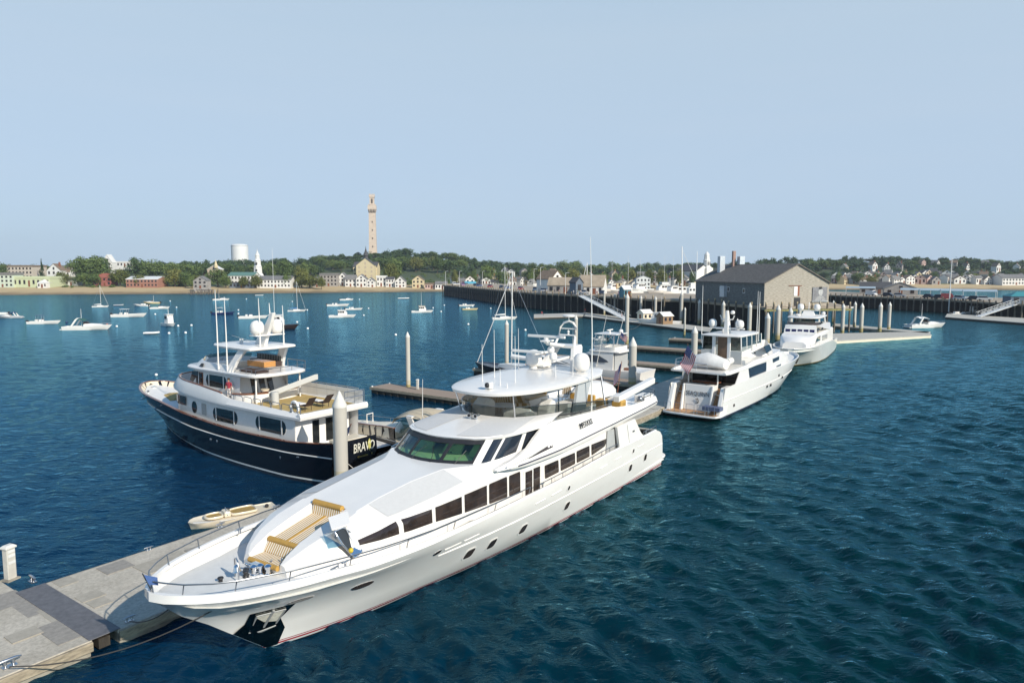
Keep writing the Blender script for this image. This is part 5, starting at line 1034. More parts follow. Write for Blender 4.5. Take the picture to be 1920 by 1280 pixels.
    # bridge
    lofted(Y, 'bridge', GREYW, [(8.6, [(1.4, 4.9), (1.2, 5.2), (0, 5.2)]), (9.6, [(2.0, 4.9), (1.7, 5.6), (0, 5.7)]), (10.6, [(2.3, 4.8), (2.1, 5.9), (1.6, 6.15), (0, 6.2)]), (12.5, [(2.45, 4.6), (2.32, 6.2), (2.2, 6.5), (2.0, 6.5), (1.9, 5.6), (0, 5.6)]), (18.6, [(2.5, 4.5), (2.35, 6.1), (2.25, 6.35), (2.05, 6.35), (1.95, 5.5), (0, 5.5)]), (20.0, [(2.55, 4.5), (2.5, 4.9), (2.4, 5.0), (2.2, 5.0), (2.1, 4.9), (0, 4.9)])], 34)
    for sg in (1, -1):
        MB().prism([L(a, sg * (b + .05), c) for a, b, c in ((11.4, 2.38, 5.3), (13.5, 2.48, 5.1), (14.2, 2.40, 5.92), (12.3, 2.36, 6.0))], (0, .06 * sg, 0)).build('bridge_window', BGLASS, Y)
        MB().ball(L(17.0, sg * 2.45, 5.5), .1, 8, 6).build('side_light', BLACK, Y)
    rf = MB(); slab(rf, half_loop([(13.2, 0), (13.4, 1.2), (14.2, 1.9), (16, 2.15), (20.2, 2.15), (20.5, 0)], 24), 7.28, 7.45, .08, .1); rfo = rf.build('hardtop', WHITE, Y, smooth=45)
    for sg in (1, -1):
        for s0, s1 in ((14.0, 15.3), (15.5, 16.8), (17.0, 18.3), (18.5, 19.8)):
            MB().prism([L(s0, sg * 2.05, 6.3), L(s1, sg * 2.05, 6.3), L(s1, sg * 2.0, 7.28), L(s0, sg * 2.0, 7.28)], (0, -.03 * sg, 0)).build('enclosure_panel', TINT, Y, recalc=False)
        for s in (13.9, 15.4, 16.9, 18.4, 20.0): MB().tube([L(s, sg * 2.06, 6.0), L(s, sg * 2.0, 7.3)], .06, 6).build('hardtop_post', WHITE, Y)
    for w0, w1, m in ((-2.0, -.9, TINT), (1.0, 2.0, TINT)):
        MB().prism([L(20.0, w0, 5.9), L(20.0, w1, 5.9), L(20.0, w1, 7.28), L(20.0, w0, 7.28)], (.02, 0, 0)).build('aft_enclosure_panel', m, Y, recalc=False)
    aw = MB(); aw.box(L(20.05, -1.4, 5.2), (.08, 1.5, 1.3)); aw.box(L(20.05, 1.4, 5.2), (.08, 1.5, 1.3)); aw.build('aft_wall', mat('pale_grey_panel', (.5, .5, .48), .5), Y)
    for w0 in (-.8, .8): MB().box(L(20.05, w0, 6.2), (.16, .35, 2.2)).build('door_pillar', GREYW, Y, bevel=.05)
    MB().box(L(19.6, 0, 6.1), (.05, 1.1, 2.2)).build('companion_door', mat('door_brown', (.16, .10, .06), .4, var=.2), Y)
    m = MB(); m.loft([[L(s + a, b, z) for a, b in ((-.4 * k, -.2 * k), (.4 * k, -.2 * k), (.4 * k, .2 * k), (-.4 * k, .2 * k))] for s, z, k in ((18.5, 7.4, 1.2), (18.6, 8.6, .9), (18.7, 9.9, .5))]); m.box(L(18.6, 0, 8.05), (.4, 3.6, .12))
    for sg in (1, -1): m.tube([L(18.65, 0, 8.9), L(18.65, sg * .6, 9.0), L(18.65, sg * .75, 9.4)], .07, 6)
    mo = m.build('mast', WHITE, Y, smooth=40)
    for w0 in (1.6, -1.3): dome(mo, L(18.5, w0, 8.12), .42, .85)
    dome(mo, L(18.2, -.4, 9.5), .22, .4)
    r_ = MB(); r_.box(L(17.6, .8, 7.9), (.16, 1.6, .14)); r_.tube([L(17.6, .8, 7.5), L(17.6, .8, 7.9)], .12, 8); r_.build('radar_scanner', WHITE, rfo, bevel=.03)
    for s, w0, t_ in ((20.2, 2.1, 12.5), (15.0, -2.1, 11.8), (15.6, -2.1, 11.9)): MB().tube([L(s, w0, 6.5), L(s, w0, t_)], [.05, .02], 6).build('whip_antenna', WHITE, Y)
    MB().tube([L(19.2, -2.3, 5.2 + .0), L(19.2, -2.3, 5.21)], .42, 14).build('life_raft_canister', OFFW, Y)
    rb = MB(); rb.tube([L(21.0, -1.4, 5.0), L(22.4, -1.5, 5.0)], .35, 12); rb.build('life_raft', WHITE, Y, smooth=50)
    r_ = MB(); rail(r_, [(s, 2.7, 4.4) for s in (20.5, 22, 23.5, 25)], .85, .03, 1, 0, 2); rail(r_, [(25.4, w0, 4.35) for w0 in (2.6, 1.5, .4, -.7)], .7, .03, 1, 0, 2); r_.build('boat_deck_rail', STEEL, Y, smooth=60)
    es = MB(); es.tube([L(25.6, .9, 4.3), L(26.4, .9, 7.0)], .03, 6); eo = es.build('ensign_staff', VARN, Y)
    flagmesh(eo, L(26.35, .9, 6.85), (-.1, -.75, -1.9), (.15, .95, -1.0), .14)
    return Y
YS = transom_yacht()
def seaq(s, w_, z): a = R(232); return (33.96 + s * math.cos(a) + w_ * math.sin(a), 86.98 + s * math.sin(a) - w_ * math.cos(a), z)
tn = thing('covered_tender', 'covered tender lying across the boat deck of the transom-on white yacht', 'boat', seaq(23.2, .2, 4.32), R(232 + 90))
tm = MB(); tm.loft([[(s, w_ * b, z * c) for w_, z in ((-1, .4), (-1.0, .7), (-.7, 1.0), (0, 1.3), (.7, 1.0), (1.0, .7), (1, .4))] for s, b, c in ((-2.4, .3, .75), (-1.9, .7, .9), (-.9, .95, 1.05), (.1, 1.0, 1.25), (.9, 1.0, 1.1), (2.0, .9, .8))]); tm.build('canvas_cover', CANV, tn, smooth=60)
tm = MB(); tm.loft([[(s, w_ * b, z) for w_, z in ((-1, .42), (-.5, .12), (0, .02), (.5, .12), (1, .42))] for s, b in ((-2.4, .25), (-1.2, .85), (.6, .98), (2.0, .85))]); tm.build('hull', OFFW, tn, smooth=50)
def bow_yacht():
    Y = thing('motor_yacht', 'white yacht moored bow towards us with five square wheelhouse windows', 'yacht', (41.66, 101.88, 0), R(59.1))
    Z = lambda s: ip(s, [(-4.9, 3.0), (0, 3.05), (8, 2.9), (14, 2.55), (22, 2.2), (29, 1.9)])
    shw = [(-4.9, 0), (-4.6, .9), (-3.6, 1.8), (-1.5, 2.65), (2, 3.1), (8, 3.25), (20, 3.2), (29, 2.9)]
    P = [[(.6, 0, -.6), (12, 1.6, -.6), (29, 2.2, -.6)], [(0, 0, 0), (1.5, .8, 0), (3.5, 1.7, 0), (7.6, 2.7, 0), (13.4, 3.1, 0), (22, 3.05, 0), (29.2, 2.75, 0)], [(-1.6, 0, 1.0), (.5, 1.2, 1.0), (3, 2.2, 1.0), (8, 3.0, 1.0), (15, 3.16, 1.0), (29.2, 2.82, 1.0)],
         [(-3.2, 0, 2.0), (-1.5, 1.45, 2.0), (1.5, 2.6, 2.0), (7, 3.14, 1.9), (15, 3.2, 1.6), (29.1, 2.85, 1.2)], [(s, w_, Z(s)) for s, w_ in shw], [(s + .08, max(0, w_ - .12), Z(s) + .04) for s, w_ in shw], [(s + .16, max(0, w_ - .2), Z(s) - .5) for s, w_ in shw]]
    mb, g = hull_mesh(P, 44); hull = mb.build('hull', WHULLG, Y, smooth=34, recalc=False)
    for sg in (1, -1):
        t = MB(); t.tube([L(a, sg * (b + .02), c) for a, b, c in g[4][1:]], .06, 6); t.build('rubbing_strake', WHITE, hull, smooth=60)
        an = MB(); an.prism([L(a, sg * (b + .03), c) for a, b, c in ((-1.9, .28, 1.55), (-.9, .95, 1.5), (-.35, .5, .4), (-.75, .06, .5))], (0, -.05 * -sg, 0)); an.build('anchor_plate', mat('bronze_plate', (.12, .09, .06), .3, .6, var=.4), hull)
    deck_sheet(Y, 'deck', GREYD, -4.5, 28.8, lambda s: ip(s, shw) - .2, lambda s: Z(s) - .45)
    hs = lofted(Y, 'deckhouse', WHITE, [(.4, [(1.7, 2.5), (1.6, 3.2), (1.2, 3.5), (0, 3.55)]), (1.4, [(2.2, 2.5), (2.1, 3.7), (1.8, 4.0), (0, 4.1)]), (2.6, [(2.45, 2.5), (2.38, 4.1), (2.2, 4.35), (0, 4.42)]), (4.6, [(2.55, 2.5), (2.5, 4.3), (2.35, 4.45), (0, 4.5)]), (25, [(2.6, 1.5), (2.55, 4.0), (2.4, 4.2), (0, 4.2)])], 40)
    for sg in (1, -1):
        for q in ([(3.3, 3.3), (4.6, 3.95), (4.9, 3.3)], [(5.05, 3.3), (5.0, 4.0), (5.9, 4.02), (5.9, 3.3)], [(6.1, 3.3), (6.1, 4.02), (7.0, 4.02), (7.0, 3.3)], [(7.2, 3.3), (7.2, 4.02), (8.2, 4.0), (8.2, 3.3)], [(10.5, 3.8), (17, 3.6), (17, 2.8), (10.5, 3.0)]):
            MB().prism([L(a, sg * 2.58, b) for a, b in q], (0, -.05 * -sg, 0)).build('window', BGLASS if q[0][0] < 10 else mat('grey_window', (.25, .26, .27), .1), hs)
    wh = lofted(Y, 'wheelhouse', WHITE, [(4.9, [(2.30, 4.4), (2.28, 4.5), (0, 4.52)]), (5.3, [(2.34, 4.4), (2.3, 5.15), (0, 5.2)]), (5.6, [(2.36, 4.4), (2.3, 5.6), (2.2, 5.7), (0, 5.75)]), (20, [(2.7, 4.1), (2.6, 5.2), (2.5, 5.35), (0, 5.4)])], 34)
    for k in range(5):
        w0 = (k - 2) * .87
        MB().prism([L(5.0, w0 - .34, 4.56), L(5.0, w0 + .34, 4.56), L(5.24, w0 + .33, 5.08), L(5.24, w0 - .33, 5.08)], (-.05, 0, 0)).build('wheelhouse_window', mat('indigo_glass', (.015, .012, .06), .05, spec=.8), wh)
    for sg in (1, -1):
        for q in ([(5.9, 4.75), (6.0, 5.25), (6.7, 5.25), (6.7, 4.75)], [(6.9, 4.75), (6.9, 5.25), (7.8, 5.2), (7.6, 4.75)], [(10, 4.7), (11.5, 5.0), (12.8, 4.95), (12, 4.7)]):
            MB().prism([L(a, sg * 2.42, b) for a, b in q], (0, -.08 * -sg, 0)).build('window', BGLASS, wh)
    vb = [(11.5, 2.5), (8.5, 2.42), (7.0, 2.2), (6.3, 1.2), (6.15, 0), (6.3, -1.2), (7.0, -2.2), (8.5, -2.42), (11.5, -2.5)]
    MB().sheet([[L(a, b, 5.68) for a, b in vb], [L(a + .1, b, 6.08) for a, b in vb]]).build('flybridge_visor', DGLASS, Y, smooth=60)
    for sg in (1, -1):
        MB().prism([L(8.6, sg * 2.3, 5.6), L(9.4, sg * 2.3, 5.6), L(10.0, sg * 2.2, 6.65), L(9.2, sg * 2.2, 6.65)], (0, .14 * sg, 0)).build('hardtop_leg', WHITE, Y)
        MB().prism([L(15.4, sg * 2.4, 5.3), L(16.6, sg * 2.4, 5.3), L(16.0, sg * 2.2, 6.65), L(15.2, sg * 2.2, 6.65)], (0, .14 * sg, 0)).build('hardtop_leg', WHITE, Y)
    MB().prism([L(9, -1.6, 5.7), L(9, 1.6, 5.7), L(9.4, 1.6, 6.5), L(9.4, -1.6, 6.5)], (.03, 0, 0)).build('enclosure_panel', TINT, Y, recalc=False)
    rf = MB(); slab(rf, half_loop([(7.2, 0), (7.4, 1.6), (8.2, 2.4), (12, 2.6), (16, 2.5), (16.6, 0)], 22), 6.6, 6.8, .08, .08); rfo = rf.build('hardtop', WHITE, Y, smooth=45)
    m = MB(); m.loft([[L(s + a, b, z) for a, b in ((-.5, -k), (.5, -k), (.5, k), (-.5, k))] for s, z, k in ((13.2, 6.8, 1.0), (13.6, 7.5, .7))]); m.box(L(13.6, 0, 7.58), (.6, 2.9, .1)); m.tube([L(13.6, 0, 7.6), L(13.6, 0, 8.9)], .06, 6); mo = m.build('mast', WHITE, Y, smooth=30)
    dome(mo, L(13.6, 1.25, 7.66), .50, 1.0); dome(mo, L(13.6, -1.25, 7.66), .50, 1.0)
    dome(rfo, L(10.5, -1.2, 6.85), .45, .3); dome(rfo, L(15.5, 2.0, 6.85), .3, .5)
    r_ = MB(); rail(r_, [(s, w_ - .15, Z(s) + .02) for s, w_ in ((-3.4, 1.9), (-1.5, 2.65), (1, 3.0), (4, 3.17))], .4, .022, 1); r_.build('bow_rail', STEEL, Y, smooth=60)
    for s, w0, t_ in ((9.0, 2.2, 10.0), (12.0, -2.4, 9.6)): MB().tube([L(s, w0, 6.7), L(s, w0, t_)], [.04, .02], 6).build('whip_antenna', WHITE, Y)
    sp_ = MB(); slab(sp_, half_loop([(29, 0), (29, 2.6), (30.2, 2.4), (30.4, 0)], 10), .3, .5, .06); sp_.build('swim_platform', WHITE, Y)
    return Y
YB = bow_yacht()
# ================================================================ docks, piles, dock gear
DU = Vector((.575, .818, 0)); DV = Vector((-.818, .575, 0)); DANG = math.atan2(.818, .575)
def D(u, v, z=0.0): p = DU * u + DV * v; return Vector((p.x, p.y, z))
def uv(p): return (p.x * .575 + p.y * .818, -p.x * .818 + p.y * .575)
def concrete_mat():
    m = bpy.data.materials.new('dock_concrete'); t, p = nodes(m); p.inputs['Roughness'].default_value = 0.9
    g = t.nodes.new('ShaderNodeTexCoord')
    n = t.nodes.new('ShaderNodeTexNoise'); n.inputs['Scale'].default_value = .55; n.inputs['Detail'].default_value = 8; n.inputs['Roughness'].default_value = .65
    r = t.nodes.new('ShaderNodeValToRGB'); e = r.color_ramp.elements; e[0].position = .30; e[0].color = (.36, .325, .265, 1); e[1].position = .72; e[1].color = (.49, .45, .38, 1)
    n2 = t.nodes.new('ShaderNodeTexNoise'); n2.inputs['Scale'].default_value = 9; n2.inputs['Detail'].default_value = 5
    mm = t.nodes.new('ShaderNodeMixRGB'); mm.blend_type = 'OVERLAY'; mm.inputs[0].default_value = .45
    t.links.new(g.outputs['Object'], n.inputs['Vector']); t.links.new(g.outputs['Object'], n2.inputs['Vector']); t.links.new(n.outputs[0], r.inputs[0]); t.links.new(r.outputs[0], mm.inputs[1]); t.links.new(n2.outputs[0], mm.inputs[2]); t.links.new(mm.outputs[0], p.inputs['Base Color'])
    b = t.nodes.new('ShaderNodeBump'); b.inputs['Strength'].default_value = .25; b.inputs['Distance'].default_value = .03; t.links.new(n2.outputs[0], b.inputs['Height']); t.links.new(b.outputs[0], p.inputs['Normal'])
    return m
CONC = concrete_mat()
CONC2 = mat('side_concrete', (.27, .245, .20), .9, var=.45, vscale=1.2, bump=.4, bscale=8)
WALER = mat('weathered_waler', (.28, .235, .17), .85, var=.4, vscale=2.5, stretch=(1, 1, 4))
PATCH = mat('grey_patch', (.27, .25, .22), .8, var=.18, vscale=5); PATCH2 = mat('faint_patch', (.35, .32, .265), .9, var=.12, vscale=4); PLATE = mat('hinge_plate', (.12, .118, .125), .6, var=.25, vscale=4)
PLANK = stripes('dock_planks', ((.30, .235, .18), (.27, .20, .15)), 0, .8, .85, .5)
DARKW = mat('dark_wet_timber', (.035, .028, .02), .7, var=.5, vscale=2, stretch=(4, 4, .5))
PILEC = bands('pile_concrete', 2, [(-2, (.10, .10, .05)), (.25, (.30, .25, .11)), (1.0, (.42, .38, .27)), (1.5, (.46, .44, .39))], .8, 0)
PILECAP = mat('pile_cap', (.60, .59, .55), .7, var=.08)
def float_dock(name, label, u0, u1, v0, v1, top=.6, m=CONC, side=CONC2, group=None, waler=True, plank=False):
    o = thing(name, label, 'dock', tuple(D((u0 + u1) / 2, (v0 + v1) / 2)), DANG, group)
    a, b = (u1 - u0) / 2, (v1 - v0) / 2
    d = MB(); d.span((-a, -b, top - .16), (a, b, top)); d.build('deck', m, o, bevel=.03)
    d = MB(); d.span((-a + .06, -b + .06, -.6), (a - .06, b - .06, top - .163)); d.build('pontoon', side, o)
    if waler:
        for sg in (-1, 1):
            w_ = MB(); w_.span((-a + .02, sg * b, top - .38), (a - .02, sg * (b + .12), top - .03)); w_.build('waler', WALER, o, bevel=.02)
    return o
fd1 = float_dock('floating_dock', 'concrete float at the left edge carrying a white power pedestal', -9, 10.9, 26.4, 62)
hp = thing('hinge_plate', 'dark grey hinge plate bridging two concrete dock floats', 'plate', tuple(D(11.35, 29.7, .6)), DANG)
MB().span((-.55, -3.3, .004), (.55, 3.3, .035)).build('plate', PLATE, hp, bevel=.01); MB().span((-.2, -3.2, -.5), (.2, 3.2, -.12)).build('hinge', DARKW, hp)
fd2 = float_dock('floating_dock', 'long concrete float beside the largest white yacht, between hinge plate and single thick pile', 11.8, 31.0, 26.4, 33.0)
fd3 = float_dock('floating_dock', 'concrete float hidden behind the largest yacht, carrying the hooped gear near its stern', 31.3, 62.5, 26.4, 33.0)
fd4 = float_dock('floating_dock', 'shaded concrete float between the large yacht stern and the transom-on yacht', 62.8, 96, 26.6, 33.0)
fd5 = float_dock('floating_dock', 'concrete float alongside the white yacht moored bow towards us', 96.3, 150, 26.6, 32.6)
for ki, (px, py, du_, dv_, m, par) in enumerate(((74, 1131, 1.5, 1.9, PATCH, fd1), (12, 1125, 1.2, 1.6, PATCH, fd1), (101, 1143, .9, .9, PATCH2, fd1), (114, 1155, .8, 1.1, PATCH2, fd1), (131, 1177, 1.6, 2.0, PATCH, fd1), (122, 1090, .7, .9, PATCH2, fd2), (169, 1117, .9, .8, PATCH2, fd2), (186, 1129, .7, .8, PATCH2, fd2), (217, 1063, 1.2, 1.1, PATCH, fd2), (308, 1054, 2.2, 1.4, PATCH2, fd2), (376, 1030, 1.1, 1.0, PATCH, fd2), (45, 1190, 1.0, .8, PATCH2, fd1))):
    p = at(px, py, .6); q = uv(p); c = uv(par.location)
    b = MB(); b.span((q[0] - c[0] - du_ / 2, q[1] - c[1] - dv_ / 2, .602), (q[0] - c[0] + du_ / 2, q[1] - c[1] + dv_ / 2, .605 + .003 * ki)); b.build('inset_cover', m, par)
def finger(label, u0, u1, tip, z=.72):
    o = thing('finger_dock', label, 'dock', tuple(D((u0 + u1) / 2, (33.1 + tip) / 2)), DANG + math.pi / 2, 'wooden finger docks')
    a = (tip - 33.1) / 2; b = (u1 - u0) / 2
    d = MB(); d.span((-a, -b, z - .14), (a, b, z)); d.build('deck', PLANK, o, bevel=.02)
    d = MB(); d.span((-a + .1, -b + .1, -.5), (a - .1, b - .1, z - .143)); d.build('pontoon', DARKW, o)
    for sg in (-1, 1):
        d = MB(); d.span((-a, sg * b, z - .30), (a, sg * (b + .1), z - .02)); d.build('waler', WALER, o)
        d = MB()
        ks = list(np.arange(-a + .4, a - .3, 1.1)); pts = []
        for k in ks: pts += [(k, -.4), (k + .22, -.4), (k + .22, z - .42), (k + 1.1 if k < ks[-1] else k + .23, z - .42)]
        d.prism([(x, sg * (b - .06), zz) for x, zz in pts + [(a - .1, z - .31), (-a + .4, z - .31)]], (0, .10 * sg, 0))
        d.build('skirt_boards', DARKW, o)
    for sg in (-1, 1):
        c = MB(); c.tube([(a - .25, sg * (b - .1), z + .12), (a - .25, sg * (b - .1), z - .05)], .1, 8); c.build('corner_cap', FWHITE, o)
    return o
finger('wooden finger dock in the middle carrying a lone slim pile and a light bollard', 55.3, 58.3, 58.9)
finger('wooden finger dock under the dark hulled sailing boat', 74.0, 77.6, 58.6)
finger('wooden finger dock right behind the thick pile beside the sport fishing boat', 91.6, 94.4, 60.0)
finger('wooden finger dock with the slim pile rising beyond the transom-on yacht', 111.6, 114.4, 57.0)
finger('shortest and farthest wooden finger dock near the lobster boat', 129.0, 131.8, 53.0)
def plat(name, label, pts, z, m, side, cat='dock', th=.7):
    P = [Vector((p.x, p.y, 0)) for p in pts]; c = sum(P, Vector()) / len(P)
    o = thing(name, label, cat, tuple(c)); Q = [p - c for p in P]
    MB().prism([(q.x, q.y, z - .15) for q in Q], (0, 0, .15)).build('deck', m, o)
    MB().prism([(q.x * .99, q.y * .99, z - th - .5) for q in Q], (0, 0, th + .347)).build('pontoon', side, o)
    return o
plat('floating_dock', 'pale dock end float running to a tip at right', [at(1560, 639, .6), at(1747, 628, .6), at(1740, 621, .6), at(1560, 625, .6)], .6, mat('pale_dock_top', (.42, .40, .35), .85, var=.15), CREAM)
plat('floating_dock', 'thin return float behind the dock tip with a row of pale piles', [at(1560, 611, .6), at(1738, 624, .6), at(1745, 622, .6), at(1564, 606, .6)], .6, mat('pale_dock_top', (0, 0, 0)), CONC2)
plat('floating_dock', 'low float below the aluminium gangway', [at(1093, 592, .6), at(1330, 622, .6), at(1336, 614, .6), at(1098, 586, .6)], .6, mat('pale_dock_top', (0, 0, 0)), DARKW)
plat('floating_dock', 'dark work barge float with a white stripe at the wharf foot', [at(1001, 595, .6), at(1096, 592, .6), at(1098, 586, .6), at(1001, 589, .6)], .6, mat('pale_dock_top', (0, 0, 0)), DARKW)
plat('floating_dock', 'dark float at the right edge under a sloping gangway', [at(1772, 594, .6), at(1935, 606, .6), at(1935, 597, .6), at(1776, 588, .6)], .6, mat('pale_dock_top', (0, 0, 0)), DARKW)
# piles ------------------------------------------------------------
def pile_mesh(r, h):
    o = thing('concrete_pile', 'x', 'pile'); b = MB(); b.lathe([(r, -1.5), (r, h - r * 2.6), (r * 1.0, h - r * 2.0)], (0, 0, 0), 16); b.build('shaft', PILEC, o, smooth=50)
    b = MB(); b.lathe([(r * 1.04, h - r * 2.3), (r * 1.04, h - r * 2.0), (r * .12, h), (.01, h + .02)], (0, 0, 0), 16); b.build('pointed_cap', PILECAP, o, smooth=40)
    return o
ORD = ['first', 'second', 'third', 'fourth', 'fifth', 'sixth', 'seventh', 'eighth', 'ninth', 'tenth', 'eleventh', 'twelfth', 'thirteenth', 'fourteenth', 'fifteenth', 'sixteenth', 'seventeenth', 'eighteenth', 'nineteenth', 'twentieth']
def ordw(k):
    if k < 20: return ORD[k]
    tens = ['', '', 'twenty', 'thirty', 'forty', 'fifty', 'sixty', 'seventy', 'eighty', 'ninety']
    k += 1; t, u = divmod(k, 10)
    if t > 9: return 'hundred-and-' + ORD[k - 101] if k > 100 else 'hundredth'
    return tens[t] + '-' + ORD[u - 1] if u else {20: 'twentieth', 30: 'thirtieth', 40: 'fortieth', 50: 'fiftieth', 60: 'sixtieth', 70: 'seventieth', 80: 'eightieth', 90: 'ninetieth'}[k]
PILES = [(636, 42.8, 733, .44, 'thick pale pile rising in front of the navy yacht stern'), (1187, 81.2, 632, .46, 'thick pale pile right of the covered tender and sport fishing boat'),
    (764, 79.0, 622, .26, 'slim pale pile standing alone on the middle finger dock'), (950, 95.5, 600, .28, 'pale pile beside the mast of the docked sailing boat'), (1080, 103, 590, .28, 'pale pile just right of the large yacht radar mast'),
    (1176.5, 131, 550, .38, 'tall pale pile behind the sport fishing boat'), (1133.5, 215, 546, .3, 'slim pile under the upper half of the aluminium gangway'), (1153, 222, 550, .34, 'slim pile under the lower half of the aluminium gangway'),
    (1202, 205, 554, .38, 'pile behind the cream float shed'), (1229.5, 197, 555, .38, 'pile behind the lobster boat wheelhouse'), (1278.6, 187, 546, .42, 'tall yellow footed pile under the tallest white mast'), (1284.6, 150, 576, .22, 'thin pile left of the transom-on yacht antenna'),
    (1303, 104, 611, .46, 'pile top just behind the ensign of the transom-on yacht'), (1312, 183, 561, .42, 'yellow footed pile at the dark left wall of the shingled warehouse'), (1357, 168, 564, .42, 'pile hidden behind the transom-on yacht mast'), (1383, 132, 597, .42, 'short pile top right of the transom-on yacht mast'),
    (1406.5, 150, 567, .44, 'pile before the near corner of the shingled warehouse'), (1440, 128, 586, .46, 'pile between the transom-on yacht and warehouse corner'), (1460, 140, 571, .46, 'pile in front of the warehouse gable, left'), (1483, 137, 576, .42, 'pile above the bow-on yacht wheelhouse, left side'),
    (1500, 152, 571, .36, 'pile between the bow-on yacht domes'), (1563, 190, 563, .3, 'slim pile touching the right corner of the warehouse'), (1582, 152, 569, .36, 'leftmost of the five tall piles on the dock tip'), (1604, 166, 565, .34, 'second of the five tall piles on the dock tip'), (1617, 157, 568, .42, 'third of the five tall piles on the dock tip'), (1652, 158, 567, .42, 'fourth of the five tall piles on the dock tip'), (1669, 160, 566, .36, 'rightmost of the five tall piles on the dock tip')]
for px, Y, yt, r, lb in PILES:
    top = atY(px, yt, Y); o = pile_mesh(r, top.z); o.location = (top.x, top.y, 0); o['label'] = lb; o['group'] = 'concrete mooring piles'
# pedestal, cleats, ropes -------------------------------------------
def pedestal(label, p, s=1.0):
    o = thing('power_pedestal', label, 'power pedestal', tuple(p), DANG + .3)
    o.scale = (s, s, s)
    MB().span((-.28, -.24, 0), (.28, .24, .06)).build('base_plate', CONC2, o)
    MB().span((-.19, -.15, .06), (.19, .15, 1.42)).build('cabinet', mat('pedestal_grey', (.50, .48, .43), .6, var=.1), o, bevel=.03)
    MB().loft([[(a * k, b * k, z) for a, b in ((-.24, -.2), (.24, -.2), (.24, .2), (-.24, .2))] for z, k in ((1.42, 1), (1.5, 1.02), (1.58, .6))]).build('lid', PILECAP, o, bevel=.02)
    for z in (.75, 1.05, 1.25): MB().span((-.15, -.175, z), (.15, -.152, z + .12)).build('outlet_cover', GREYD, o)
    return o
pedestal('white power pedestal on the concrete float at the left edge', at(20, 1086, .6))
pedestal('small pale bollard light on the middle finger dock', at(783, 730, .72), .75)
pedestal('pale power pedestal beside the thick pile near the sport fishing boat', D(83.5, 32.2, .6), .9)
def dock_cleat(label, p, rz=DANG, name='dock_cleat', s=1.0):
    o = thing(name, label, 'cleat', tuple(p), rz); o.scale = (s, s, s)
    b = MB(); b.span((-.22, -.12, 0), (.22, .12, .04)); b.tube([(-.12, 0, .03), (-.12, 0, .24)], .05, 8); b.tube([(.12, 0, .03), (.12, 0, .24)], .05, 8); b.tube([(-.36, 0, .24), (-.2, 0, .26), (.2, 0, .26), (.36, 0, .24)], [.03, .055, .055, .03], 8)
    b.build('cleat', STEEL, o, smooth=50); return o
dock_cleat('paired steel posts on the float by the power pedestal', at(61, 1090, .6), DANG + 1.57, 'mooring_post', .9)
dock_cleat('steel cleat on the near corner of the left float, rope round it', at(18, 1249, .6), DANG, 'dock_cleat', 1.0)
dock_cleat('steel cleat on the far edge of the long concrete float', at(279, 1031, .6), DANG, s=.6)
dock_cleat('dark cleat beside the cream tender bow', at(413, 988, .6), DANG, s=.75)
dock_cleat('dark cleat beside the cream tender stern', at(517, 954, .6), DANG, s=.75)
dock_cleat('steel cleat on the near edge of the float under the large yacht bow', at(243, 1164, .6), DANG, s=.7)
def rope(label, pts, r=.022, m=ROPE, sag=.3, name='mooring_line'):
    a, b = Vector(pts[0]), Vector(pts[-1]); P = [a.lerp(b, t) - Vector((0, 0, sag * 4 * t * (1 - t))) for t in np.linspace(0, 1, 12)]
    c = P[0].copy(); o = MB().tube([p - c for p in P], r, 6).build(name, m, None, smooth=60); o.location = c
    return tag(o, label, 'rope', 'mooring lines')
rope('dark mooring line from the near corner cleat to the large yacht bow', (at(18, 1249, .85), yaxis(-2.6, .9, 2.9)), sag=.5)
rope('short dark mooring line from the near edge cleat up to the large yacht bow', (at(243, 1164, .85), yaxis(-3.2, -.4, 3.0)), sag=.25)
rope('pale line from the navy yacht stern to the dock behind the thick pile', (nav(25.8, 2.6, 2.9), D(30.2, 32.6, .8)), .02, ROPEW, .2)
rope('pale line from the lobster boat to the tall slim pile', (at(1204, 604, 2), atY(1178, 617, 131)), .04, ROPE, .5)
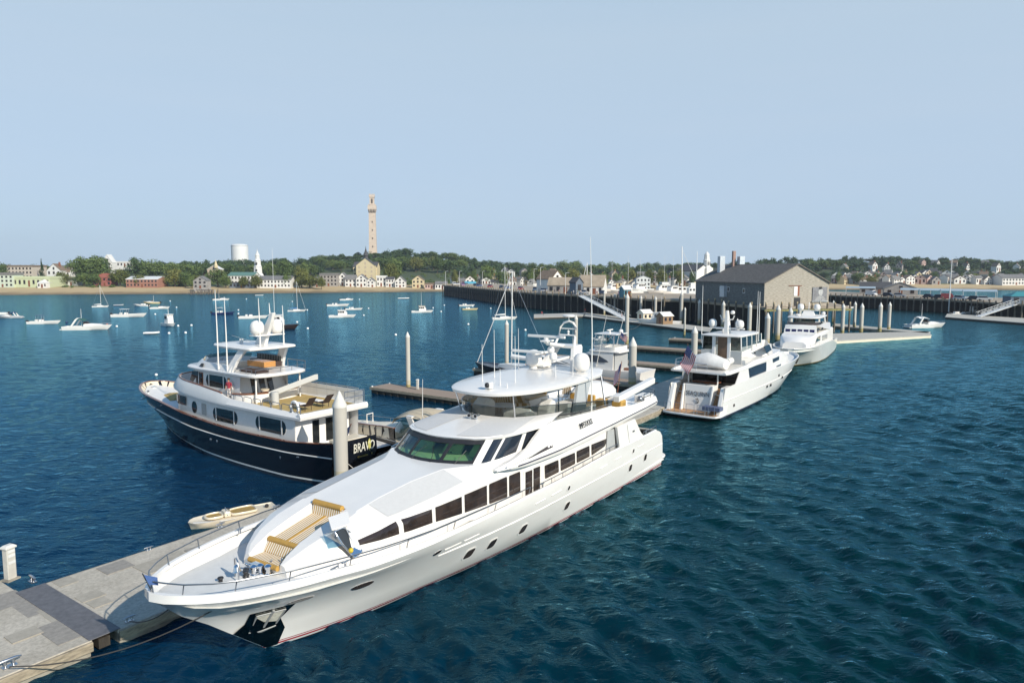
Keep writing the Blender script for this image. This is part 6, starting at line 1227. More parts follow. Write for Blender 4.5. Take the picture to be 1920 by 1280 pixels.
# ================================================================ small craft
GREYB = mat('grey_hull', (.42, .43, .44), .4); DKBLUE = mat('dark_blue_hull', (.015, .03, .10), .25, coat=.4); DKHULL = mat('dark_hull', (.03, .022, .022), .3, coat=.3); YELH = mat('pale_yellow_hull', (.66, .52, .28), .4)
ANTIF = mat('antifouling', (.05, .03, .03), .8)
def shell(parent, Ln, bm, fb, m, rake=.12, sheer=.35, transom=.92, name='hull', drop=.25, full=1.0):
    "round-bilged hull of length Ln, half-beam bm, freeboard fb, stem at the origin running aft"
    r = rake * Ln; sb = .95
    P = [[(.06 * Ln, 0, -.25), (.5 * Ln, bm * .4, -.3), (Ln, bm * .5, -.25)],
         [(0, 0, 0), (.12 * Ln, bm * .36 * full, 0), (.3 * Ln, bm * .72, 0), (.55 * Ln, bm * .9, 0), (Ln, bm * transom * .9, 0)],
         [(-r * .5, 0, fb * .6), (.1 * Ln, bm * .55 * full, fb * .55), (.3 * Ln, bm * .88, fb * .5), (.6 * Ln, bm * .98, fb * .5), (Ln, bm * transom * .97, fb * .5)],
         [(-r, 0, fb * (1 + sheer)), (.06 * Ln / full, bm * .62 * min(1.2, full), fb * (1 + sheer * .8)), (.25 * Ln, bm * .95, fb * (1 + sheer * .4)), (.55 * Ln, bm, fb), (Ln * 1.01, bm * transom, fb * sb)],
         [(-r * .8, 0, fb * (1 + sheer)), (.07 * Ln / full, bm * .52 * min(1.2, full), fb * (1 + sheer * .8)), (.25 * Ln, bm * .86, fb * (1 + sheer * .4)), (.55 * Ln, bm * .92, fb), (Ln * 1.0, bm * transom * .92, fb * sb)],
         [(-r * .5, 0, fb * (1 + sheer) - drop), (.09 * Ln / full, bm * .44 * min(1.2, full), fb * (1 + sheer * .8) - drop), (.25 * Ln, bm * .82, fb * (1 + sheer * .4) - drop), (.55 * Ln, bm * .88, fb - drop), (Ln * .99, bm * transom * .88, fb * sb - drop)]]
    mb, g = hull_mesh(P, 14); mb.sheet([[L(p[0], p[1], p[2]) for p in g[5]], [L(p[0], -p[1], p[2]) for p in g[5]]])
    return mb.build(name, m, parent, smooth=40)
def outboard(parent, Ln, fb, w_=0.0, m=None):
    b = MB(); b.loft([[L(Ln + .25 + a, w_ + c, z) for a, c in ((-.28 * k, -.2 * k), (.32 * k, -.2 * k), (.32 * k, .2 * k), (-.28 * k, .2 * k))] for z, k in ((fb * .6, .6), (fb * .95, 1), (fb * 1.35, 1), (fb * 1.5, .7))]); b.tube([L(Ln + .25, w_, fb * .6), L(Ln + .2, w_, -.4)], .1, 6)
    return b.build('outboard_motor', m or BLACK, parent, smooth=40)
def small_boat(kind, label, p0, rz, Ln, group='boats on their moorings', hm=None, **k):
    hm = hm or k.get('hull', WHITE); bm = k.get('beam', .165) * Ln; fb = k.get('fb', .095) * Ln
    cat = {'sail': 'sailboat', 'dinghy': 'dinghy'}.get(kind, 'motorboat'); nm = {'skiff': 'motorboat', 'express': 'cabin_cruiser', 'sail': 'sailing_boat', 'pilot': 'pilothouse_boat', 'dinghy': 'dinghy', 'cuddy': 'motorboat'}[kind]
    o = thing(nm, label, cat, tuple(p0), rz, group)
    if kind == 'dinghy':
        t = MB(); t.tube([L(Ln, bm * .8, .22), L(Ln * .35, bm * .85, .26), L(.08 * Ln, bm * .5, .34), L(0, 0, .40), L(.08 * Ln, -bm * .5, .34), L(Ln * .35, -bm * .85, .26), L(Ln, -bm * .8, .22)], .22, 8); t.build('hull', hm, o, smooth=60)
        MB().sheet([[L(s, f * w_, .12) for f in (-1, 0, 1)] for s, w_ in ((.1 * Ln, .2), (.4 * Ln, bm * .7), (Ln, bm * .7))]).build('floor', GREYD, o)
        MB().box(L(.6 * Ln, 0, .35), (.3, bm * 1.5, .06)).build('thwart', OFFW, o)
        return o
    shell(o, Ln, bm, fb, hm, drop=.12 if kind in ('express', 'sail', 'pilot', 'cuddy') else .35)
    if kind == 'skiff':
        if k.get('console', 1):
            c = MB(); c.loft([[L(.55 * Ln + a, b, z) for a, b in ((-.45 * q, -.4), (.45, -.4), (.45, .4), (-.45 * q, .4))] for z, q in ((fb * .6, 1), (fb + .5, .8))]); c.build('console', WHITE, o, bevel=.05)
            c = MB(); c.prism([L(.55 * Ln - .38, -.36, fb + .5), L(.55 * Ln - .38, .36, fb + .5), L(.55 * Ln - .15, .3, fb + .95), L(.55 * Ln - .15, -.3, fb + .95)], (.03, 0, 0)); c.build('windshield', BGLASS, o)
            MB().box(L(.72 * Ln, 0, fb + .15), (.5, .9, .7)).build('leaning_seat', OFFW, o, bevel=.05)
        if k.get('top'):
            t = MB(); t.box(L(.6 * Ln, 0, fb + 1.55), (.26 * Ln, bm * 1.3, .09))
            to = t.build('canopy_top', k.get('topm', WHITE), o, bevel=.03)
            for a in (.5, .7):
                for b in (-.5, .5): MB().tube([L(a * Ln, b * bm, fb), L(a * Ln, b * bm, fb + 1.55)], .035, 5).build('canopy_leg', STEEL, to)
        outboard(o, Ln, fb, 0, k.get('motor'))
    elif kind in ('express', 'cuddy'):
        lofted(o, 'cabin_top', WHITE, [(.10 * Ln, [(.03 * Ln, fb * 1.25), (.02 * Ln, fb * 1.4), (0, fb * 1.42)]), (.25 * Ln, [(bm * .62, fb * 1.15), (bm * .5, fb * 1.6), (0, fb * 1.68)]), (.46 * Ln, [(bm * .78, fb * 1.0), (bm * .7, fb * 1.65), (0, fb * 1.75)]), (.50 * Ln, [(bm * .8, fb * .95), (bm * .74, fb * 1.55), (0, fb * 1.6)])], 40)
        wsx = MB(); wsx.sheet([[L(.5 * Ln, bm * .75, fb * 1.5), L(.42 * Ln, bm * .6, fb * 1.65), L(.38 * Ln, 0, fb * 1.72), L(.42 * Ln, -bm * .6, fb * 1.65), L(.5 * Ln, -bm * .75, fb * 1.5)], [L(.53 * Ln, bm * .7, fb * 2.1), L(.49 * Ln, bm * .55, fb * 2.2), L(.46 * Ln, 0, fb * 2.25), L(.49 * Ln, -bm * .55, fb * 2.2), L(.53 * Ln, -bm * .7, fb * 2.1)]]); wsx.build('windshield', DGLASS, o, smooth=50)
        MB().box(L(.72 * Ln, 0, fb * .9), (.3 * Ln, bm * 1.3, .3)).build('cockpit_seats', k.get('seat', OFFW), o, bevel=.08)
        if k.get('arch'):
            a_ = MB(); a_.tube([L(.78 * Ln, bm * .86, fb), L(.68 * Ln, bm * .8, fb * 2.6), L(.66 * Ln, bm * .5, fb * 2.95), L(.66 * Ln, -bm * .5, fb * 2.95), L(.68 * Ln, -bm * .8, fb * 2.6), L(.78 * Ln, -bm * .86, fb)], .022 * Ln, 6); a_.build('radar_arch', WHITE, o, smooth=50)
        if k.get('canopy'):
            c = MB(); c.loft([[L(s, f * bm * .8, z + .3 * (1 - f * f)) for f in np.linspace(-1, 1, 7)] for s, z in ((.46 * Ln, fb * 2.35), (.56 * Ln, fb * 2.7), (.66 * Ln, fb * 2.8), (.76 * Ln, fb * 2.6))], caps=False, ringclosed=False); c.build('canopy', k['canopy'], o, smooth=60)
        if k.get('motor', True): outboard(o, Ln, fb) if not k.get('arch') else MB().span(L(Ln, bm * .8, .1), L(Ln + .06 * Ln, -bm * .8, .25)).build('swim_platform', WHITE, o)
        if k.get('mast'): MB().tube([L(.6 * Ln, .1, fb), L(.6 * Ln, .1, k['mast'])], [.06, .03], 6).build('antenna', WHITE, o)
        MB().tube([L(-.1 * Ln, 0, fb * 1.7), L(.1 * Ln, bm * .55, fb * 1.7), L(.25 * Ln, bm * .85, fb * 1.6)], .03, 5).build('bow_rail', STEEL, o); MB().tube([L(-.1 * Ln, 0, fb * 1.7), L(.1 * Ln, -bm * .55, fb * 1.7), L(.25 * Ln, -bm * .85, fb * 1.6)], .03, 5).build('bow_rail', STEEL, o)
    elif kind == 'pilot':
        z0 = fb * 1.1; h = k.get('h', 2.1)
        lofted(o, 'wheelhouse', WHITE, [(.26 * Ln, [(bm * .62, fb), (bm * .58, z0 + h * .5), (0, z0 + h * .5)]), (.34 * Ln, [(bm * .72, fb), (bm * .68, z0 + h), (0, z0 + h + .05)]), (.62 * Ln, [(bm * .74, fb), (bm * .7, z0 + h), (0, z0 + h + .05)])], 34)
        MB().box(L(.47 * Ln, 0, z0 + h + .1), (.36 * Ln, bm * 1.6, .1)).build('roof', k.get('roof', WHITE), o, bevel=.03)
        for sg in (1, -1):
            for a, b in ((.36, .44), (.46, .53), (.55, .61)): MB().prism([L(a * Ln, sg * bm * .74, z0 + h * .85), L(b * Ln, sg * bm * .74, z0 + h * .85), L(b * Ln, sg * bm * .75, z0 + h * .5), L(a * Ln, sg * bm * .75, z0 + h * .5)], (0, -.06 * -sg, 0)).build('window', DGLASS, o)
        for b in (-.4, 0, .4): MB().prism([L(.315 * Ln, (b - .15) * bm, z0 + h * .68), L(.315 * Ln, (b + .15) * bm, z0 + h * .68), L(.337 * Ln, (b + .15) * bm, z0 + h * .93), L(.337 * Ln, (b - .15) * bm, z0 + h * .93)], (-.08, 0, 0)).build('window', DGLASS, o)
        MB().tube([L(.5 * Ln, 0, z0 + h), L(.5 * Ln, 0, k.get('mast', z0 + h + 2))], [.06, .03], 6).build('mast', OFFW, o)
        MB().span(L(.66 * Ln, bm * .75, fb * .5), L(.97 * Ln, -bm * .75, fb * .75)).build('cockpit', k.get('deckm', GREYD), o)
    elif kind == 'sail':
        H = k.get('mast', 1.35 * Ln); ms = .42 * Ln
        lofted(o, 'coachroof', WHITE, [(.26 * Ln, [(bm * .3, fb * 1.1), (bm * .25, fb * 1.35), (0, fb * 1.4)]), (.4 * Ln, [(bm * .55, fb), (bm * .5, fb * 1.55), (0, fb * 1.6)]), (.66 * Ln, [(bm * .6, fb * .9), (bm * .55, fb * 1.5), (0, fb * 1.55)])], 40)
        r = k.get('mr', .07)
        MB().tube([L(ms, 0, fb), L(ms + .01 * H, 0, H)], [r, r * .7], 8).build('mast', k.get('mastm', OFFW), o, smooth=60)
        MB().tube([L(ms, 0, fb + .11 * Ln), L(.9 * Ln, 0, fb + .10 * Ln)], .06, 6).build('boom', OFFW, o)
        MB().tube([L(ms + .1, 0, fb + .135 * Ln), L(.65 * Ln, 0, fb + .125 * Ln), L(.9 * Ln, 0, fb + .11 * Ln)], [.03 * Ln, .025 * Ln, .012 * Ln], 8).build('furled_sail', k.get('sailm', FWHITE), o, smooth=60)
        MB().tube([L(-.08 * Ln, 0, fb * 1.3), L(ms, 0, H * .97)], k.get('fs', .03), 6).build('forestay', FWHITE, o)
        MB().tube([L(Ln, 0, fb), L(ms, 0, H * .98)], k.get('bs', .018), 5).build('backstay', STEEL, o)
    return o
def moor(kind, label, px, py, wpx, ang=0.0, bow='right', **k):
    "moored boat centred on pixel (px, py) at the waterline, seen length wpx, ang = turn away from the picture plane"
    c = at(px, py, 0); Ln = wpx * c.y / FPX / max(.5, math.cos(R(ang)))
    th = (math.pi if bow == 'right' else 0.0) + R(ang)
    d = Vector((math.cos(th), math.sin(th), 0))
    return small_boat(kind, label, c - d * Ln * .48, th, Ln, **k)
moor('cuddy', 'white boat stern cut off by the left edge', -8, 590, 40, 10, 'left', hull=WHITE)
moor('express', 'black and white runabout with a navy canopy, leftmost whole boat', 20, 596, 36, 12, 'left', arch=1, canopy=DKBLUE, hull=GREYB)
moor('skiff', 'white walkaround with a thin mast, left of the big express cruiser', 82, 607, 50, 8, top=1, topm=DKBLUE)
moor('express', 'largest moored white express cruiser with an arch', 163, 618, 74, 8, arch=1, canopy=mat('green_canvas', (.03, .10, .09), .8), mast=5)
moor('sail', 'small white sloop moored nearest the left beach', 188, 576, 25, 10, mast=8.5, hull=WHITE)
moor('dinghy', 'grey raft floating right of the small sloop', 223, 573, 17, 0, hull=GREYB)
moor('skiff', 'white centre console with a hard top in front of the cream boats', 241, 594, 54, 8, top=1)
moor('skiff', 'white open boat left of the pale yellow boat', 265, 574, 28, -12, 'left')
moor('cuddy', 'pale yellow boat with a short mast in the left group', 285, 569, 28, 5, 'left', hull=YELH, mast=3.5)
moor('cuddy', 'white cuddy boat just right of the pale yellow boat', 299, 579, 30, 10)
moor('pilot', 'white cabin cruiser turned three quarters towards us', 317, 611, 30, -42, mast=5, fb=.13, beam=.2)
moor('dinghy', 'white inflatable dinghy below the white cabin cruiser', 285, 626, 27, 0, hull=FWHITE)
moor('cuddy', 'white cuddy boat beyond the navy yacht antennas', 414, 563, 26, 8, mast=4)
moor('skiff', 'dark blue open boat with a white top beyond the navy yacht', 418, 589, 36, 10, top=1, hull=DKBLUE)
moor('skiff', 'tiny white boat close to the beach under the steeple', 486, 554, 14, 0, console=0)
moor('skiff', 'white centre console above the navy yacht domes, black outboard at left', 474, 597, 46, 8)
moor('sail', 'catboat with a blue sail cover', 556, 584, 29, 8, mast=10.5, sailm=BLUEC, beam=.22)
moor('pilot', 'dark hulled motor sailer with a very tall white mast behind the domes', 517, 617, 70, 12, hull=DKHULL, mast=19.5, h=2.4)
moor('skiff', 'white skiff with a black outboard and a red helm', 633, 574, 36, 6, motor=BLACK, top=0)
moor('cuddy', 'white cuddy boat behind the skiff with the red helm', 649, 563, 22, 14)
moor('skiff', 'short white skiff with a dark driver seat, right of its neighbours', 663, 581, 28, 10)
moor('pilot', 'white skiff with a small pilot box, nearest of the middle group', 641, 595, 44, 5, h=1.4, mast=3.2)
moor('dinghy', 'white dinghy alone off the beach below the hill', 757, 560, 20, 0, hull=FWHITE)
moor('pilot', 'white boat with a beige canopy and wooden mast', 791, 586, 36, 5, roof=BEIGE, mast=7, h=1.5)
moor('skiff', 'upper white skiff of the pair near the wharf', 875, 574, 26, 5)
moor('skiff', 'lower cream skiff of the pair near the wharf', 881, 581, 26, 5, hull=YELH)
moor('sail', 'white sloop moored in front of the dark wharf wall', 945, 599, 42, 10, mast=15.5, mr=.09)
moor('skiff', 'white rigid inflatable with a console, above the sport fishing boat', 1124, 638, 26, -12, 'left', fb=.12)
moor('express', 'white express boat under way off the dock tip at right', 1735, 614, 70, 10, canopy=FWHITE, arch=1, mast=6)
moor('pilot', 'white work boat at the far right float', 1826, 588, 38, 6, h=1.6)
moor('skiff', 'white skiff on the near side of the far right float', 1797, 590, 30, 6)
moor('skiff', 'small white skiff between the piles beneath the right pier', 1592, 578, 26, 8)
# mooring buoys
bo = thing('mooring_buoy', 'x', 'buoy', (0, 0, 0), 0, 'white mooring buoys'); MB().ball((0, 0, .28), .46, 12, 8).build('float', FWHITE, bo, smooth=60); MB().tube([(0, 0, .6), (0, 0, .95)], .05, 6).build('pickup_eye', BLUEC, bo)
BU = [(219, 613), (291, 590), (319, 565), (331, 577), (359, 611), (348, 625), (317, 626), (334, 612), (576, 582), (557, 605), (577, 617), (691, 579), (682, 592), (674, 562), (742, 629), (827, 585), (548, 566), (447, 582), (462, 561), (447, 589), (878, 609), (985, 620), (812, 578), (833, 573), (920, 579), (886, 575), (270, 755), (1010, 800)]
BU = [q for q in BU if q not in ((1010, 800),)]; BU[-1] = (293, 704)
for i, (x, y) in enumerate(BU):
    o = bo if i == 0 else dup(bo, (0, 0, 0), 0); o.location = at(x, y, 0); o.scale = (.42,) * 3 if y > 690 else (.62,) * 3; o['label'] = 'round white mooring buoy, a bright dot on the harbour water among the moored boats'
ob = dup(bo, tuple(at(201, 610, 0)), 0, 'orange mooring buoy at the bow of the largest moored express cruiser'); 
for c in ALLKIDS[bo.name][:1]: pass
for c in COL.objects:
    if c.parent == ob and c.name.startswith('float'): c.data = c.data.copy(); c.data.materials[0] = mat('orange_buoy', (.6, .14, .05), .6)
ob['group'] = 'coloured mooring buoys'
od = dup(bo, tuple(at(125, 605, 0)), 0, 'dark blue mooring buoy between the walkaround and big express cruiser'); od['group'] = 'coloured mooring buoys'
for c in COL.objects:
    if c.parent == od and c.name.startswith('float'): c.data = c.data.copy(); c.data.materials[0] = DKBLUE
# cream tender alongside the dock
a = at(358, 991, 0); b = at(520, 957, 0); d = (b - a); Ln = d.length * .97
ct = thing('sport_tender', 'cream tender with tan seats tied along the concrete float', 'tender', tuple(a), math.atan2(d.y, d.x))
shell(ct, Ln, Ln * .17, Ln * .085, CREAM, rake=.03, sheer=.0, drop=.04, full=1.45); bmx = Ln * .17; fbx = Ln * .085
for (s0, s1, k) in ((.16, .36, .55), (.44, .76, .70)):
    t = MB(); ring = half_loop([(s0 * Ln, 0), (s0 * Ln + .1, bmx * k * .75), ((s0 + s1) / 2 * Ln, bmx * k), (s1 * Ln - .1, bmx * k * .9), (s1 * Ln, 0)], 12)
    t.loft([[L(x, y, fbx * 1.12) for x, y in ring], [L(x, y, fbx * 1.20) for x, y in ring], [L(.5 * (x) + .5 * (s0 + s1) / 2 * Ln + .0 * x, y * .8, fbx * 1.19) for x, y in ring]]); t.build('cockpit_seats', mat('tan_seat_vinyl', (.34, .22, .06), .7, var=.2, vscale=8, bump=.3), ct, smooth=40)
    t = MB(); t.tube([L(x, y, fbx * 1.2) for x, y in ring], .07, 6, closed=True); t.build('coaming', CREAM, ct, smooth=60)
MB().box(L(.40 * Ln, .1, fbx * 1.35), (.35, .7, .3)).build('helm_console', CREAM, ct, bevel=.06)
MB().tube([L(.43 * Ln, .1 + .16 * math.cos(q), fbx * 1.6 + .16 * math.sin(q)) for q in np.linspace(0, 6.28, 11)[:-1]], .02, 5, closed=True).build('steering_wheel', BLACK, ct)
MB().tube([L(.40 * Ln, bmx * .6, fbx * 1.2), L(.39 * Ln, bmx * .5, fbx * 1.75), L(.42 * Ln, -bmx * .5, fbx * 1.75), L(.43 * Ln, -bmx * .6, fbx * 1.2)], .03, 6).build('grab_rail', STEEL, ct)
MB().tube([L(.02 * Ln, bmx * .2, fbx * .9), L(.3 * Ln, bmx * .93, fbx * .85), L(Ln, bmx * .93, fbx * .7)], .045, 6).build('rub_rail', GREYB, ct); MB().ball(L(.9 * Ln, 0, fbx * 1.1), .12, 8, 6).build('filler_cap', BLACK, ct)
# cream express cruiser behind the navy yacht
u0, v0 = 39.6, 58.0
ec = thing('cabin_cruiser', 'cream express cruiser with a beige canopy behind the navy yacht stern', 'cabin cruiser', tuple(at(668, 826, 0)), math.atan2(-.575, .818))
Ln = 13.0; bmx = 2.0; fbx = 1.25
shell(ec, Ln, bmx, fbx, CREAM, sheer=.3, drop=.05)
lofted(ec, 'foredeck', CREAM, [(.5, [(.4, 1.5), (.3, 1.62), (0, 1.65)]), (2.5, [(1.4, 1.45), (1.1, 1.75), (0, 1.85)]), (5.2, [(1.7, 1.35), (1.4, 1.95), (0, 2.1)]), (5.8, [(1.75, 1.3), (1.5, 1.8), (0, 1.9)])], 40)
wsx = MB(); pl = [(6.8, 1.65), (5.6, 1.35), (4.9, .6), (4.8, 0), (4.9, -.6), (5.6, -1.35), (6.8, -1.65)]
wsx.sheet([[L(a, b, 1.85) for a, b in pl], [L(a + .7, b * .92, 2.55) for a, b in pl]]); wsx.build('windshield', glassmat('teal_screen', (.35, .5, .5)), ec, smooth=50, recalc=False)
for sg in (1, -1): MB().loft([[L(s, sg * (1.75 + a), z) for a in (-.09, .09) for z in [zz]] + [L(s + .55, sg * (1.75 - a), zz) for a in (-.09, .09)] for s, zz in ((8.6, 1.3), (7.9, 2.4), (7.5, 3.2))]).build('radar_arch', WHITE, ec, smooth=50)
MB().loft([[L(s, w_, 3.2) for s in (7.4, 8.0)] + [L(s, w_, 3.32) for s in (8.0, 7.4)] for w_ in (-1.8, 1.8)]).build('arch_top', WHITE, ec)
c = MB(); c.loft([[L(s, f * 1.8, z + .35 * (1 - f * f)) for f in np.linspace(-1, 1, 9)] for s, z in ((5.9, 2.5), (6.2, 2.95), (7.2, 3.2), (8.6, 3.2), (9.6, 2.95))], caps=False, ringclosed=False); c.build('canopy', BEIGE, ec, smooth=60)
MB().span(L(8.4, 1.4, 1.0), L(11.5, -1.4, 1.3)).build('cockpit_seats', OFFW, ec, bevel=.1)
for sg in (1, -1):
    r_ = MB(); rail(r_, [(s, sg * w_, z) for s, w_, z in ((-.6, .15, 1.6), (.8, .95, 1.55), (2.4, 1.6, 1.45), (4, 1.85, 1.4), (5.5, 1.92, 1.35))], .5, .02, 1, 0, 1); r_.build('bow_rail', STEEL, ec, smooth=60)
MB().tube([L(9, 1.75, 1.4), L(9.1, 1.75, 6.2)], [.04, .015], 6).build('whip_antenna', WHITE, ec)
fr_ = MB(); fr_.tube([L(1.7, -.3, 1.8), L(1.7, -.3, 2.5), L(1.75, .4, 2.5), L(1.75, .4, 1.8)], .05, 6); fr_.build('deck_hoop', WHITE, ec)
# sport fishing boat with tuna tower
st_ = at(1216, 716, 0); sf = thing('sport_fishing_boat', 'white sport fishing boat with a flybridge tower left of the thick pile', 'motorboat', tuple(st_ + DV * 15.2), math.atan2(-.575, .818))
shell(sf, 15.0, 2.5, 1.5, WHITE, sheer=.55, drop=.1)
lofted(sf, 'deckhouse', WHITE, [(2.0, [(.8, 2.1), (.6, 2.35), (0, 2.4)]), (5.0, [(2.0, 1.7), (1.6, 2.6), (0, 2.75)]), (7.0, [(2.1, 1.5), (1.8, 3.3), (0, 3.45)]), (7.8, [(2.15, 1.5), (1.95, 3.6), (0, 3.65)]), (11.2, [(2.15, 1.3), (2.0, 3.6), (0, 3.65)])], 40)
for sg in (1, -1):
    m = MB(); m.sheet([[L(a, sg * b, z) for a, b, z in r_] for r_ in ([(6.0, 2.06, 2.4), (7.5, 2.17, 2.3), (9.5, 2.19, 2.3), (10.6, 2.19, 2.4)], [(6.7, 1.98, 2.95), (7.6, 2.08, 3.2), (9.2, 2.12, 3.15), (10.4, 2.15, 2.6)])]); m.build('window', BGLASS, sf)
b = MB(); slab(b, half_loop([(7.2, 0), (7.4, 1.5), (8.5, 2.1), (12, 2.1), (12.2, 0)], 14), 3.62, 3.78, .06); b.build('flybridge_deck', WHITE, sf)
b = MB(); q = half_loop([(8.0, 0), (8.2, 1.3), (8.9, 1.8), (10.5, 1.9), (11.3, 1.8), (11.3, 0)], 16); b.loft([[L(a, c, 3.76) for a, c in q], [L(a - .25 if a < 9 else a, c * 1.02, 4.3) for a, c in q], [L(a, c * .93, 4.3) for a, c in q], [L(a + .1, c * .9, 3.8) for a, c in q]], caps=False); b.build('flybridge_coaming', OFFW, sf, smooth=40)
e_ = MB(); q2 = [(8.2, 1.7), (7.9, .8), (7.85, 0), (7.9, -.8), (8.2, -1.7)]; e_.sheet([[L(a, b_, 4.28) for a, b_ in q2], [L(a + .8, b_ * .85, 5.4) for a, b_ in q2]]); e_.build('clear_enclosure', glassmat('clear_vinyl', (.75, .76, .75)), sf, smooth=50, recalc=False)
b = MB(); b.box(L(9.8, 0, 5.9), (3.2, 3.2, .12)); ho_ = b.build('hardtop', WHITE, sf, bevel=.05)
t = MB()
for sg in (1, -1):
    for s0, s1 in ((8.2, 8.4), (9.4, 9.6), (11.0, 11.0)): t.tube([L(s0, sg * 1.75, 4.25), L(s1, sg * 1.5, 5.85)], .05, 6)
    t.tube([L(8.3, sg * 1.72, 4.65), L(9.6, sg * 1.52, 5.8)], .035, 6); t.tube([L(9.5, sg * 1.7, 4.65), L(8.4, sg * 1.52, 5.8)], .035, 6)
t.build('tower_frame', STEEL, sf)
b = MB(); b.tube([L(9.8, .3, 5.95), L(9.8, .3, 6.3)], .12, 8); b.box(L(9.8, .3, 6.4), (.15, 1.5, .13)); b.build('radar_scanner', WHITE, ho_); dome(ho_, L(10.8, -.9, 5.95), .28, .5)
MB().span(L(11.3, 1.9, 1.0), L(11.36, -1.9, 3.6)).build('aft_bulkhead', mat('shade_grey_paint', (0, 0, 0)), sf); MB().box(L(12.4, 0, 1.2), (.8, 1.4, .9)).build('fighting_chair', VARN, sf, bevel=.1)
ut = MB()
for sg in (1, -1): ut.tube([L(8.9, sg * 2.2, 1.8), L(10.5, sg * 2.6, 8.5)], [.05, .02], 6)
ut.build('outriggers', OFFW, sf)
es = MB(); es.tube([L(11.2, .8, 4.6), L(11.7, .8, 6.3)], .03, 5); eo = es.build('ensign_staff', STEEL, sf); flagmesh(eo, L(11.7, .8, 6.2), (.9, -.1, -.55), (-.2, 0, -.75), .06)
box = MB(); box.box((0, 0, .45), (1.3, .9, .9)); o = box.build('dock_box', FWHITE, None, bevel=.05); o.location = tuple(D(84.5, 32.0, .6)); o.rotation_euler = (0, 0, DANG); tag(o, 'white dock box standing just right of the thick pile', 'box')
# dark hulled sailing boat at the finger dock
sp0 = at(905, 700, 0); sb = small_boat('sail', 'dark hulled sailing boat with a crew beside the finger dock', sp0, math.atan2(-.575, .818), 11.5, group=None, hull=DKHULL, mast=13.9, fs=.055, bs=.02, mr=.10, fb=.10)
for k, (s, w_, sh) in enumerate(((7.8, .6, (.2, .35, .4)), (8.6, -.5, (.35, .3, .12)), (9.3, .4, (.05, .05, .06)), (9.9, -.3, (.6, .55, .6)))):
    a = math.atan2(-.575, .818); q = (sp0.x + s * math.cos(a) + w_ * math.sin(a), sp0.y + s * math.sin(a) - w_ * math.cos(a), .95)
    person(['person in a pale blue shirt, nearest the mast of the docked sailing boat', 'person in an olive shirt aboard the docked sailing boat', 'person in a black shirt aboard the docked sailing boat', 'person in a pale pink shirt at the stern of the docked sailing boat'][k], q, k * 1.3, 'stand' if k % 2 == 0 else 'walk', sh, (.08, .08, .12), group='sailing boat crew')
# lobster boat by the cream sheds
lb = at(1206, 606, 0); lo = small_boat('pilot', 'white lobster boat with a rust topped wheelhouse by the cream sheds', at(1203, 609, 0), math.atan2(-.575, .818) + .25, 10.0, group=None, fb=.12, beam=.19, mast=7.5, h=1.9, deckm=VARN)
def shed(label, p, rz, w_, d, h, m, roof, rh=.9):
    o = thing('float_shed', label, 'shed', tuple(p), rz)
    MB().span((-w_/2, -d/2, 0), (w_/2, d/2, h)).build('wall', m, o)
    r_ = MB()
    for sg in (1, -1): r_.prism([(-w_/2 - .2, sg * (d/2 + .25), h - .12), (w_/2 + .2, sg * (d/2 + .25), h - .12), (w_/2 + .2, 0, h + rh), (-w_/2 - .2, 0, h + rh)], (0, 0, .1))
    r_.build('roof', roof, o)
    for sg in (1, -1): MB().prism([(sg * w_/2, -d/2, h), (sg * w_/2, d/2, h), (sg * w_/2, 0, h + rh)], (-.05 * sg, 0, 0)).build('gable', m, o)
    for x in (-w_ * .25, w_ * .2): MB().span((x - .35, -d/2 - .03, h * .4), (x + .35, -d/2 + .02, h * .8)).build('window', BGLASS, o)
    MB().span((-w_/2 - .03, -.4, .05), (-w_/2 + .02, .4, h * .85)).build('door', VARN, o)
    return o
shed('small cream gabled shed on the float, left of its twin', at(1209, 601, .6), .5, 3.2, 2.6, 2.1, CREAM, OFFW); shed('brown open front shed on the float, right of the cream one', at(1246, 607, .6), .5, 3.2, 2.6, 2.1, mat('shed_brown', (.25, .16, .09), .8), OFFW)
# ================================================================ wharf, warehouse, right pier
SHING = mat('weathered_shingles', (.355, .32, .265), .9, var=.36, vscale=1.4, bump=.5, bscale=6, stretch=(1, 1, 5)); ROOFD = mat('dark_shingle_roof', (.135, .12, .105), .95, var=.3, vscale=1.2, stretch=(1, 1, 3))
WDECK = mat('wharf_deck', (.34, .28, .21), .9, var=.25, vscale=.4); WPILE = mat('wharf_pile_timber', (.15, .125, .095), .9, var=.5, vscale=.8, stretch=(2, 2, .6)); WTOP = mat('pale_pile_top', (.40, .32, .20), .9, var=.3)
BRICK = mat('red_brick', (.25, .10, .06), .9, var=.25, vscale=5); GALV = mat('galvanised_duct', (.50, .53, .56), .5, .3, var=.12)
wl_pts = [(-40.6, 407), (-16, 333), (8, 261), (29.7, 227), (42, 200), (50, 196.3), (57.2, 156.5)]
WZ = 5.8
wh = thing('wharf', 'long timber wharf on dark piles running out from the beach to the shingled warehouse', 'wharf', (20, 250, 0))
def WL(p): return (p[0] - 20, p[1] - 250)
poly = wl_pts + [(78.5, 160.5), (88, 200), (60, 262), (38, 300), (2, 412), (-8, 452), (-44, 445)]
MB().prism([(*WL(p), WZ - .35) for p in poly], (0, 0, .35)).build('deck', WDECK, wh)
d = MB(); d.sheet([[(*WL((p[0] + 1.0, p[1])), z) for p in wl_pts] for z in (-1.5, WZ - .36)]); d.build('pile_bulkhead', mat('bulkhead_and_shade_dark', (.012, .012, .011), .95, var=.5, vscale=.6, stretch=(3, 3, .3)), wh, recalc=False)
d = MB(); d.sheet([[(*WL((p[0] - .12, p[1])), z) for p in wl_pts] for z in (WZ - .55, WZ + .05)]); d.build('edge_beam', WALER, wh, recalc=False)
seg = []
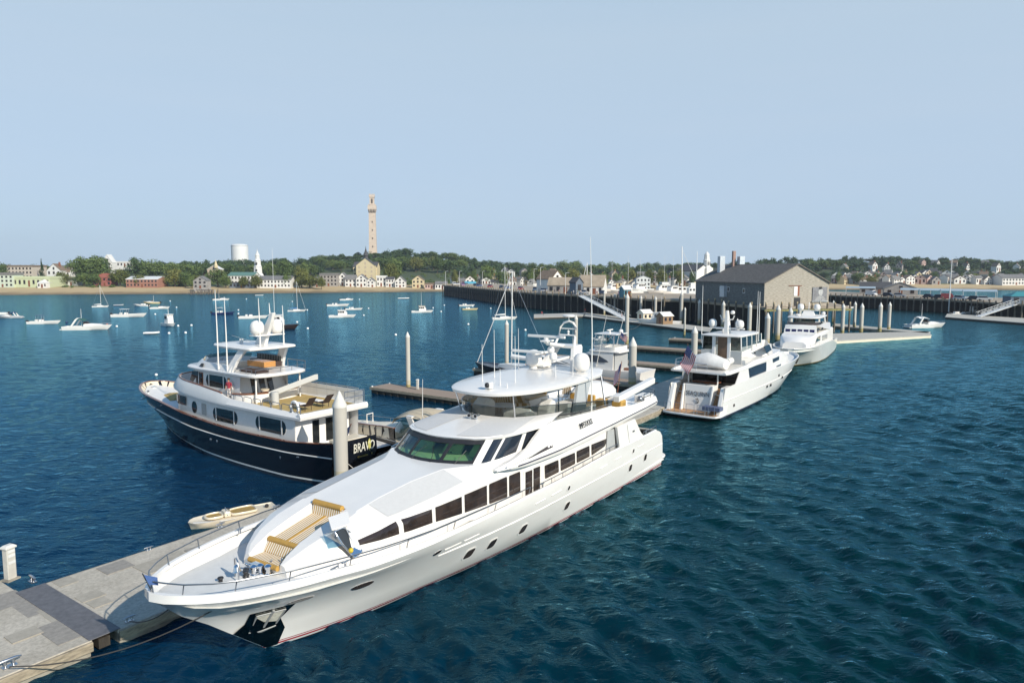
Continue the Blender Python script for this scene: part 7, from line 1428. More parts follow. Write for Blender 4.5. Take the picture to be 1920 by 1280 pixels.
for a, b in zip(wl_pts[:-1], wl_pts[1:]):
    n = int(math.dist(a, b) / 3.4)
    for k in range(n): seg.append((a[0] + (b[0] - a[0]) * (k + .5) / n, a[1] + (b[1] - a[1]) * (k + .5) / n))
pm = None; rnd = random.Random(4)
for x, y in seg[:84] + [(57.6 + k * 1.9, 156.4 + k * .37) for k in range(12)]:
    if pm is None:
        b = MB(); b.tube([(0, 0, -1.5), (0, 0, WZ + .55)], .22, 7); b.cur = 0; pm = b.build('pile', WPILE, wh, smooth=60); pp = pm
        tb = MB(); tb.tube([(0, 0, WZ + .55), (0, 0, WZ + 1.0)], .21, 7); tp = tb.build('pile_top', WTOP, pm)
        pp.location = (x - 20 - .3, y - 250, 0); continue
    pp = pm.copy(); COL.objects.link(pp); pp.parent = wh; pp.location = (x - 20 - .3, y - 250, rnd.uniform(-.25, .3))
    t2 = tp.copy(); COL.objects.link(t2); t2.parent = pp
MB().prism([(*WL(p), WZ - .9) for p in ((57, 156.2), (78.6, 160.2), (78.6, 160.6), (57, 156.6))], (0, 0, .45)).build('apron_stringer', mat('mossy_stringer', (.22, .20, .08), .9, var=.4), wh)
# warehouse -----------------------------------------------------------
wa = thing('warehouse', 'weathered shingle warehouse with a dark gable roof on the wharf end', 'warehouse', (58.5, 161, WZ), math.atan2(.2, .98))
gw, gl, gh, gr = 16.8, 34.7, 5.35, 4.35
MB().prism([(0, 0, 0), (gw, 0, 0), (gw, 0, gh), (gw / 2, 0, gh + gr), (0, 0, gh)], (0, gl, 0)).build('wall', SHING, wa)
for sg in (0, 1):
    x0 = -.35 if sg == 0 else gw + .35
    MB().prism([(x0, -.4, gh - .18 + .02), (gw / 2, -.4, gh + gr + .02), (gw / 2, -.4, gh + gr + .28), (x0, -.4, gh + .08)], (0, gl + .8, 0)).build('roof', ROOFD, wa)
for x, y, z0, z1, a, m, nm in ((5.0, 30, 7.4, 12.2, .76, GALV, 'vent_duct'), (9.2, 27, 8.4, 12.1, .76, GALV, 'vent_duct'), (7.6, 28, 8.6, 13.6, .40, mat('pink_brick', (.34, .22, .18), .9, var=.15), 'chimney')):
    c = MB(); c.span((x - a, y - a, z0), (x + a, y + a, z1)); c.build(nm, m, wa, bevel=.05)
MB().span((-.045, .02, .02), (-.002, gl - .02, gh - .25)).build('side_shade_sheet', mat('shaded_shingles', (.135, .14, .135), .9, var=.35, vscale=1.0, stretch=(1, 1, 3)), wa)  # darker sheet over the left wall, its shade put into the colour
for y, z in ((9, 3.4), (16.5, 3.6), (20.5, 3.6)): f = MB().span((-.06, y - .55, z - .6), (.02, y + .55, z + .6)).build('window', FWHITE, wa); MB().span((-.08, y - .42, z - .48), (-.03, y + .42, z + .48)).build('pane', DGLASS, f)
MB().span((-.9, 17.2, 1.6), (0, 19.4, 4.4)).build('white_cabinet', GALV, wa)
MB().span((7.6, -.07, 2.4), (8.5, .0, 4.6)).build('loft_door', FWHITE, wa); MB().span((8.5, -.06, 2.4), (9.0, .0, 4.6)).build('loft_shutter', BRICK, wa); MB().span((6.2, -.12, 4.7), (9.6, 0, 4.85)).build('door_track', VARN, wa)
MB().span((7.7, -.07, 0), (9.3, .0, 2.0)).build('open_door', BLACK, wa)
MB().span((14.2, -.4, 4.0), (14.7, 0, 4.5)).build('flood_light', BLACK, wa)
po = thing('poster', 'large grey portrait panel fixed on the warehouse gable, right side', 'poster', tuple(Vector((58.5, 161, 0)) + Vector((.98, .2, 0)) * 14.3 + Vector((.2, -.98, 0)) * .12), math.atan2(.2, .98))
MB().span((-1.9, -.06, 7.0), (1.9, 0, 10.2)).build('panel', mat('poster_grey', (.20, .20, .21), .8, var=.25, vscale=1.2), po)
b = MB(); b.prism([(.2 + .62 * math.cos(t), -.07, 9.1 + .85 * math.sin(t)) for t in np.linspace(0, 6.28, 19)[:-1]], (0, -.02, 0)); b.build('pale_shape', mat('poster_pale', (.42, .42, .41), .8, var=.35, vscale=2.5), po)
b = MB(); b.prism([(-1.3, -.065, 7.05), (1.7, -.065, 7.05), (1.2, -.065, 7.9), (.55, -.065, 8.2), (.45, -.065, 8.5), (-.1, -.065, 8.5), (-.2, -.065, 8.2), (-.9, -.065, 7.8)], (0, -.015, 0)); b.build('shaded_shape', mat('poster_mid', (.29, .29, .29), .8, var=.3, vscale=2), po)
MB().span((-2.1, -.3, 6.8), (2.1, .05, 6.95)).build('ledge', GALV, po)
# wharf sheds ----------------------------------------------------------
def gable_house(name, label, cat, p, rz, w_, d, h, rh, wm, rm, wins=(), ridge='x', group=None, door=True, chim=False, rows=1, cols=3, shut=DGLASS, zb=-2.5):
    "gabled house; local -Y faces us; ridge along x shows the roof slope, along y shows the gable"
    o = thing(name, label, cat, tuple(p), rz, group)
    ov = .25
    if ridge == 'x':
        MB().prism([(-w_/2, -d/2, zb), (-w_/2, d/2, zb), (-w_/2, d/2, h), (-w_/2, 0, h + rh), (-w_/2, -d/2, h)], (w_, 0, 0)).build('wall', wm, o)
        r_ = MB(); q = [(-d/2 - ov, h - ov * 2 * rh / d), (0, h), (d/2 + ov, h - ov * 2 * rh / d)]
        r_.prism([(-w_/2 - ov, -d/2 - ov, h + .03 - ov * 2 * rh / d), (-w_/2 - ov, 0, h + rh + .03), (-w_/2 - ov, d/2 + ov, h + .03 - ov * 2 * rh / d), (-w_/2 - ov, d/2 + ov, h + .3 - ov * 2 * rh / d), (-w_/2 - ov, 0, h + rh + .3), (-w_/2 - ov, -d/2 - ov, h + .3 - ov * 2 * rh / d)], (w_ + 2 * ov, 0, 0)); r_.build('roof', rm, o)
    elif ridge == 'y':
        MB().prism([(-w_/2, -d/2, zb), (w_/2, -d/2, zb), (w_/2, -d/2, h), (0, -d/2, h + rh), (-w_/2, -d/2, h)], (0, d, 0)).build('wall', wm, o)
        r_ = MB(); r_.prism([(-w_/2 - ov, -d/2 - ov, h + .03 - ov * 2 * rh / w_), (0, -d/2 - ov, h + rh + .03), (w_/2 + ov, -d/2 - ov, h + .03 - ov * 2 * rh / w_), (w_/2 + ov, -d/2 - ov, h + .3 - ov * 2 * rh / w_), (0, -d/2 - ov, h + rh + .3), (-w_/2 - ov, -d/2 - ov, h + .3 - ov * 2 * rh / w_)], (0, d + 2 * ov, 0)); r_.build('roof', rm, o)
    elif ridge == 'hip':
        MB().span((-w_/2, -d/2, zb), (w_/2, d/2, h)).build('wall', wm, o)
        r_ = MB(); k = max(0.02, w_/2 - d/2); r_.loft([[(-w_/2 - ov, -d/2 - ov, h), (w_/2 + ov, -d/2 - ov, h), (w_/2 + ov, d/2 + ov, h), (-w_/2 - ov, d/2 + ov, h)], [(-k, -.05, h + rh), (k, -.05, h + rh), (k, .05, h + rh), (-k, .05, h + rh)]]); r_.build('roof', rm, o)
    else:
        MB().span((-w_/2, -d/2, zb), (w_/2, d/2, h)).build('wall', wm, o); MB().span((-w_/2 - ov, -d/2 - ov, h + .002), (w_/2 + ov, d/2 + ov, h + max(.3, rh))).build('roof', rm, o)
    fh = h / max(1, rows); ww = min(1.3, w_ / cols * .45)
    for r in range(rows):
        for c in range(cols):
            x = -w_/2 + w_ * (c + .5) / cols
            if door and r == 0 and c == cols // 2: MB().span((x - .6, -d/2 - .06, 0), (x + .6, -d/2 + .02, fh * .78)).build('door', VARN, o); continue
            MB().span((x - ww / 2, -d/2 - .07, fh * (r + .32)), (x + ww / 2, -d/2 + .02, fh * (r + .82))).build('window', shut, o)
    if ridge == 'y' and rh > 2: MB().span((-.6, -d/2 - .07, h + rh * .12), (.6, -d/2 + .02, h + rh * .5)).build('window', shut, o)
    if chim: MB().span((w_ * .18, -.5, h + rh * .4), (w_ * .18 + .9, .4, h + rh + 1.3)).build('chimney', BRICK, o)
    return o
HW = mat('white_clapboard', (.66, .65, .62), .7, var=.08, vscale=.6); HG = mat('grey_shingle_wall', (.30, .28, .26), .9, var=.2, vscale=.8); HY = mat('yellow_clapboard', (.58, .49, .31), .8, var=.08); HM = mat('mint_clapboard', (.50, .56, .46), .8, var=.08); HP = mat('pale_green_clapboard', (.48, .52, .34), .8, var=.08)
HT = mat('tan_clapboard', (.46, .38, .29), .8, var=.1); HPK = mat('faded_pink_wall', (.50, .36, .32), .8, var=.1); HB = mat('blue_wall', (.10, .30, .42), .7, var=.1)
RG = mat('grey_roof', (.17, .165, .16), .9, var=.2, vscale=.8); RB = mat('brown_roof', (.19, .14, .10), .9, var=.2, vscale=.8); RT = mat('tan_roof', (.33, .27, .20), .9, var=.2, vscale=.6); RR = mat('red_roof', (.28, .09, .06), .9, var=.15); RD = mat('charcoal_roof', (.07, .07, .075), .9, var=.2); RGN = mat('green_roof', (.10, .20, .17), .8, var=.15)
def gat(px, Y): x = (px - CXP) / FPX * Y; return Vector((x, Y, ground(x, Y)))
def wat(px, Y): return Vector(((px - CXP) / FPX * Y, Y, WZ))
gable_house('wharf_shed', 'white gabled shed with a brown roof on the wharf', 'shed', wat(1031, 276), .75, 7.0, 8, 5.0, 3.2, HW, RB, ridge='y', cols=2, door=False, zb=0)
gable_house('wharf_shed', 'grey shingled low shed with a tan roof on the wharf edge', 'shed', wat(1056, 258), -.28, 10.5, 6.0, 3.0, 2.6, HG, RT, ridge='x', cols=4, zb=0)
gable_house('wharf_shed', 'long white walled shed with a broad tan roof on the wharf', 'shed', wat(1112, 252), -.28, 8.6, 9, 2.7, 3.8, HW, RT, ridge='x', cols=4, zb=0)
gable_house('wharf_shed', 'dark blue grey narrow shed before the tan roofed one', 'shed', wat(1080, 246), .5, 3.0, 4.0, 4.2, 1.6, mat('slate_wall', (.12, .15, .19), .9, var=.15), RD, ridge='y', cols=1, door=False, zb=0)
gable_house('wharf_shed', 'teal walled booth with a pale sloping roof near the gangway foot', 'shed', wat(1172, 218), .35, 2.6, 3, 2.5, .9, mat('teal_wall', (.08, .20, .25), .8, var=.1), OFFW, ridge='x', cols=2, zb=0)
# gangway ---------------------------------------------------------------
def gangway(label, a, b, w_=1.6):
    a, b = Vector(a), Vector(b); o = thing('gangway', label, 'gangway', tuple(a)); d = b - a; n = Vector((-d.y, d.x, 0)).normalized() * w_ / 2
    MB().loft([[p + n, p - n, p - n + Vector((0, 0, -.15)), p + n + Vector((0, 0, -.15))] for p in (Vector(), d)]).build('walkway', OFFW, o)
    for sg in (1, -1):
        t = MB(); N = 12; up = Vector((0, 0, 1.15)); s0 = n * sg
        t.tube([s0 + up, d + s0 + up], .06, 5); t.tube([s0, d + s0], .07, 5)
        for k in range(N):
            p, q = d * (k / N) + s0, d * ((k + 1) / N) + s0; t.tube([p, p + up], .045, 4); t.tube([p + up if k % 2 else p, q if k % 2 else q + up], .035, 4)
        t.build('truss_side', OFFW, o)
    return o
gangway('aluminium truss gangway sloping from the wharf to its float', (23, 232, WZ), tuple(at(1176, 599, .7)), 2.0)
gangway('pale gangway sloping down to the dark float at the right edge', (149.4, 205.5, 4.4), tuple(at(1834, 593, .7)), 2.0)
# right-hand pier --------------------------------------------------------
RZ_ = 4.3
rp = thing('pier', 'right hand pier on open piles with parked cars and tents', 'pier', (140, 250, 0))
ppts = [(112, 330), (131, 276), (148, 234), (149.5, 200), (192, 204), (166, 290), (150, 345)]
MB().prism([(x - 140, y - 250, RZ_ - .5) for x, y in ppts], (0, 0, .5)).build('deck', WDECK, rp)
MB().sheet([[(x + 5 - 140, y - 250, z) for x, y in ppts[:4]] for z in (-1.5, RZ_ - .5)]).build('under_pier_shade_sheet', mat('bulkhead_and_shade_dark', (0, 0, 0)), rp, recalc=False)  # near-black sheet behind the piles stands for the shade under the deck
r_ = MB(); r_.sheet([[(x - .1 - 140, y - 250, z) for x, y in ppts[:4]] for z in (RZ_ - .5, RZ_ + .1)]); r_.build('edge_beam', WALER, rp, recalc=False)
pm2 = None
for (x0, y0), (x1, y1) in zip(ppts[:3], ppts[1:4]):
    n = int(math.dist((x0, y0), (x1, y1)) / 2.6)
    for k in range(n):
        x, y = x0 + (x1 - x0) * k / n, y0 + (y1 - y0) * k / n
        if pm2 is None: pm2 = MB().tube([(0, 0, -1.5), (0, 0, RZ_ + .9)], .24, 7).build('pile', WPILE, rp, smooth=60); pp = pm2
        else: pp = pm2.copy(); COL.objects.link(pp); pp.parent = rp
        pp.location = (x - .3 - 140, y - 250, rnd.uniform(-.4, .2))
def rat(px, Y): return Vector(((px - CXP) / FPX * Y, Y, RZ_))
gable_house('pier_building', 'grey gabled building standing on the right pier', 'building', rat(1686, 282), -.45, 12, 9, 2.6, 2.4, HG, RG, ridge='y', cols=3)
gable_house('pier_building', 'long low grey roofed building left of the gabled one on the right pier', 'building', rat(1640, 300), -.5, 12, 7, 2.4, 2.4, HG, RD, ridge='x', cols=4)
for k, (px, Y, w_) in enumerate(((1612, 290, 11), (1715, 262, 10), (1752, 256, 10), (1795, 250, 11), (1835, 243, 10))):
    o = thing('canopy_tent', ['first', 'second', 'third', 'fourth', 'rightmost'][k] + ' from the left of the blue grey canopies on the right pier', 'canopy', tuple(rat(px, Y)), -.5, 'canopies on the right pier')
    c = MB(); c.loft([[(-w_/2, -2, 2.6), (w_/2, -2, 2.6), (w_/2, 2, 2.6), (-w_/2, 2, 2.6)], [(-w_/2, -.1, 3.3), (w_/2, -.1, 3.3), (w_/2, .1, 3.3), (-w_/2, .1, 3.3)]]); c.build('roof', mat('blue_grey_canvas', (.30, .38, .44), .8, var=.08), o)
    for x in (-w_/2 + .1, w_/2 - .1):
        for y in (-1.9, 1.9): MB().tube([(x, y, 0), (x, y, 2.6)], .06, 5).build('pole', OFFW, o)
gable_house('pier_pavilion', 'teal roofed pavilion on the pier at the right edge', 'pavilion', tuple(rat(1918, 208)), -.2, 9, 5, 2.2, 1.3, mat('slate_wall', (0, 0, 0)), mat('teal_roof', (.04, .22, .25), .7), ridge='hip', cols=3, zb=0)
def pole(label, p, h, r=.12, arm=True, name='lamp_post', cat='lamp post'):
    o = thing(name, label, cat, tuple(p)); MB().tube([(0, 0, 0), (0, 0, h)], [r, r * .5], 6).build('post', OFFW, o)
    if arm: MB().tube([(0, 0, h - .1), (.9, 0, h + .15)], .06, 5).build('arm', OFFW, o); MB().box((1.1, 0, h + .1), (.5, .25, .12)).build('lamp_head', GALV, o)
    return o
pole('very tall thin white mast pole on the right pier edge', Vector((147.5, 234, RZ_ - 4)), 18, .2, False, 'mast_pole', 'pole')
# ferries and hauled boats behind the wharf -------------------------------
def ferry(label, px, Y, rz, Ln, hm, mast=None):
    o = thing('ferry', label, 'ferry', ((px - CXP) / FPX * Y, Y, 0), rz, 'excursion boats berthed behind the wharf')
    shell(o, Ln, Ln * .12, 2.6, hm, sheer=.35, drop=.2)
    for k, (s0, s1, z0, z1) in enumerate(((.18, .92, 2.5, 4.9), (.26, .8, 4.95, 7.2))):
        w_ = Ln * .1 * (1 - .15 * k); MB().span(L(s0 * Ln, w_, z0), L(s1 * Ln, -w_, z1)).build('cabin', WHITE, o, bevel=.1)
        n = 7
        for sg in (1, -1):
            for q in range(n):
                a = s0 + (s1 - s0) * (q + .25) / n; b = s0 + (s1 - s0) * (q + .78) / n
                MB().span(L(a * Ln, sg * (w_ + .03), z0 + 1.0), L(b * Ln, sg * (w_ - .02), z0 + 1.8)).build('window', DGLASS, o)
    MB().span(L(.3 * Ln, Ln * .07, 7.22), L(.42 * Ln, -Ln * .07, 9.2)).build('wheelhouse', WHITE, o, bevel=.1)
    MB().span(L(.295 * Ln, Ln * .065, 8.1), L(.3 * Ln + .03, -Ln * .065, 8.9)).build('wheelhouse_window', DGLASS, o)
    MB().tube([L(.46 * Ln, 0, 7.2), L(.46 * Ln, 0, mast or 11)], [.2, .1], 6).build('mast', FWHITE, o)
    return o
FB = bands('blue_ferry_hull', 2, [(-2, (.03, .02, .02)), (.3, (.012, .04, .14)), (1.9, (.74, .73, .71))], .3)
ferry('large white ferry with a blue hull behind the wharf, left of the tall mast', 1205, 300, .12, 26, FB); ferry('white excursion boat with a blue hull right of the tall mast, against the warehouse', 1268, 285, .1, 18, FB, 22)
o = thing('sailing_mast', 'tallest white mast with a long stay rising beside the warehouse', 'mast', ((1279 - CXP) / FPX * 240, 240, 0)); MB().tube([(0, 0, 0), (-.5, 0, 22.4)], [.2, .14], 8).build('spar', FWHITE, o); MB().tube([(5.5, 6, 12), (-.4, 0, 21)], .07, 5).build('stay', FWHITE, o)
o = thing('sailing_mast', 'white raked spar pair above the tan roofed wharf shed', 'mast', ((1100 - CXP) / FPX * 300, 300, 0)); MB().tube([(0, 0, 4), (0, 0, 17.5)], .16, 6).build('spar', FWHITE, o); MB().tube([(-1.8, 0, 9.5), (-.4, 0, 16.4)], .12, 6).build('raked_spar', FWHITE, o)
for k, (px, Y, Ln) in enumerate(((1150, 260, 11), (1218, 262, 12), (1178, 288, 12), (1245, 252, 10), (1135, 285, 10))):
    bx = small_boat('pilot', ['white boat with a red stripe behind the teal booth', 'white boat in front of the ferries, centre', 'white boat left below the blue hulled ferry', 'white boat closest to the warehouse wall', 'white boat behind the tan roofed wharf shed'][k], ((px - CXP) / FPX * Y, Y, WZ - .3), .1 + .2 * k, Ln, 'boats hauled out on the wharf', mast=14, h=2.0)
# vehicles and people on the piers -----------------------------------------
def car(label, p, rz, col, van=False, group='vehicles parked on the wharf and pier'):
    o = thing('parked_van' if van else 'parked_car', label, 'van' if van else 'car', tuple(p), rz, group); h = 1.0 if not van else 1.15
    m = mat('car_paint_%02x%02x%02x' % tuple(int(c * 99) for c in col), col, .3, coat=.5)
    pr = [(-2.15, .35), (-2.2, .75), (-1.9, h), (1.7, h), (2.2, .85), (2.2, .35)]
    MB().prism([(x, -.88, z) for x, z in pr], (0, 1.76, 0)).build('body', m, o, bevel=.08)
    g = [(-1.85, h), (-1.5, h + .6), (.5, h + .6), (1.15, h)] if not van else [(-2.0, h), (-1.95, h + .95), (1.1, h + .95), (1.75, h)]
    c = MB().prism([(x, -.78, z - .02) for x, z in g], (0, 1.56, 0)).build('cabin', BGLASS if not van else m, o, bevel=.06)
    MB().span((g[1][0] + .1, -.72, g[1][1] - .01), (g[2][0] - .1, .72, g[1][1] + .03)).build('roof', m, o)
    if van: MB().prism([(1.2, -.72, h + .75), (1.2, .72, h + .75), (1.66, .72, h + .05), (1.66, -.72, h + .05)], (.06, 0, 0)).build('windscreen', BGLASS, o)
    for x in (-1.3, 1.35):
        for y in (-.86, .86): MB().tube([(x, y - .1, .33), (x, y + .1, .33)], .33, 10).build('wheel', BLACK, o)
    return o
def wharf_edge(t):
    k = t * (len(wl_pts) - 1); i = int(min(k, len(wl_pts) - 2)); f = k - i; return (wl_pts[i][0] + (wl_pts[i + 1][0] - wl_pts[i][0]) * f, wl_pts[i][1] + (wl_pts[i + 1][1] - wl_pts[i][1]) * f)
CC = [((.60, .60, .60), 'white'), ((.03, .035, .05), 'dark'), ((.28, .05, .05), 'red'), ((.30, .32, .35), 'silver'), ((.05, .10, .25), 'blue')]
for k in range(15):
    e = wharf_edge(.015 + .50 * k / 15); c = CC[(k * 3 + k // 5) % 5]
    car(c[1] + ' car parked on the wharf, ' + ordw(k) + ' counted from the beach end', (e[0] + 7 + (k % 3), e[1] + 1, WZ), 1.2 + .1 * (k % 3), c[0], van=False)
car('white van at the beach end of the wharf', (wharf_edge(.03)[0] + 3.4, wharf_edge(.03)[1], WZ), -1.25, (.62, .62, .60), True)
car('purple van beside the white one at the beach end of the wharf', (wharf_edge(.07)[0] + 3.4, wharf_edge(.07)[1], WZ), -1.25, (.22, .10, .22), True)
for k, (px, Y) in enumerate(((1632, 272), (1665, 263), (1685, 258), (1742, 246), (1762, 241), (1776, 237), (1800, 232), (1828, 228), (1845, 226))):
    c = CC[[0, 1, 3, 1, 1, 2, 0, 1, 0][k]]; car(c[1] + ' car on the right pier, ' + ordw(k) + ' counted from the warehouse side', tuple(rat(px, Y)), -1.1 + .25 * (k % 3), c[0], k in (0, 5))
PC = [(.45, .43, .40), (.10, .12, .2), (.35, .06, .06), (.05, .05, .06), (.5, .35, .4), (.2, .3, .2)]
for k in range(12):
    e = wharf_edge(.30 + .022 * k * (1 + .1 * (k % 2))); person('person strolling on the wharf, ' + ordw(k) + ' counted from the beach end', (e[0] + 1.8 + (k * 7 % 4) * .6, e[1], WZ), k * 1.1, ('walk', 'stand')[k % 2], PC[k % 6], (.08, .08, .1), group='people strolling on the wharf')
person('person in a white top by the grey shed at the gangway head', tuple(wat(1075, 240)), 2.5, 'stand', (.6, .6, .58), (.3, .3, .3)); person('person in white clothes beside another at the gangway head', tuple(wat(1081, 240)), 2.0, 'stand', (.65, .63, .6), (.5, .5, .5))
person('person in a red jacket standing at the float corner below the wharf', tuple(at(1097, 588, .6)), 2.2, 'stand', (.4, .04, .04), (.1, .1, .15)); person('person in pink at the foot of the aluminium gangway', tuple(at(1166, 598, .6)), 1.0, 'stand', (.55, .35, .33), (.4, .38, .35)); person('person in red sitting on the dark work barge float', tuple(at(1016, 591, .6)), 1.2, 'sit', (.45, .03, .05), (.05, .05, .06))
for k, (px, Y, h) in enumerate(((836, 395, 8), (862, 360, 8), (905, 330, 8), (955, 300, 8.5), (1001, 285, 9), (1060, 246, 7.5), (1013, 262, 9.5))):
    pole('lamp post on the wharf, ' + ordw(k) + ' counted from the beach end', wat(px, Y), h, .12)['group'] = 'wharf lamp posts'
# ================================================================ town on the shore
def H(label, px, w_px, wall_px, roof_px, Y, wm, rm, ridge='x', rows=1, cols=3, rz=0.0, dep=None, name='house', cat='house', group=None, chim=False, lift=0.0, shut=DGLASS):
    k = Y / FPX; p = gat(px, Y) + Vector((0, 0, lift))
    return gable_house(name, label, cat, p, rz, w_px * k, dep or max(6, w_px * k * .7), wall_px * k, roof_px * k, wm, rm, ridge=ridge, rows=rows, cols=cols, group=group, chim=chim, shut=shut)
H('mint green three storey house at the left edge above the beach', 18, 40, 22, 5, 462, HM, RG, 'flat', 3, 5)
H('long pale green low building behind the white gazebo', 76, 76, 15, 4, 468, HP, HP, 'flat', 1, 9, name='building', cat='building')
H('white gazebo with a pointed roof on the beach', 87, 17, 9, 7, 458, HW, HW, 'hip', 1, 3, name='gazebo', cat='gazebo')
H('large brownish flat roofed hotel behind the mint house', 50, 58, 22, 3, 520, mat('pale_tan_wall', (.50, .44, .37), .8, var=.1), RB, 'flat', 3, 9, name='building', cat='building', lift=3)
H('tall white gabled house with a brown roof left of the big oak', 111, 26, 20, 12, 500, HW, RB, 'y', 2, 3, chim=True, lift=2); H('white wing with a brown roof joined to the tall white gable', 127, 26, 14, 8, 506, HW, RB, 'x', 2, 4, lift=3)
H('white low cottage below the tall white gable', 141, 22, 9, 5, 478, HW, RG, 'x', 1, 3)
H('red walled house with a hipped red roof above the beach', 201, 33, 15, 8, 480, mat('red_clapboard', (.32, .11, .09), .8, var=.1), RR, 'hip', 2, 4)
H('white pointed gothic house behind the red house', 210, 18, 14, 14, 540, HW, HW, 'y', 2, 2, lift=9); H('white flat roofed villa among the trees right of the gothic house', 244, 30, 8, 2, 560, HW, OFFW, 'flat', 1, 5, lift=11)
H('brick two storey motel with a pale roof on the left beach', 279, 58, 14, 5, 474, mat('brick_wall', (.30, .15, .11), .9, var=.15), OFFW, 'x', 2, 9)
H('grey shingled beach house on stilts over the old pier ruin', 381, 25, 14, 8, 444, HG, RG, 'y', 2, 3, lift=2.0)
rn = thing('old_pier_ruin', 'ruined timber pier stubs under the grey stilt house', 'pier ruin', tuple(at(372, 552, 0))); b = MB(); q = random.Random(3)
pts = [(x, -1, ) for x in ()]
for k in range(40):
    x, y = q.uniform(-9, 9), q.uniform(-3, 12); b.tube([(x, y, -1), (x + q.uniform(-.3, .3), y, q.uniform(1, 3.2))], .25, 5)
o_ = b.build('stubs', mat('old_timber', (.12, .10, .08), .95, var=.3), rn); o_['kind'] = 'stuff'
for k in range(3): MB().box((q.uniform(-3, 5), 4 + k * 3, 2.4), (9, .5, .4)).build('cross_beam', mat('old_timber', (0, 0, 0)), rn)
H('cream chapel with a golden pointed turret among the trees', 407, 24, 9, 7, 540, HT, OFFW, 'y', 1, 2, lift=6, name='chapel', cat='chapel')
tr = thing('turret', 'golden pointed turret on the cream chapel', 'turret', tuple(gat(408, 536) + Vector((0, 0, 11)))); MB().lathe([(1.4, 0), (1.4, 2), (.9, 3.2), (.01, 6.5)], (0, 0, 0), 8).build('spire', HY, tr)
H('long white two storey inn with a teal roof, left of the steeple', 460, 48, 17, 6, 500, HW, RGN, 'x', 2, 8, name='inn', cat='inn'); H('dark fronted restaurant below the teal roofed inn', 460, 44, 8, 2, 478, mat('slate_wall', (0, 0, 0)), RD, 'flat', 1, 7, name='restaurant', cat='restaurant')
H('long white motel with a grey roof and balconies, right of the steeple', 522, 62, 14, 7, 482, HW, RG, 'x', 2, 10, name='motel', cat='motel')
H('small grey house between the beach trees, right of the motel', 594, 14, 12, 6, 490, HG, RG, 'y', 2, 2)
H('grey shingled three storey house left of the white gables', 620, 32, 20, 4, 500, HG, RG, 'flat', 3, 5); H('white house with twin gables below the hill', 645, 20, 14, 10, 505, HW, RG, 'y', 2, 3); H('white gabled house with a grey side roof below the hill', 660, 20, 13, 8, 500, HW, RG, 'x', 2, 3)
H('cream town hall with a dark roof and big front gable under the tower', 689, 34, 24, 13, 548, HY, RD, 'y', 3, 3, name='town_hall', cat='town hall', lift=3, shut=HT); H('cream side wings of the town hall with a charcoal roof', 689, 44, 20, 9, 556, HY, RD, 'x', 2, 7, name='town_hall_wing', cat='town hall', lift=3)
cp = thing('cupola', 'dark slender cupola on the town hall roof', 'cupola', tuple(gat(688, 553) + Vector((0, 0, 16)))); MB().lathe([(2.2, 0), (1.7, 1), (1.5, 4.2), (2.0, 4.6), (1.2, 7), (.35, 10), (.01, 12.5)], (0, 0, 0), 8).build('lantern', RD, cp, smooth=30)
H('white front gable house at the foot of the town hall', 680, 19, 15, 8, 498, HW, RG, 'y', 2, 3); H('white narrow house right of the town hall foot', 697, 14, 11, 6, 498, HW, RG, 'y', 2, 2)
H('white boxy house with a pale roof right of the town hall', 717, 17, 17, 3, 505, HW, OFFW, 'flat', 2, 3); H('white two storey house with a dark top, second right of the town hall', 733, 15, 14, 4, 503, HW, RD, 'x', 2, 3); H('white gabled gallery with blue awnings by the beach', 752, 19, 11, 9, 500, HW, RG, 'y', 2, 3)
H('yellow gabled guest house at the right end of the left beach', 785, 21, 14, 8, 500, HY, RB, 'y', 2, 3); H('pink low stall near the wharf root', 808, 20, 8, 3, 492, HPK, RB, 'flat', 1, 4); H('white boat house at the wharf root', 828, 22, 9, 5, 490, HW, RG, 'x', 1, 4)
def hset(where, x0, x1, n, Y0, Y1, seed, wmin=12, wmax=20):
    r = random.Random(seed); xs = [x0 + (x1 - x0) * (k + r.uniform(.2, .8)) / n for k in range(n)]
    W = [(HW, 'white')] * 7 + [(HG, 'grey'), (HT, 'tan'), (HG, 'grey'), (HPK, 'pink'), (HY, 'yellow')]; RF = [(RG, 'grey'), (RD, 'charcoal'), (RB, 'brown'), (RG, 'grey')]; cnt = {}
    for x in xs:
        wm, wn = r.choice(W); rm, rn_ = r.choice(RF); rd = r.choice('yyx'); key = (wn, rn_, rd); c = cnt.get(key, 0); cnt[key] = c + 1
        H('%s house, %s %s roof, %s such %s' % (wn, rn_, 'gable' if rd == 'y' else 'side', ordw(c), where), x, r.uniform(wmin, wmax), r.uniform(8, 12), r.uniform(4, 7), r.uniform(Y0, Y1), wm, rm, rd, 2 if r.random() < .6 else 1, r.choice((2, 3)), r.uniform(-.7, .9), name='house', group='town houses ' + where, chim=r.random() < .35)
hset('behind the root of the wharf', 850, 1010, 17, 500, 545, 1); hset('above the wharf sheds', 1010, 1190, 20, 510, 560, 2, 11, 18); hset('on the slope behind the ferries', 1150, 1300, 19, 520, 600, 3, 13, 22); hset('on the higher slope behind the ferries', 900, 1300, 22, 600, 680, 7, 9, 15)
hset('just behind the right beach', 1562, 1915, 27, 566, 585, 4, 14, 22); hset('second row behind the right beach', 1560, 1860, 28, 600, 650, 5, 12, 18); hset('on the hillside above the right beach', 1560, 1910, 12, 680, 740, 6, 8, 12)
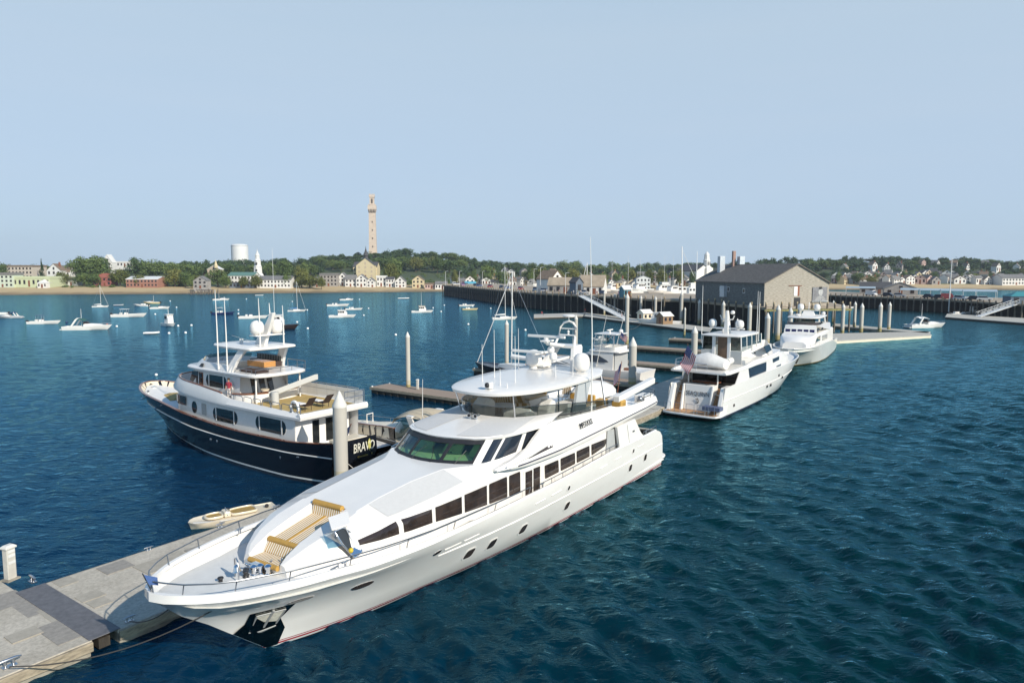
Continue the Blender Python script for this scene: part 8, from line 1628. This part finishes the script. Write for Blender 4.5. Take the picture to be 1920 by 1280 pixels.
H('turquoise roofed hall among the wharf root houses', 882, 20, 8, 5, 495, HW, mat('turquoise_roof', (.08, .32, .42), .7), 'x', 1, 4, .2, name='hall', cat='hall'); H('white three storey hotel with balconies behind the ferries', 1204, 26, 22, 5, 480, HW, RG, 'y', 3, 4, name='hotel', cat='hotel', lift=2); H('long grey motel with a white end at the far right beach', 1888, 46, 12, 7, 560, HW, RG, 'x', 2, 8, name='motel', cat='motel')
# church with a belfry right, steeple left
ch = thing('church', 'white church with a tall belfry rising left of the warehouse', 'church', tuple(gat(1305, 560) + Vector((0, 0, 4))), .55)
MB().prism([(-8, -7, -3), (8, -7, -3), (8, -7, 7), (0, -7, 11.5), (-8, -7, 7)], (0, 22, 0)).build('wall', HW, ch); r_ = MB(); r_.prism([(-8.6, -7.4, 6.7), (0, -7.4, 11.55), (8.6, -7.4, 6.7), (8.6, -7.4, 7.2), (0, -7.4, 12.1), (-8.6, -7.4, 7.2)], (0, 23, 0)); r_.build('roof', RD, ch)
b = MB(); b.span((1.5, -9, -3), (8.5, -2, 9.5)); b.build('tower_base', HW, ch); b = MB(); b.lathe([(3.9, 9.5), (3.2, 10.6), (2.6, 10.7), (2.6, 15.2), (2.9, 15.4), (2.2, 16), (1.9, 19.2), (2.1, 19.4), (1.6, 20.8), (.2, 22.2), (.01, 23)], (5, -5.5, 0), 8); b.build('belfry', HW, ch, smooth=20)
for a in (-.8, .8): MB().span((5 + a - .35, -8.3, 11.6), (5 + a + .35, -7.6, 14.2)).build('louvre', RG, ch)
sx = thing('steeple', 'slim white steeple rising between the tank and the motel', 'steeple', tuple(gat(486, 530) + Vector((0, 0, 0))))
b = MB(); b.lathe([(5.2, -2), (4.4, 5.5), (3.6, 7), (3.2, 7.2), (3.0, 12), (3.3, 12.2), (2.5, 13), (2.3, 16.5), (2.6, 16.7), (1.7, 18), (1.6, 20.5), (1.9, 20.8), (.9, 22.4), (.15, 24.5), (.01, 26.5)], (0, 0, 0), 8); b.build('spire', HW, sx, smooth=20)
for z in (9.5, 14.6): MB().span((-.6, -3.2, z - .9), (.6, -2.0, z + .9)).build('window', RD, sx)
tk = thing('water_tank', 'broad white cylindrical water tank on the left skyline', 'water tank', tuple(gat(453.5, 900)))
z0 = tk.location.z; zt = 14 + 50 * 900 / 1300 - z0
b = MB(); b.lathe([(10.4, -6), (10.4, zt - 2.4), (10.2, zt - 1.6), (8.5, zt - .5), (4.5, zt), (.01, zt + .2)], (0, 0, 0), 32); b.build('shell', mat('tank_white', (.62, .63, .62), .6, var=.05, vscale=.3, stretch=(1, 1, .2)), tk, smooth=40)
b = MB(); b.tube([(10.5 * math.cos(t), 10.5 * math.sin(t), zt - 2.5) for t in np.linspace(0, 6.28, 25)[:-1]], .22, 5, closed=True); b.build('rim_rail', GALV, tk)
# granite tower
GRAN = mat('granite', (.55, .455, .37), .9, var=.14, vscale=.25, stretch=(1, 1, 2)); GRAND = mat('granite_dark', (.08, .065, .055), .9)
tw = thing('stone_tower', 'tall slender granite tower with a battlemented top on the hill', 'tower', tuple(gat(701.5, 834)), .12)
gz = tw.location.z; T = (508 - 367) * 834 / 1300 + 14 - gz; s_ = T / 77.0
b = MB()
def sq(h, z): return [(-h, -h, z), (h, -h, z), (h, h, z), (-h, h, z)]
b.loft([sq(h, z * s_) for h, z in ((5.4, -6), (4.4, 10), (4.1, 30), (3.9, 54))]); b.build('shaft', GRAN, tw)
b = MB(); b.loft([sq(h, z * s_) for h, z in ((3.95, 54), (4.9, 58.5), (4.9, 63.0), (4.9, 63.01), (4.4, 63.02))]); go = b.build('gallery', GRAN, tw)
for sx_ in (-1, 1):
    for k in range(5):
        v = -3.6 + k * 1.8
        MB().span((v - .4, sx_ * 4.2 - .75, 54.6 * s_), (v + .4, sx_ * 4.2 + .75, 58.2 * s_)).build('arch_recess', GRAND, go); MB().span((v - .5, sx_ * 4.6 - .3, 63 * s_), (v + .5, sx_ * 4.6 + .3, 64.6 * s_)).build('merlon', GRAN, go)
b = MB(); b.loft([sq(h, z * s_) for h, z in ((2.7, 63), (2.6, 72.2), (3.2, 73.2), (3.2, 75.2))]); lo = b.build('belfry', GRAN, tw)
for sx_ in (-1, 1):
    MB().span((-.9, sx_ * 2.2 - .6, 65.5 * s_), (.9, sx_ * 2.2 + .6, 71 * s_)).build('belfry_arch', GRAND, lo)
    for v in (-2.6, -.9, .9, 2.6): MB().span((v - .45, sx_ * 2.9 - .3, 75.2 * s_), (v + .45, sx_ * 2.9 + .3, 77 * s_)).build('merlon', GRAN, lo)
for z in (12, 22, 32, 42): MB().span((-.6, -4.6 + z * .012, z * s_), (.6, -3.6, (z + 2) * s_)).build('slit_window', GRAND, tw)
# ================================================================ trees
def leafmat(name, c0, c1):
    m = bpy.data.materials.new(name); t, p = nodes(m); p.inputs['Roughness'].default_value = .7; p.inputs['Specular IOR Level'].default_value = .2
    g = t.nodes.new('ShaderNodeTexCoord'); n = t.nodes.new('ShaderNodeTexNoise'); n.inputs['Scale'].default_value = 2.2; n.inputs['Detail'].default_value = 4
    oi = t.nodes.new('ShaderNodeObjectInfo'); ad = t.nodes.new('ShaderNodeMath'); ad.operation = 'MULTIPLY_ADD'; ad.inputs[1].default_value = .45
    r = t.nodes.new('ShaderNodeValToRGB'); r.color_ramp.elements[0].position = .38; r.color_ramp.elements[1].position = .95; r.color_ramp.elements[0].color = (*c0, 1); r.color_ramp.elements[1].color = (*c1, 1)
    t.links.new(g.outputs['Object'], n.inputs['Vector']); t.links.new(oi.outputs['Random'], ad.inputs[0]); t.links.new(n.outputs[0], ad.inputs[2]); t.links.new(ad.outputs[0], r.inputs[0]); t.links.new(r.outputs[0], p.inputs['Base Color'])
    return m
LEAF = leafmat('leaves', (.034, .07, .02), (.125, .17, .05)); LEAFY = leafmat('yellow_leaves', (.07, .09, .02), (.16, .165, .045)); LEAFC = leafmat('conifer_needles', (.010, .026, .012), (.03, .055, .02)); LEAFW = leafmat('far_leaves', (.036, .07, .028), (.105, .148, .055))
BARK = mat('bark', (.08, .06, .045), .95, var=.3)
def crown(rs, n, clumps, leaf, shape='round'):
    "unit crown: leaf quads on the outer part of several lobes; returns vertex array (n*4, 3)"
    C = []
    for k in range(clumps):
        while 1:
            p = rs.uniform(-1, 1, 3)
            if (p ** 2).sum() < 1: break
        if shape == 'cone': z = rs.rand(); C.append((p[0] * .75 * (1 - z), p[1] * .75 * (1 - z), z * 2.2 - .9, .30 * (1.15 - z)))
        else: C.append((p[0] * .68, p[1] * .68, p[2] * .55, rs.uniform(.30, .52)))
    C = np.array(C); i = rs.randint(0, len(C), n); d = rs.normal(size=(n, 3)); d /= np.linalg.norm(d, axis=1)[:, None]
    r = C[i, 3] * rs.uniform(.55, 1.08, n); P = C[i, :3] + d * r[:, None]
    nn = d + rs.normal(size=(n, 3)) * .5; nn /= np.linalg.norm(nn, axis=1)[:, None]
    a = np.cross(nn, rs.normal(size=(n, 3))); a /= np.linalg.norm(a, axis=1)[:, None]; b = np.cross(nn, a); s = leaf * rs.uniform(.6, 1.35, n)[:, None]
    return np.stack([P + a * s, P + b * s * .8, P - a * s, P - b * s * .8], 1).reshape(-1, 3)
def quads(name, V, m, parent=None):
    n = len(V) // 4; me = bpy.data.meshes.new(name); me.vertices.add(len(V)); me.vertices.foreach_set('co', V.astype('f4').ravel()); me.loops.add(n * 4); me.loops.foreach_set('vertex_index', np.arange(n * 4, dtype='i4'))
    me.polygons.add(n); me.polygons.foreach_set('loop_start', np.arange(0, n * 4, 4, dtype='i4')); me.polygons.foreach_set('loop_total', np.full(n, 4, 'i4')); me.update(); me.materials.append(m)
    o = bpy.data.objects.new(name, me); link(o, parent)
    if parent is not None: ALLKIDS.setdefault(parent.name, []).append(o)
    return o
rs = np.random.RandomState(11); PROTO = []
def tree_proto(m, shape, hide=[0]):
    o = thing('tree' if shape != 'cone' else 'conifer', 'x', 'tree', (0, 0, 0)); V = crown(rs, 2200, 26 if shape != 'cone' else 34, .060, shape); V[:, 2] += 1.02 if shape != 'cone' else 1.15
    quads('crown', V, m, o); b = MB(); b.tube([(0, 0, -.25), (.02, 0, .35), (0, .02, .9)], [.075, .055, .03], 6)
    for k in range(5): b.tube([(0, 0, .35 + .06 * k), (.28 * math.cos(k * 2.2), .28 * math.sin(k * 2.2), .72 + .1 * k)], [.035, .015], 5)
    b.build('trunk', BARK, o); return o
KINDS = {'oak': [tree_proto(LEAF, 'round') for _ in range(4)], 'lime': [tree_proto(LEAFY, 'round') for _ in range(2)], 'conifer': [tree_proto(LEAFC, 'cone')]}
USED = set()
def tree(kind, label, px, ytop, wpx, Y, group, base=None):
    top = atY(px, ytop, Y); w_ = wpx * Y / FPX / 2 / .98; p = gat(px, Y); hgt = max(4.0, top.z - p.z + 1)
    pr = random.Random(int(px * 7 + Y)).choice(KINDS[kind]); hs = hgt / (1.92 if kind != 'conifer' else 2.6)
    if pr.name not in USED: o = pr; USED.add(pr.name); o.location = p; o['label'] = label
    else: o = dup(pr, p, 0, label)
    o.scale = (w_, w_, hs); o.rotation_euler = (0, 0, px * 1.7); o['group'] = group
    return o
NAMED = [('oak', 8, 493, 26, 500, 'dark tree cut by the left edge of the view'), ('conifer', 83, 486, 16, 508, 'dark conifer between the hotel and the tall white gable'), ('oak', 152, 481, 46, 512, 'big dark oak crown right of the tall white gable'), ('oak', 178, 480, 52, 516, 'broad oak crown above the red house'), ('oak', 193, 478, 40, 524, 'tallest oak crown left of the gothic house'),
         ('lime', 120, 512, 34, 474, 'pale shrubby tree on the beach bank below the tall white gable'), ('oak', 160, 514, 44, 476, 'low green tree left of the red house on the bank'), ('oak', 180, 513, 30, 474, 'small tree right at the red house wall'), ('lime', 228, 507, 42, 478, 'yellow green trees right of the red house'), ('oak', 258, 483, 40, 560, 'dark tree behind the brick motel, left'), ('oak', 288, 490, 50, 556, 'broad dark tree behind the brick motel, middle'), ('oak', 322, 492, 44, 550, 'dark tree behind the brick motel, right'),
         ('lime', 330, 506, 42, 478, 'large yellow green tree right of the brick motel'), ('oak', 350, 510, 30, 476, 'dark green shrub tree left of the stilt house'), ('oak', 362, 520, 18, 466, 'small tree hugging the stilt house'), ('oak', 350, 493, 50, 560, 'dark tree on the skyline left of the chapel'), ('oak', 410, 505, 44, 480, 'green trees in front of the chapel'), ('oak', 432, 494, 36, 560, 'dark trees left of the water tank foot'), ('oak', 512, 492, 30, 545, 'dark tree right of the slim steeple'), ('oak', 535, 487, 34, 548, 'round dark tree above the long motel'),
         ('oak', 572, 491, 20, 560, 'small dark tree on the skyline right of the motel'), ('lime', 567, 503, 34, 484, 'big pale green tree right of the motel'), ('lime', 582, 517, 42, 476, 'low bright shrubs at the right end of the motel'), ('lime', 734, 494, 34, 525, 'olive rounded tree right of the town hall'), ('oak', 764, 466, 32, 800, 'tallest dark tree on the hill right of the tower'), ('oak', 812, 472, 24, 790, 'pointed dark tree on the hill crest, right part'), ('oak', 740, 486, 40, 560, 'dark tree behind the white houses below the hill'),
         ('oak', 915, 497, 36, 535, 'dark tree in the middle of the wharf root houses'), ('oak', 941, 508, 32, 500, 'dark tree behind the parked cars on the wharf'), ('lime', 1008, 500, 40, 530, 'bright green tree left of the white gabled wharf shed'), ('lime', 1073, 505, 30, 520, 'bright green tree between two wharf sheds'), ('oak', 1131, 513, 24, 470, 'dark tree right of the broad tan roof'), ('oak', 995, 504, 30, 540, 'green tree near the wharf lamp posts'),
         ('lime', 1633, 518, 26, 556, 'yellow green tree behind the right beach'), ('oak', 1608, 512, 30, 570, 'dark tree close to the warehouse right corner'), ('oak', 1788, 488, 22, 760, 'tallest tree on the right hill behind the pole'), ('conifer', 1738, 488, 10, 760, 'thin conifer on the right hill, left one'), ('conifer', 1769, 489, 9, 760, 'thin conifer on the right hill, right one')]
for k, px, yt, w_, Y, lb in NAMED: tree(k, lb, px, yt, w_, Y, 'trees along the shore')
def trow(where, x0, x1, n, yt0, yt1, w0, w1, Y0, Y1, seed, lime=.2):
    r = random.Random(seed); c = {'oak': 0, 'lime': 0}
    for k in range(n):
        kd = 'lime' if r.random() < lime else 'oak'; px = x0 + (x1 - x0) * (k + r.uniform(.1, .9)) / n
        tree(kd, '%s tree, %s such from the left %s' % ('dark green' if kd == 'oak' else 'yellow green', ordw(c[kd]), where), px, r.uniform(yt0, yt1), r.uniform(w0, w1), r.uniform(Y0, Y1), 'trees ' + where); c[kd] += 1
trow('on the left skyline', 0, 600, 22, 492, 500, 26, 44, 580, 650, 1, .1); trow('on the hill below the tower', 590, 870, 30, 480, 496, 24, 40, 660, 740, 2, .12); trow('on the hill crest beside the tower', 600, 870, 20, 474, 486, 22, 36, 800, 850, 3, .05)
trow('among the houses behind the wharf', 850, 1300, 26, 503, 514, 14, 26, 505, 600, 4, .3); trow('on the skyline behind the wharf', 850, 1310, 26, 490, 497, 22, 40, 760, 900, 5, .05); trow('among the houses behind the right beach', 1560, 1920, 26, 506, 518, 14, 26, 575, 660, 6, .3); trow('on the skyline behind the right beach', 1500, 1920, 26, 487, 497, 24, 42, 740, 840, 8, .1)
trow('on the bank behind the left beach', 250, 620, 10, 516, 522, 16, 30, 470, 484, 9, .5)
# distant woods that read as one mass
def woods():
    base = [crown(rs, 420, 14, .11) for _ in range(5)]; out = []
    r = np.random.RandomState(7)
    for k in range(2100):
        Y = r.uniform(640, 1250); px = r.uniform(-420, 2350); x = (px - CXP) / FPX * Y
        if Y < 800 and 560 < px < 900: pass
        g = ground(x, Y); w_ = r.uniform(4.5, 8.5); h = r.uniform(3.5, 6)
        V = base[k % 5].copy(); a = r.rand() * 6.28; c, s = math.cos(a), math.sin(a); V = V @ np.array([[c, s, 0], [-s, c, 0], [0, 0, 1]]); V *= (w_, w_, h); V += (x, Y, g + h * .75); out.append(V)
    o = quads('far_wood', np.concatenate(out), LEAFW); o['kind'] = 'stuff'; tag(o, 'distant green wood covering the hills behind the town', 'wood')
woods()
def scrub():
    base = [crown(rs, 160, 8, .16) for _ in range(4)]; out = []; r = np.random.RandomState(9)
    for k in range(900):
        px = r.uniform(-40, 1960); x0 = (px - CXP) / FPX * 500; d = r.uniform(56, 120) if r.rand() < .7 else r.uniform(120, 220); Y = shore(x0) + d; x = (px - CXP) / FPX * Y; g = ground(x, Y)
        V = base[k % 4] * (r.uniform(1.2, 3.2), r.uniform(1.2, 3.2), r.uniform(.8, 2.2)); out.append(V + np.array((x, Y, g + .4)))
    o = quads('bank_scrub', np.concatenate(out), LEAF); o['kind'] = 'stuff'; tag(o, 'low green scrub on the bank between beach and houses', 'scrub')
scrub()
for k in list(KINDS.values()):
    for o in k:
        if o.name not in USED:
            for c in ALLKIDS.get(o.name, []): bpy.data.objects.remove(c)
            bpy.data.objects.remove(o)
# ================================================================ thin sea air over the harbour and town
hz = MB(); hz.span((-2500, -2500, -9), (2500, 2600, 110)); hzo = hz.build('haze', None, None); hzo.data.materials.clear()
hm_ = bpy.data.materials.new('sea_air'); hm_.use_nodes = True; t = hm_.node_tree; t.nodes.remove(t.nodes['Principled BSDF'])
pv = t.nodes.new('ShaderNodeVolumePrincipled'); pv.inputs['Color'].default_value = (.80, .88, 1.0, 1); pv.inputs['Density'].default_value = 0.00014; pv.inputs['Anisotropy'].default_value = .2
t.links.new(pv.outputs[0], t.nodes['Material Output'].inputs['Volume']); hzo.data.materials.append(hm_); hzo['kind'] = 'stuff'; hzo['label'] = 'thin pale sea haze over the harbour'; hzo['category'] = 'haze'
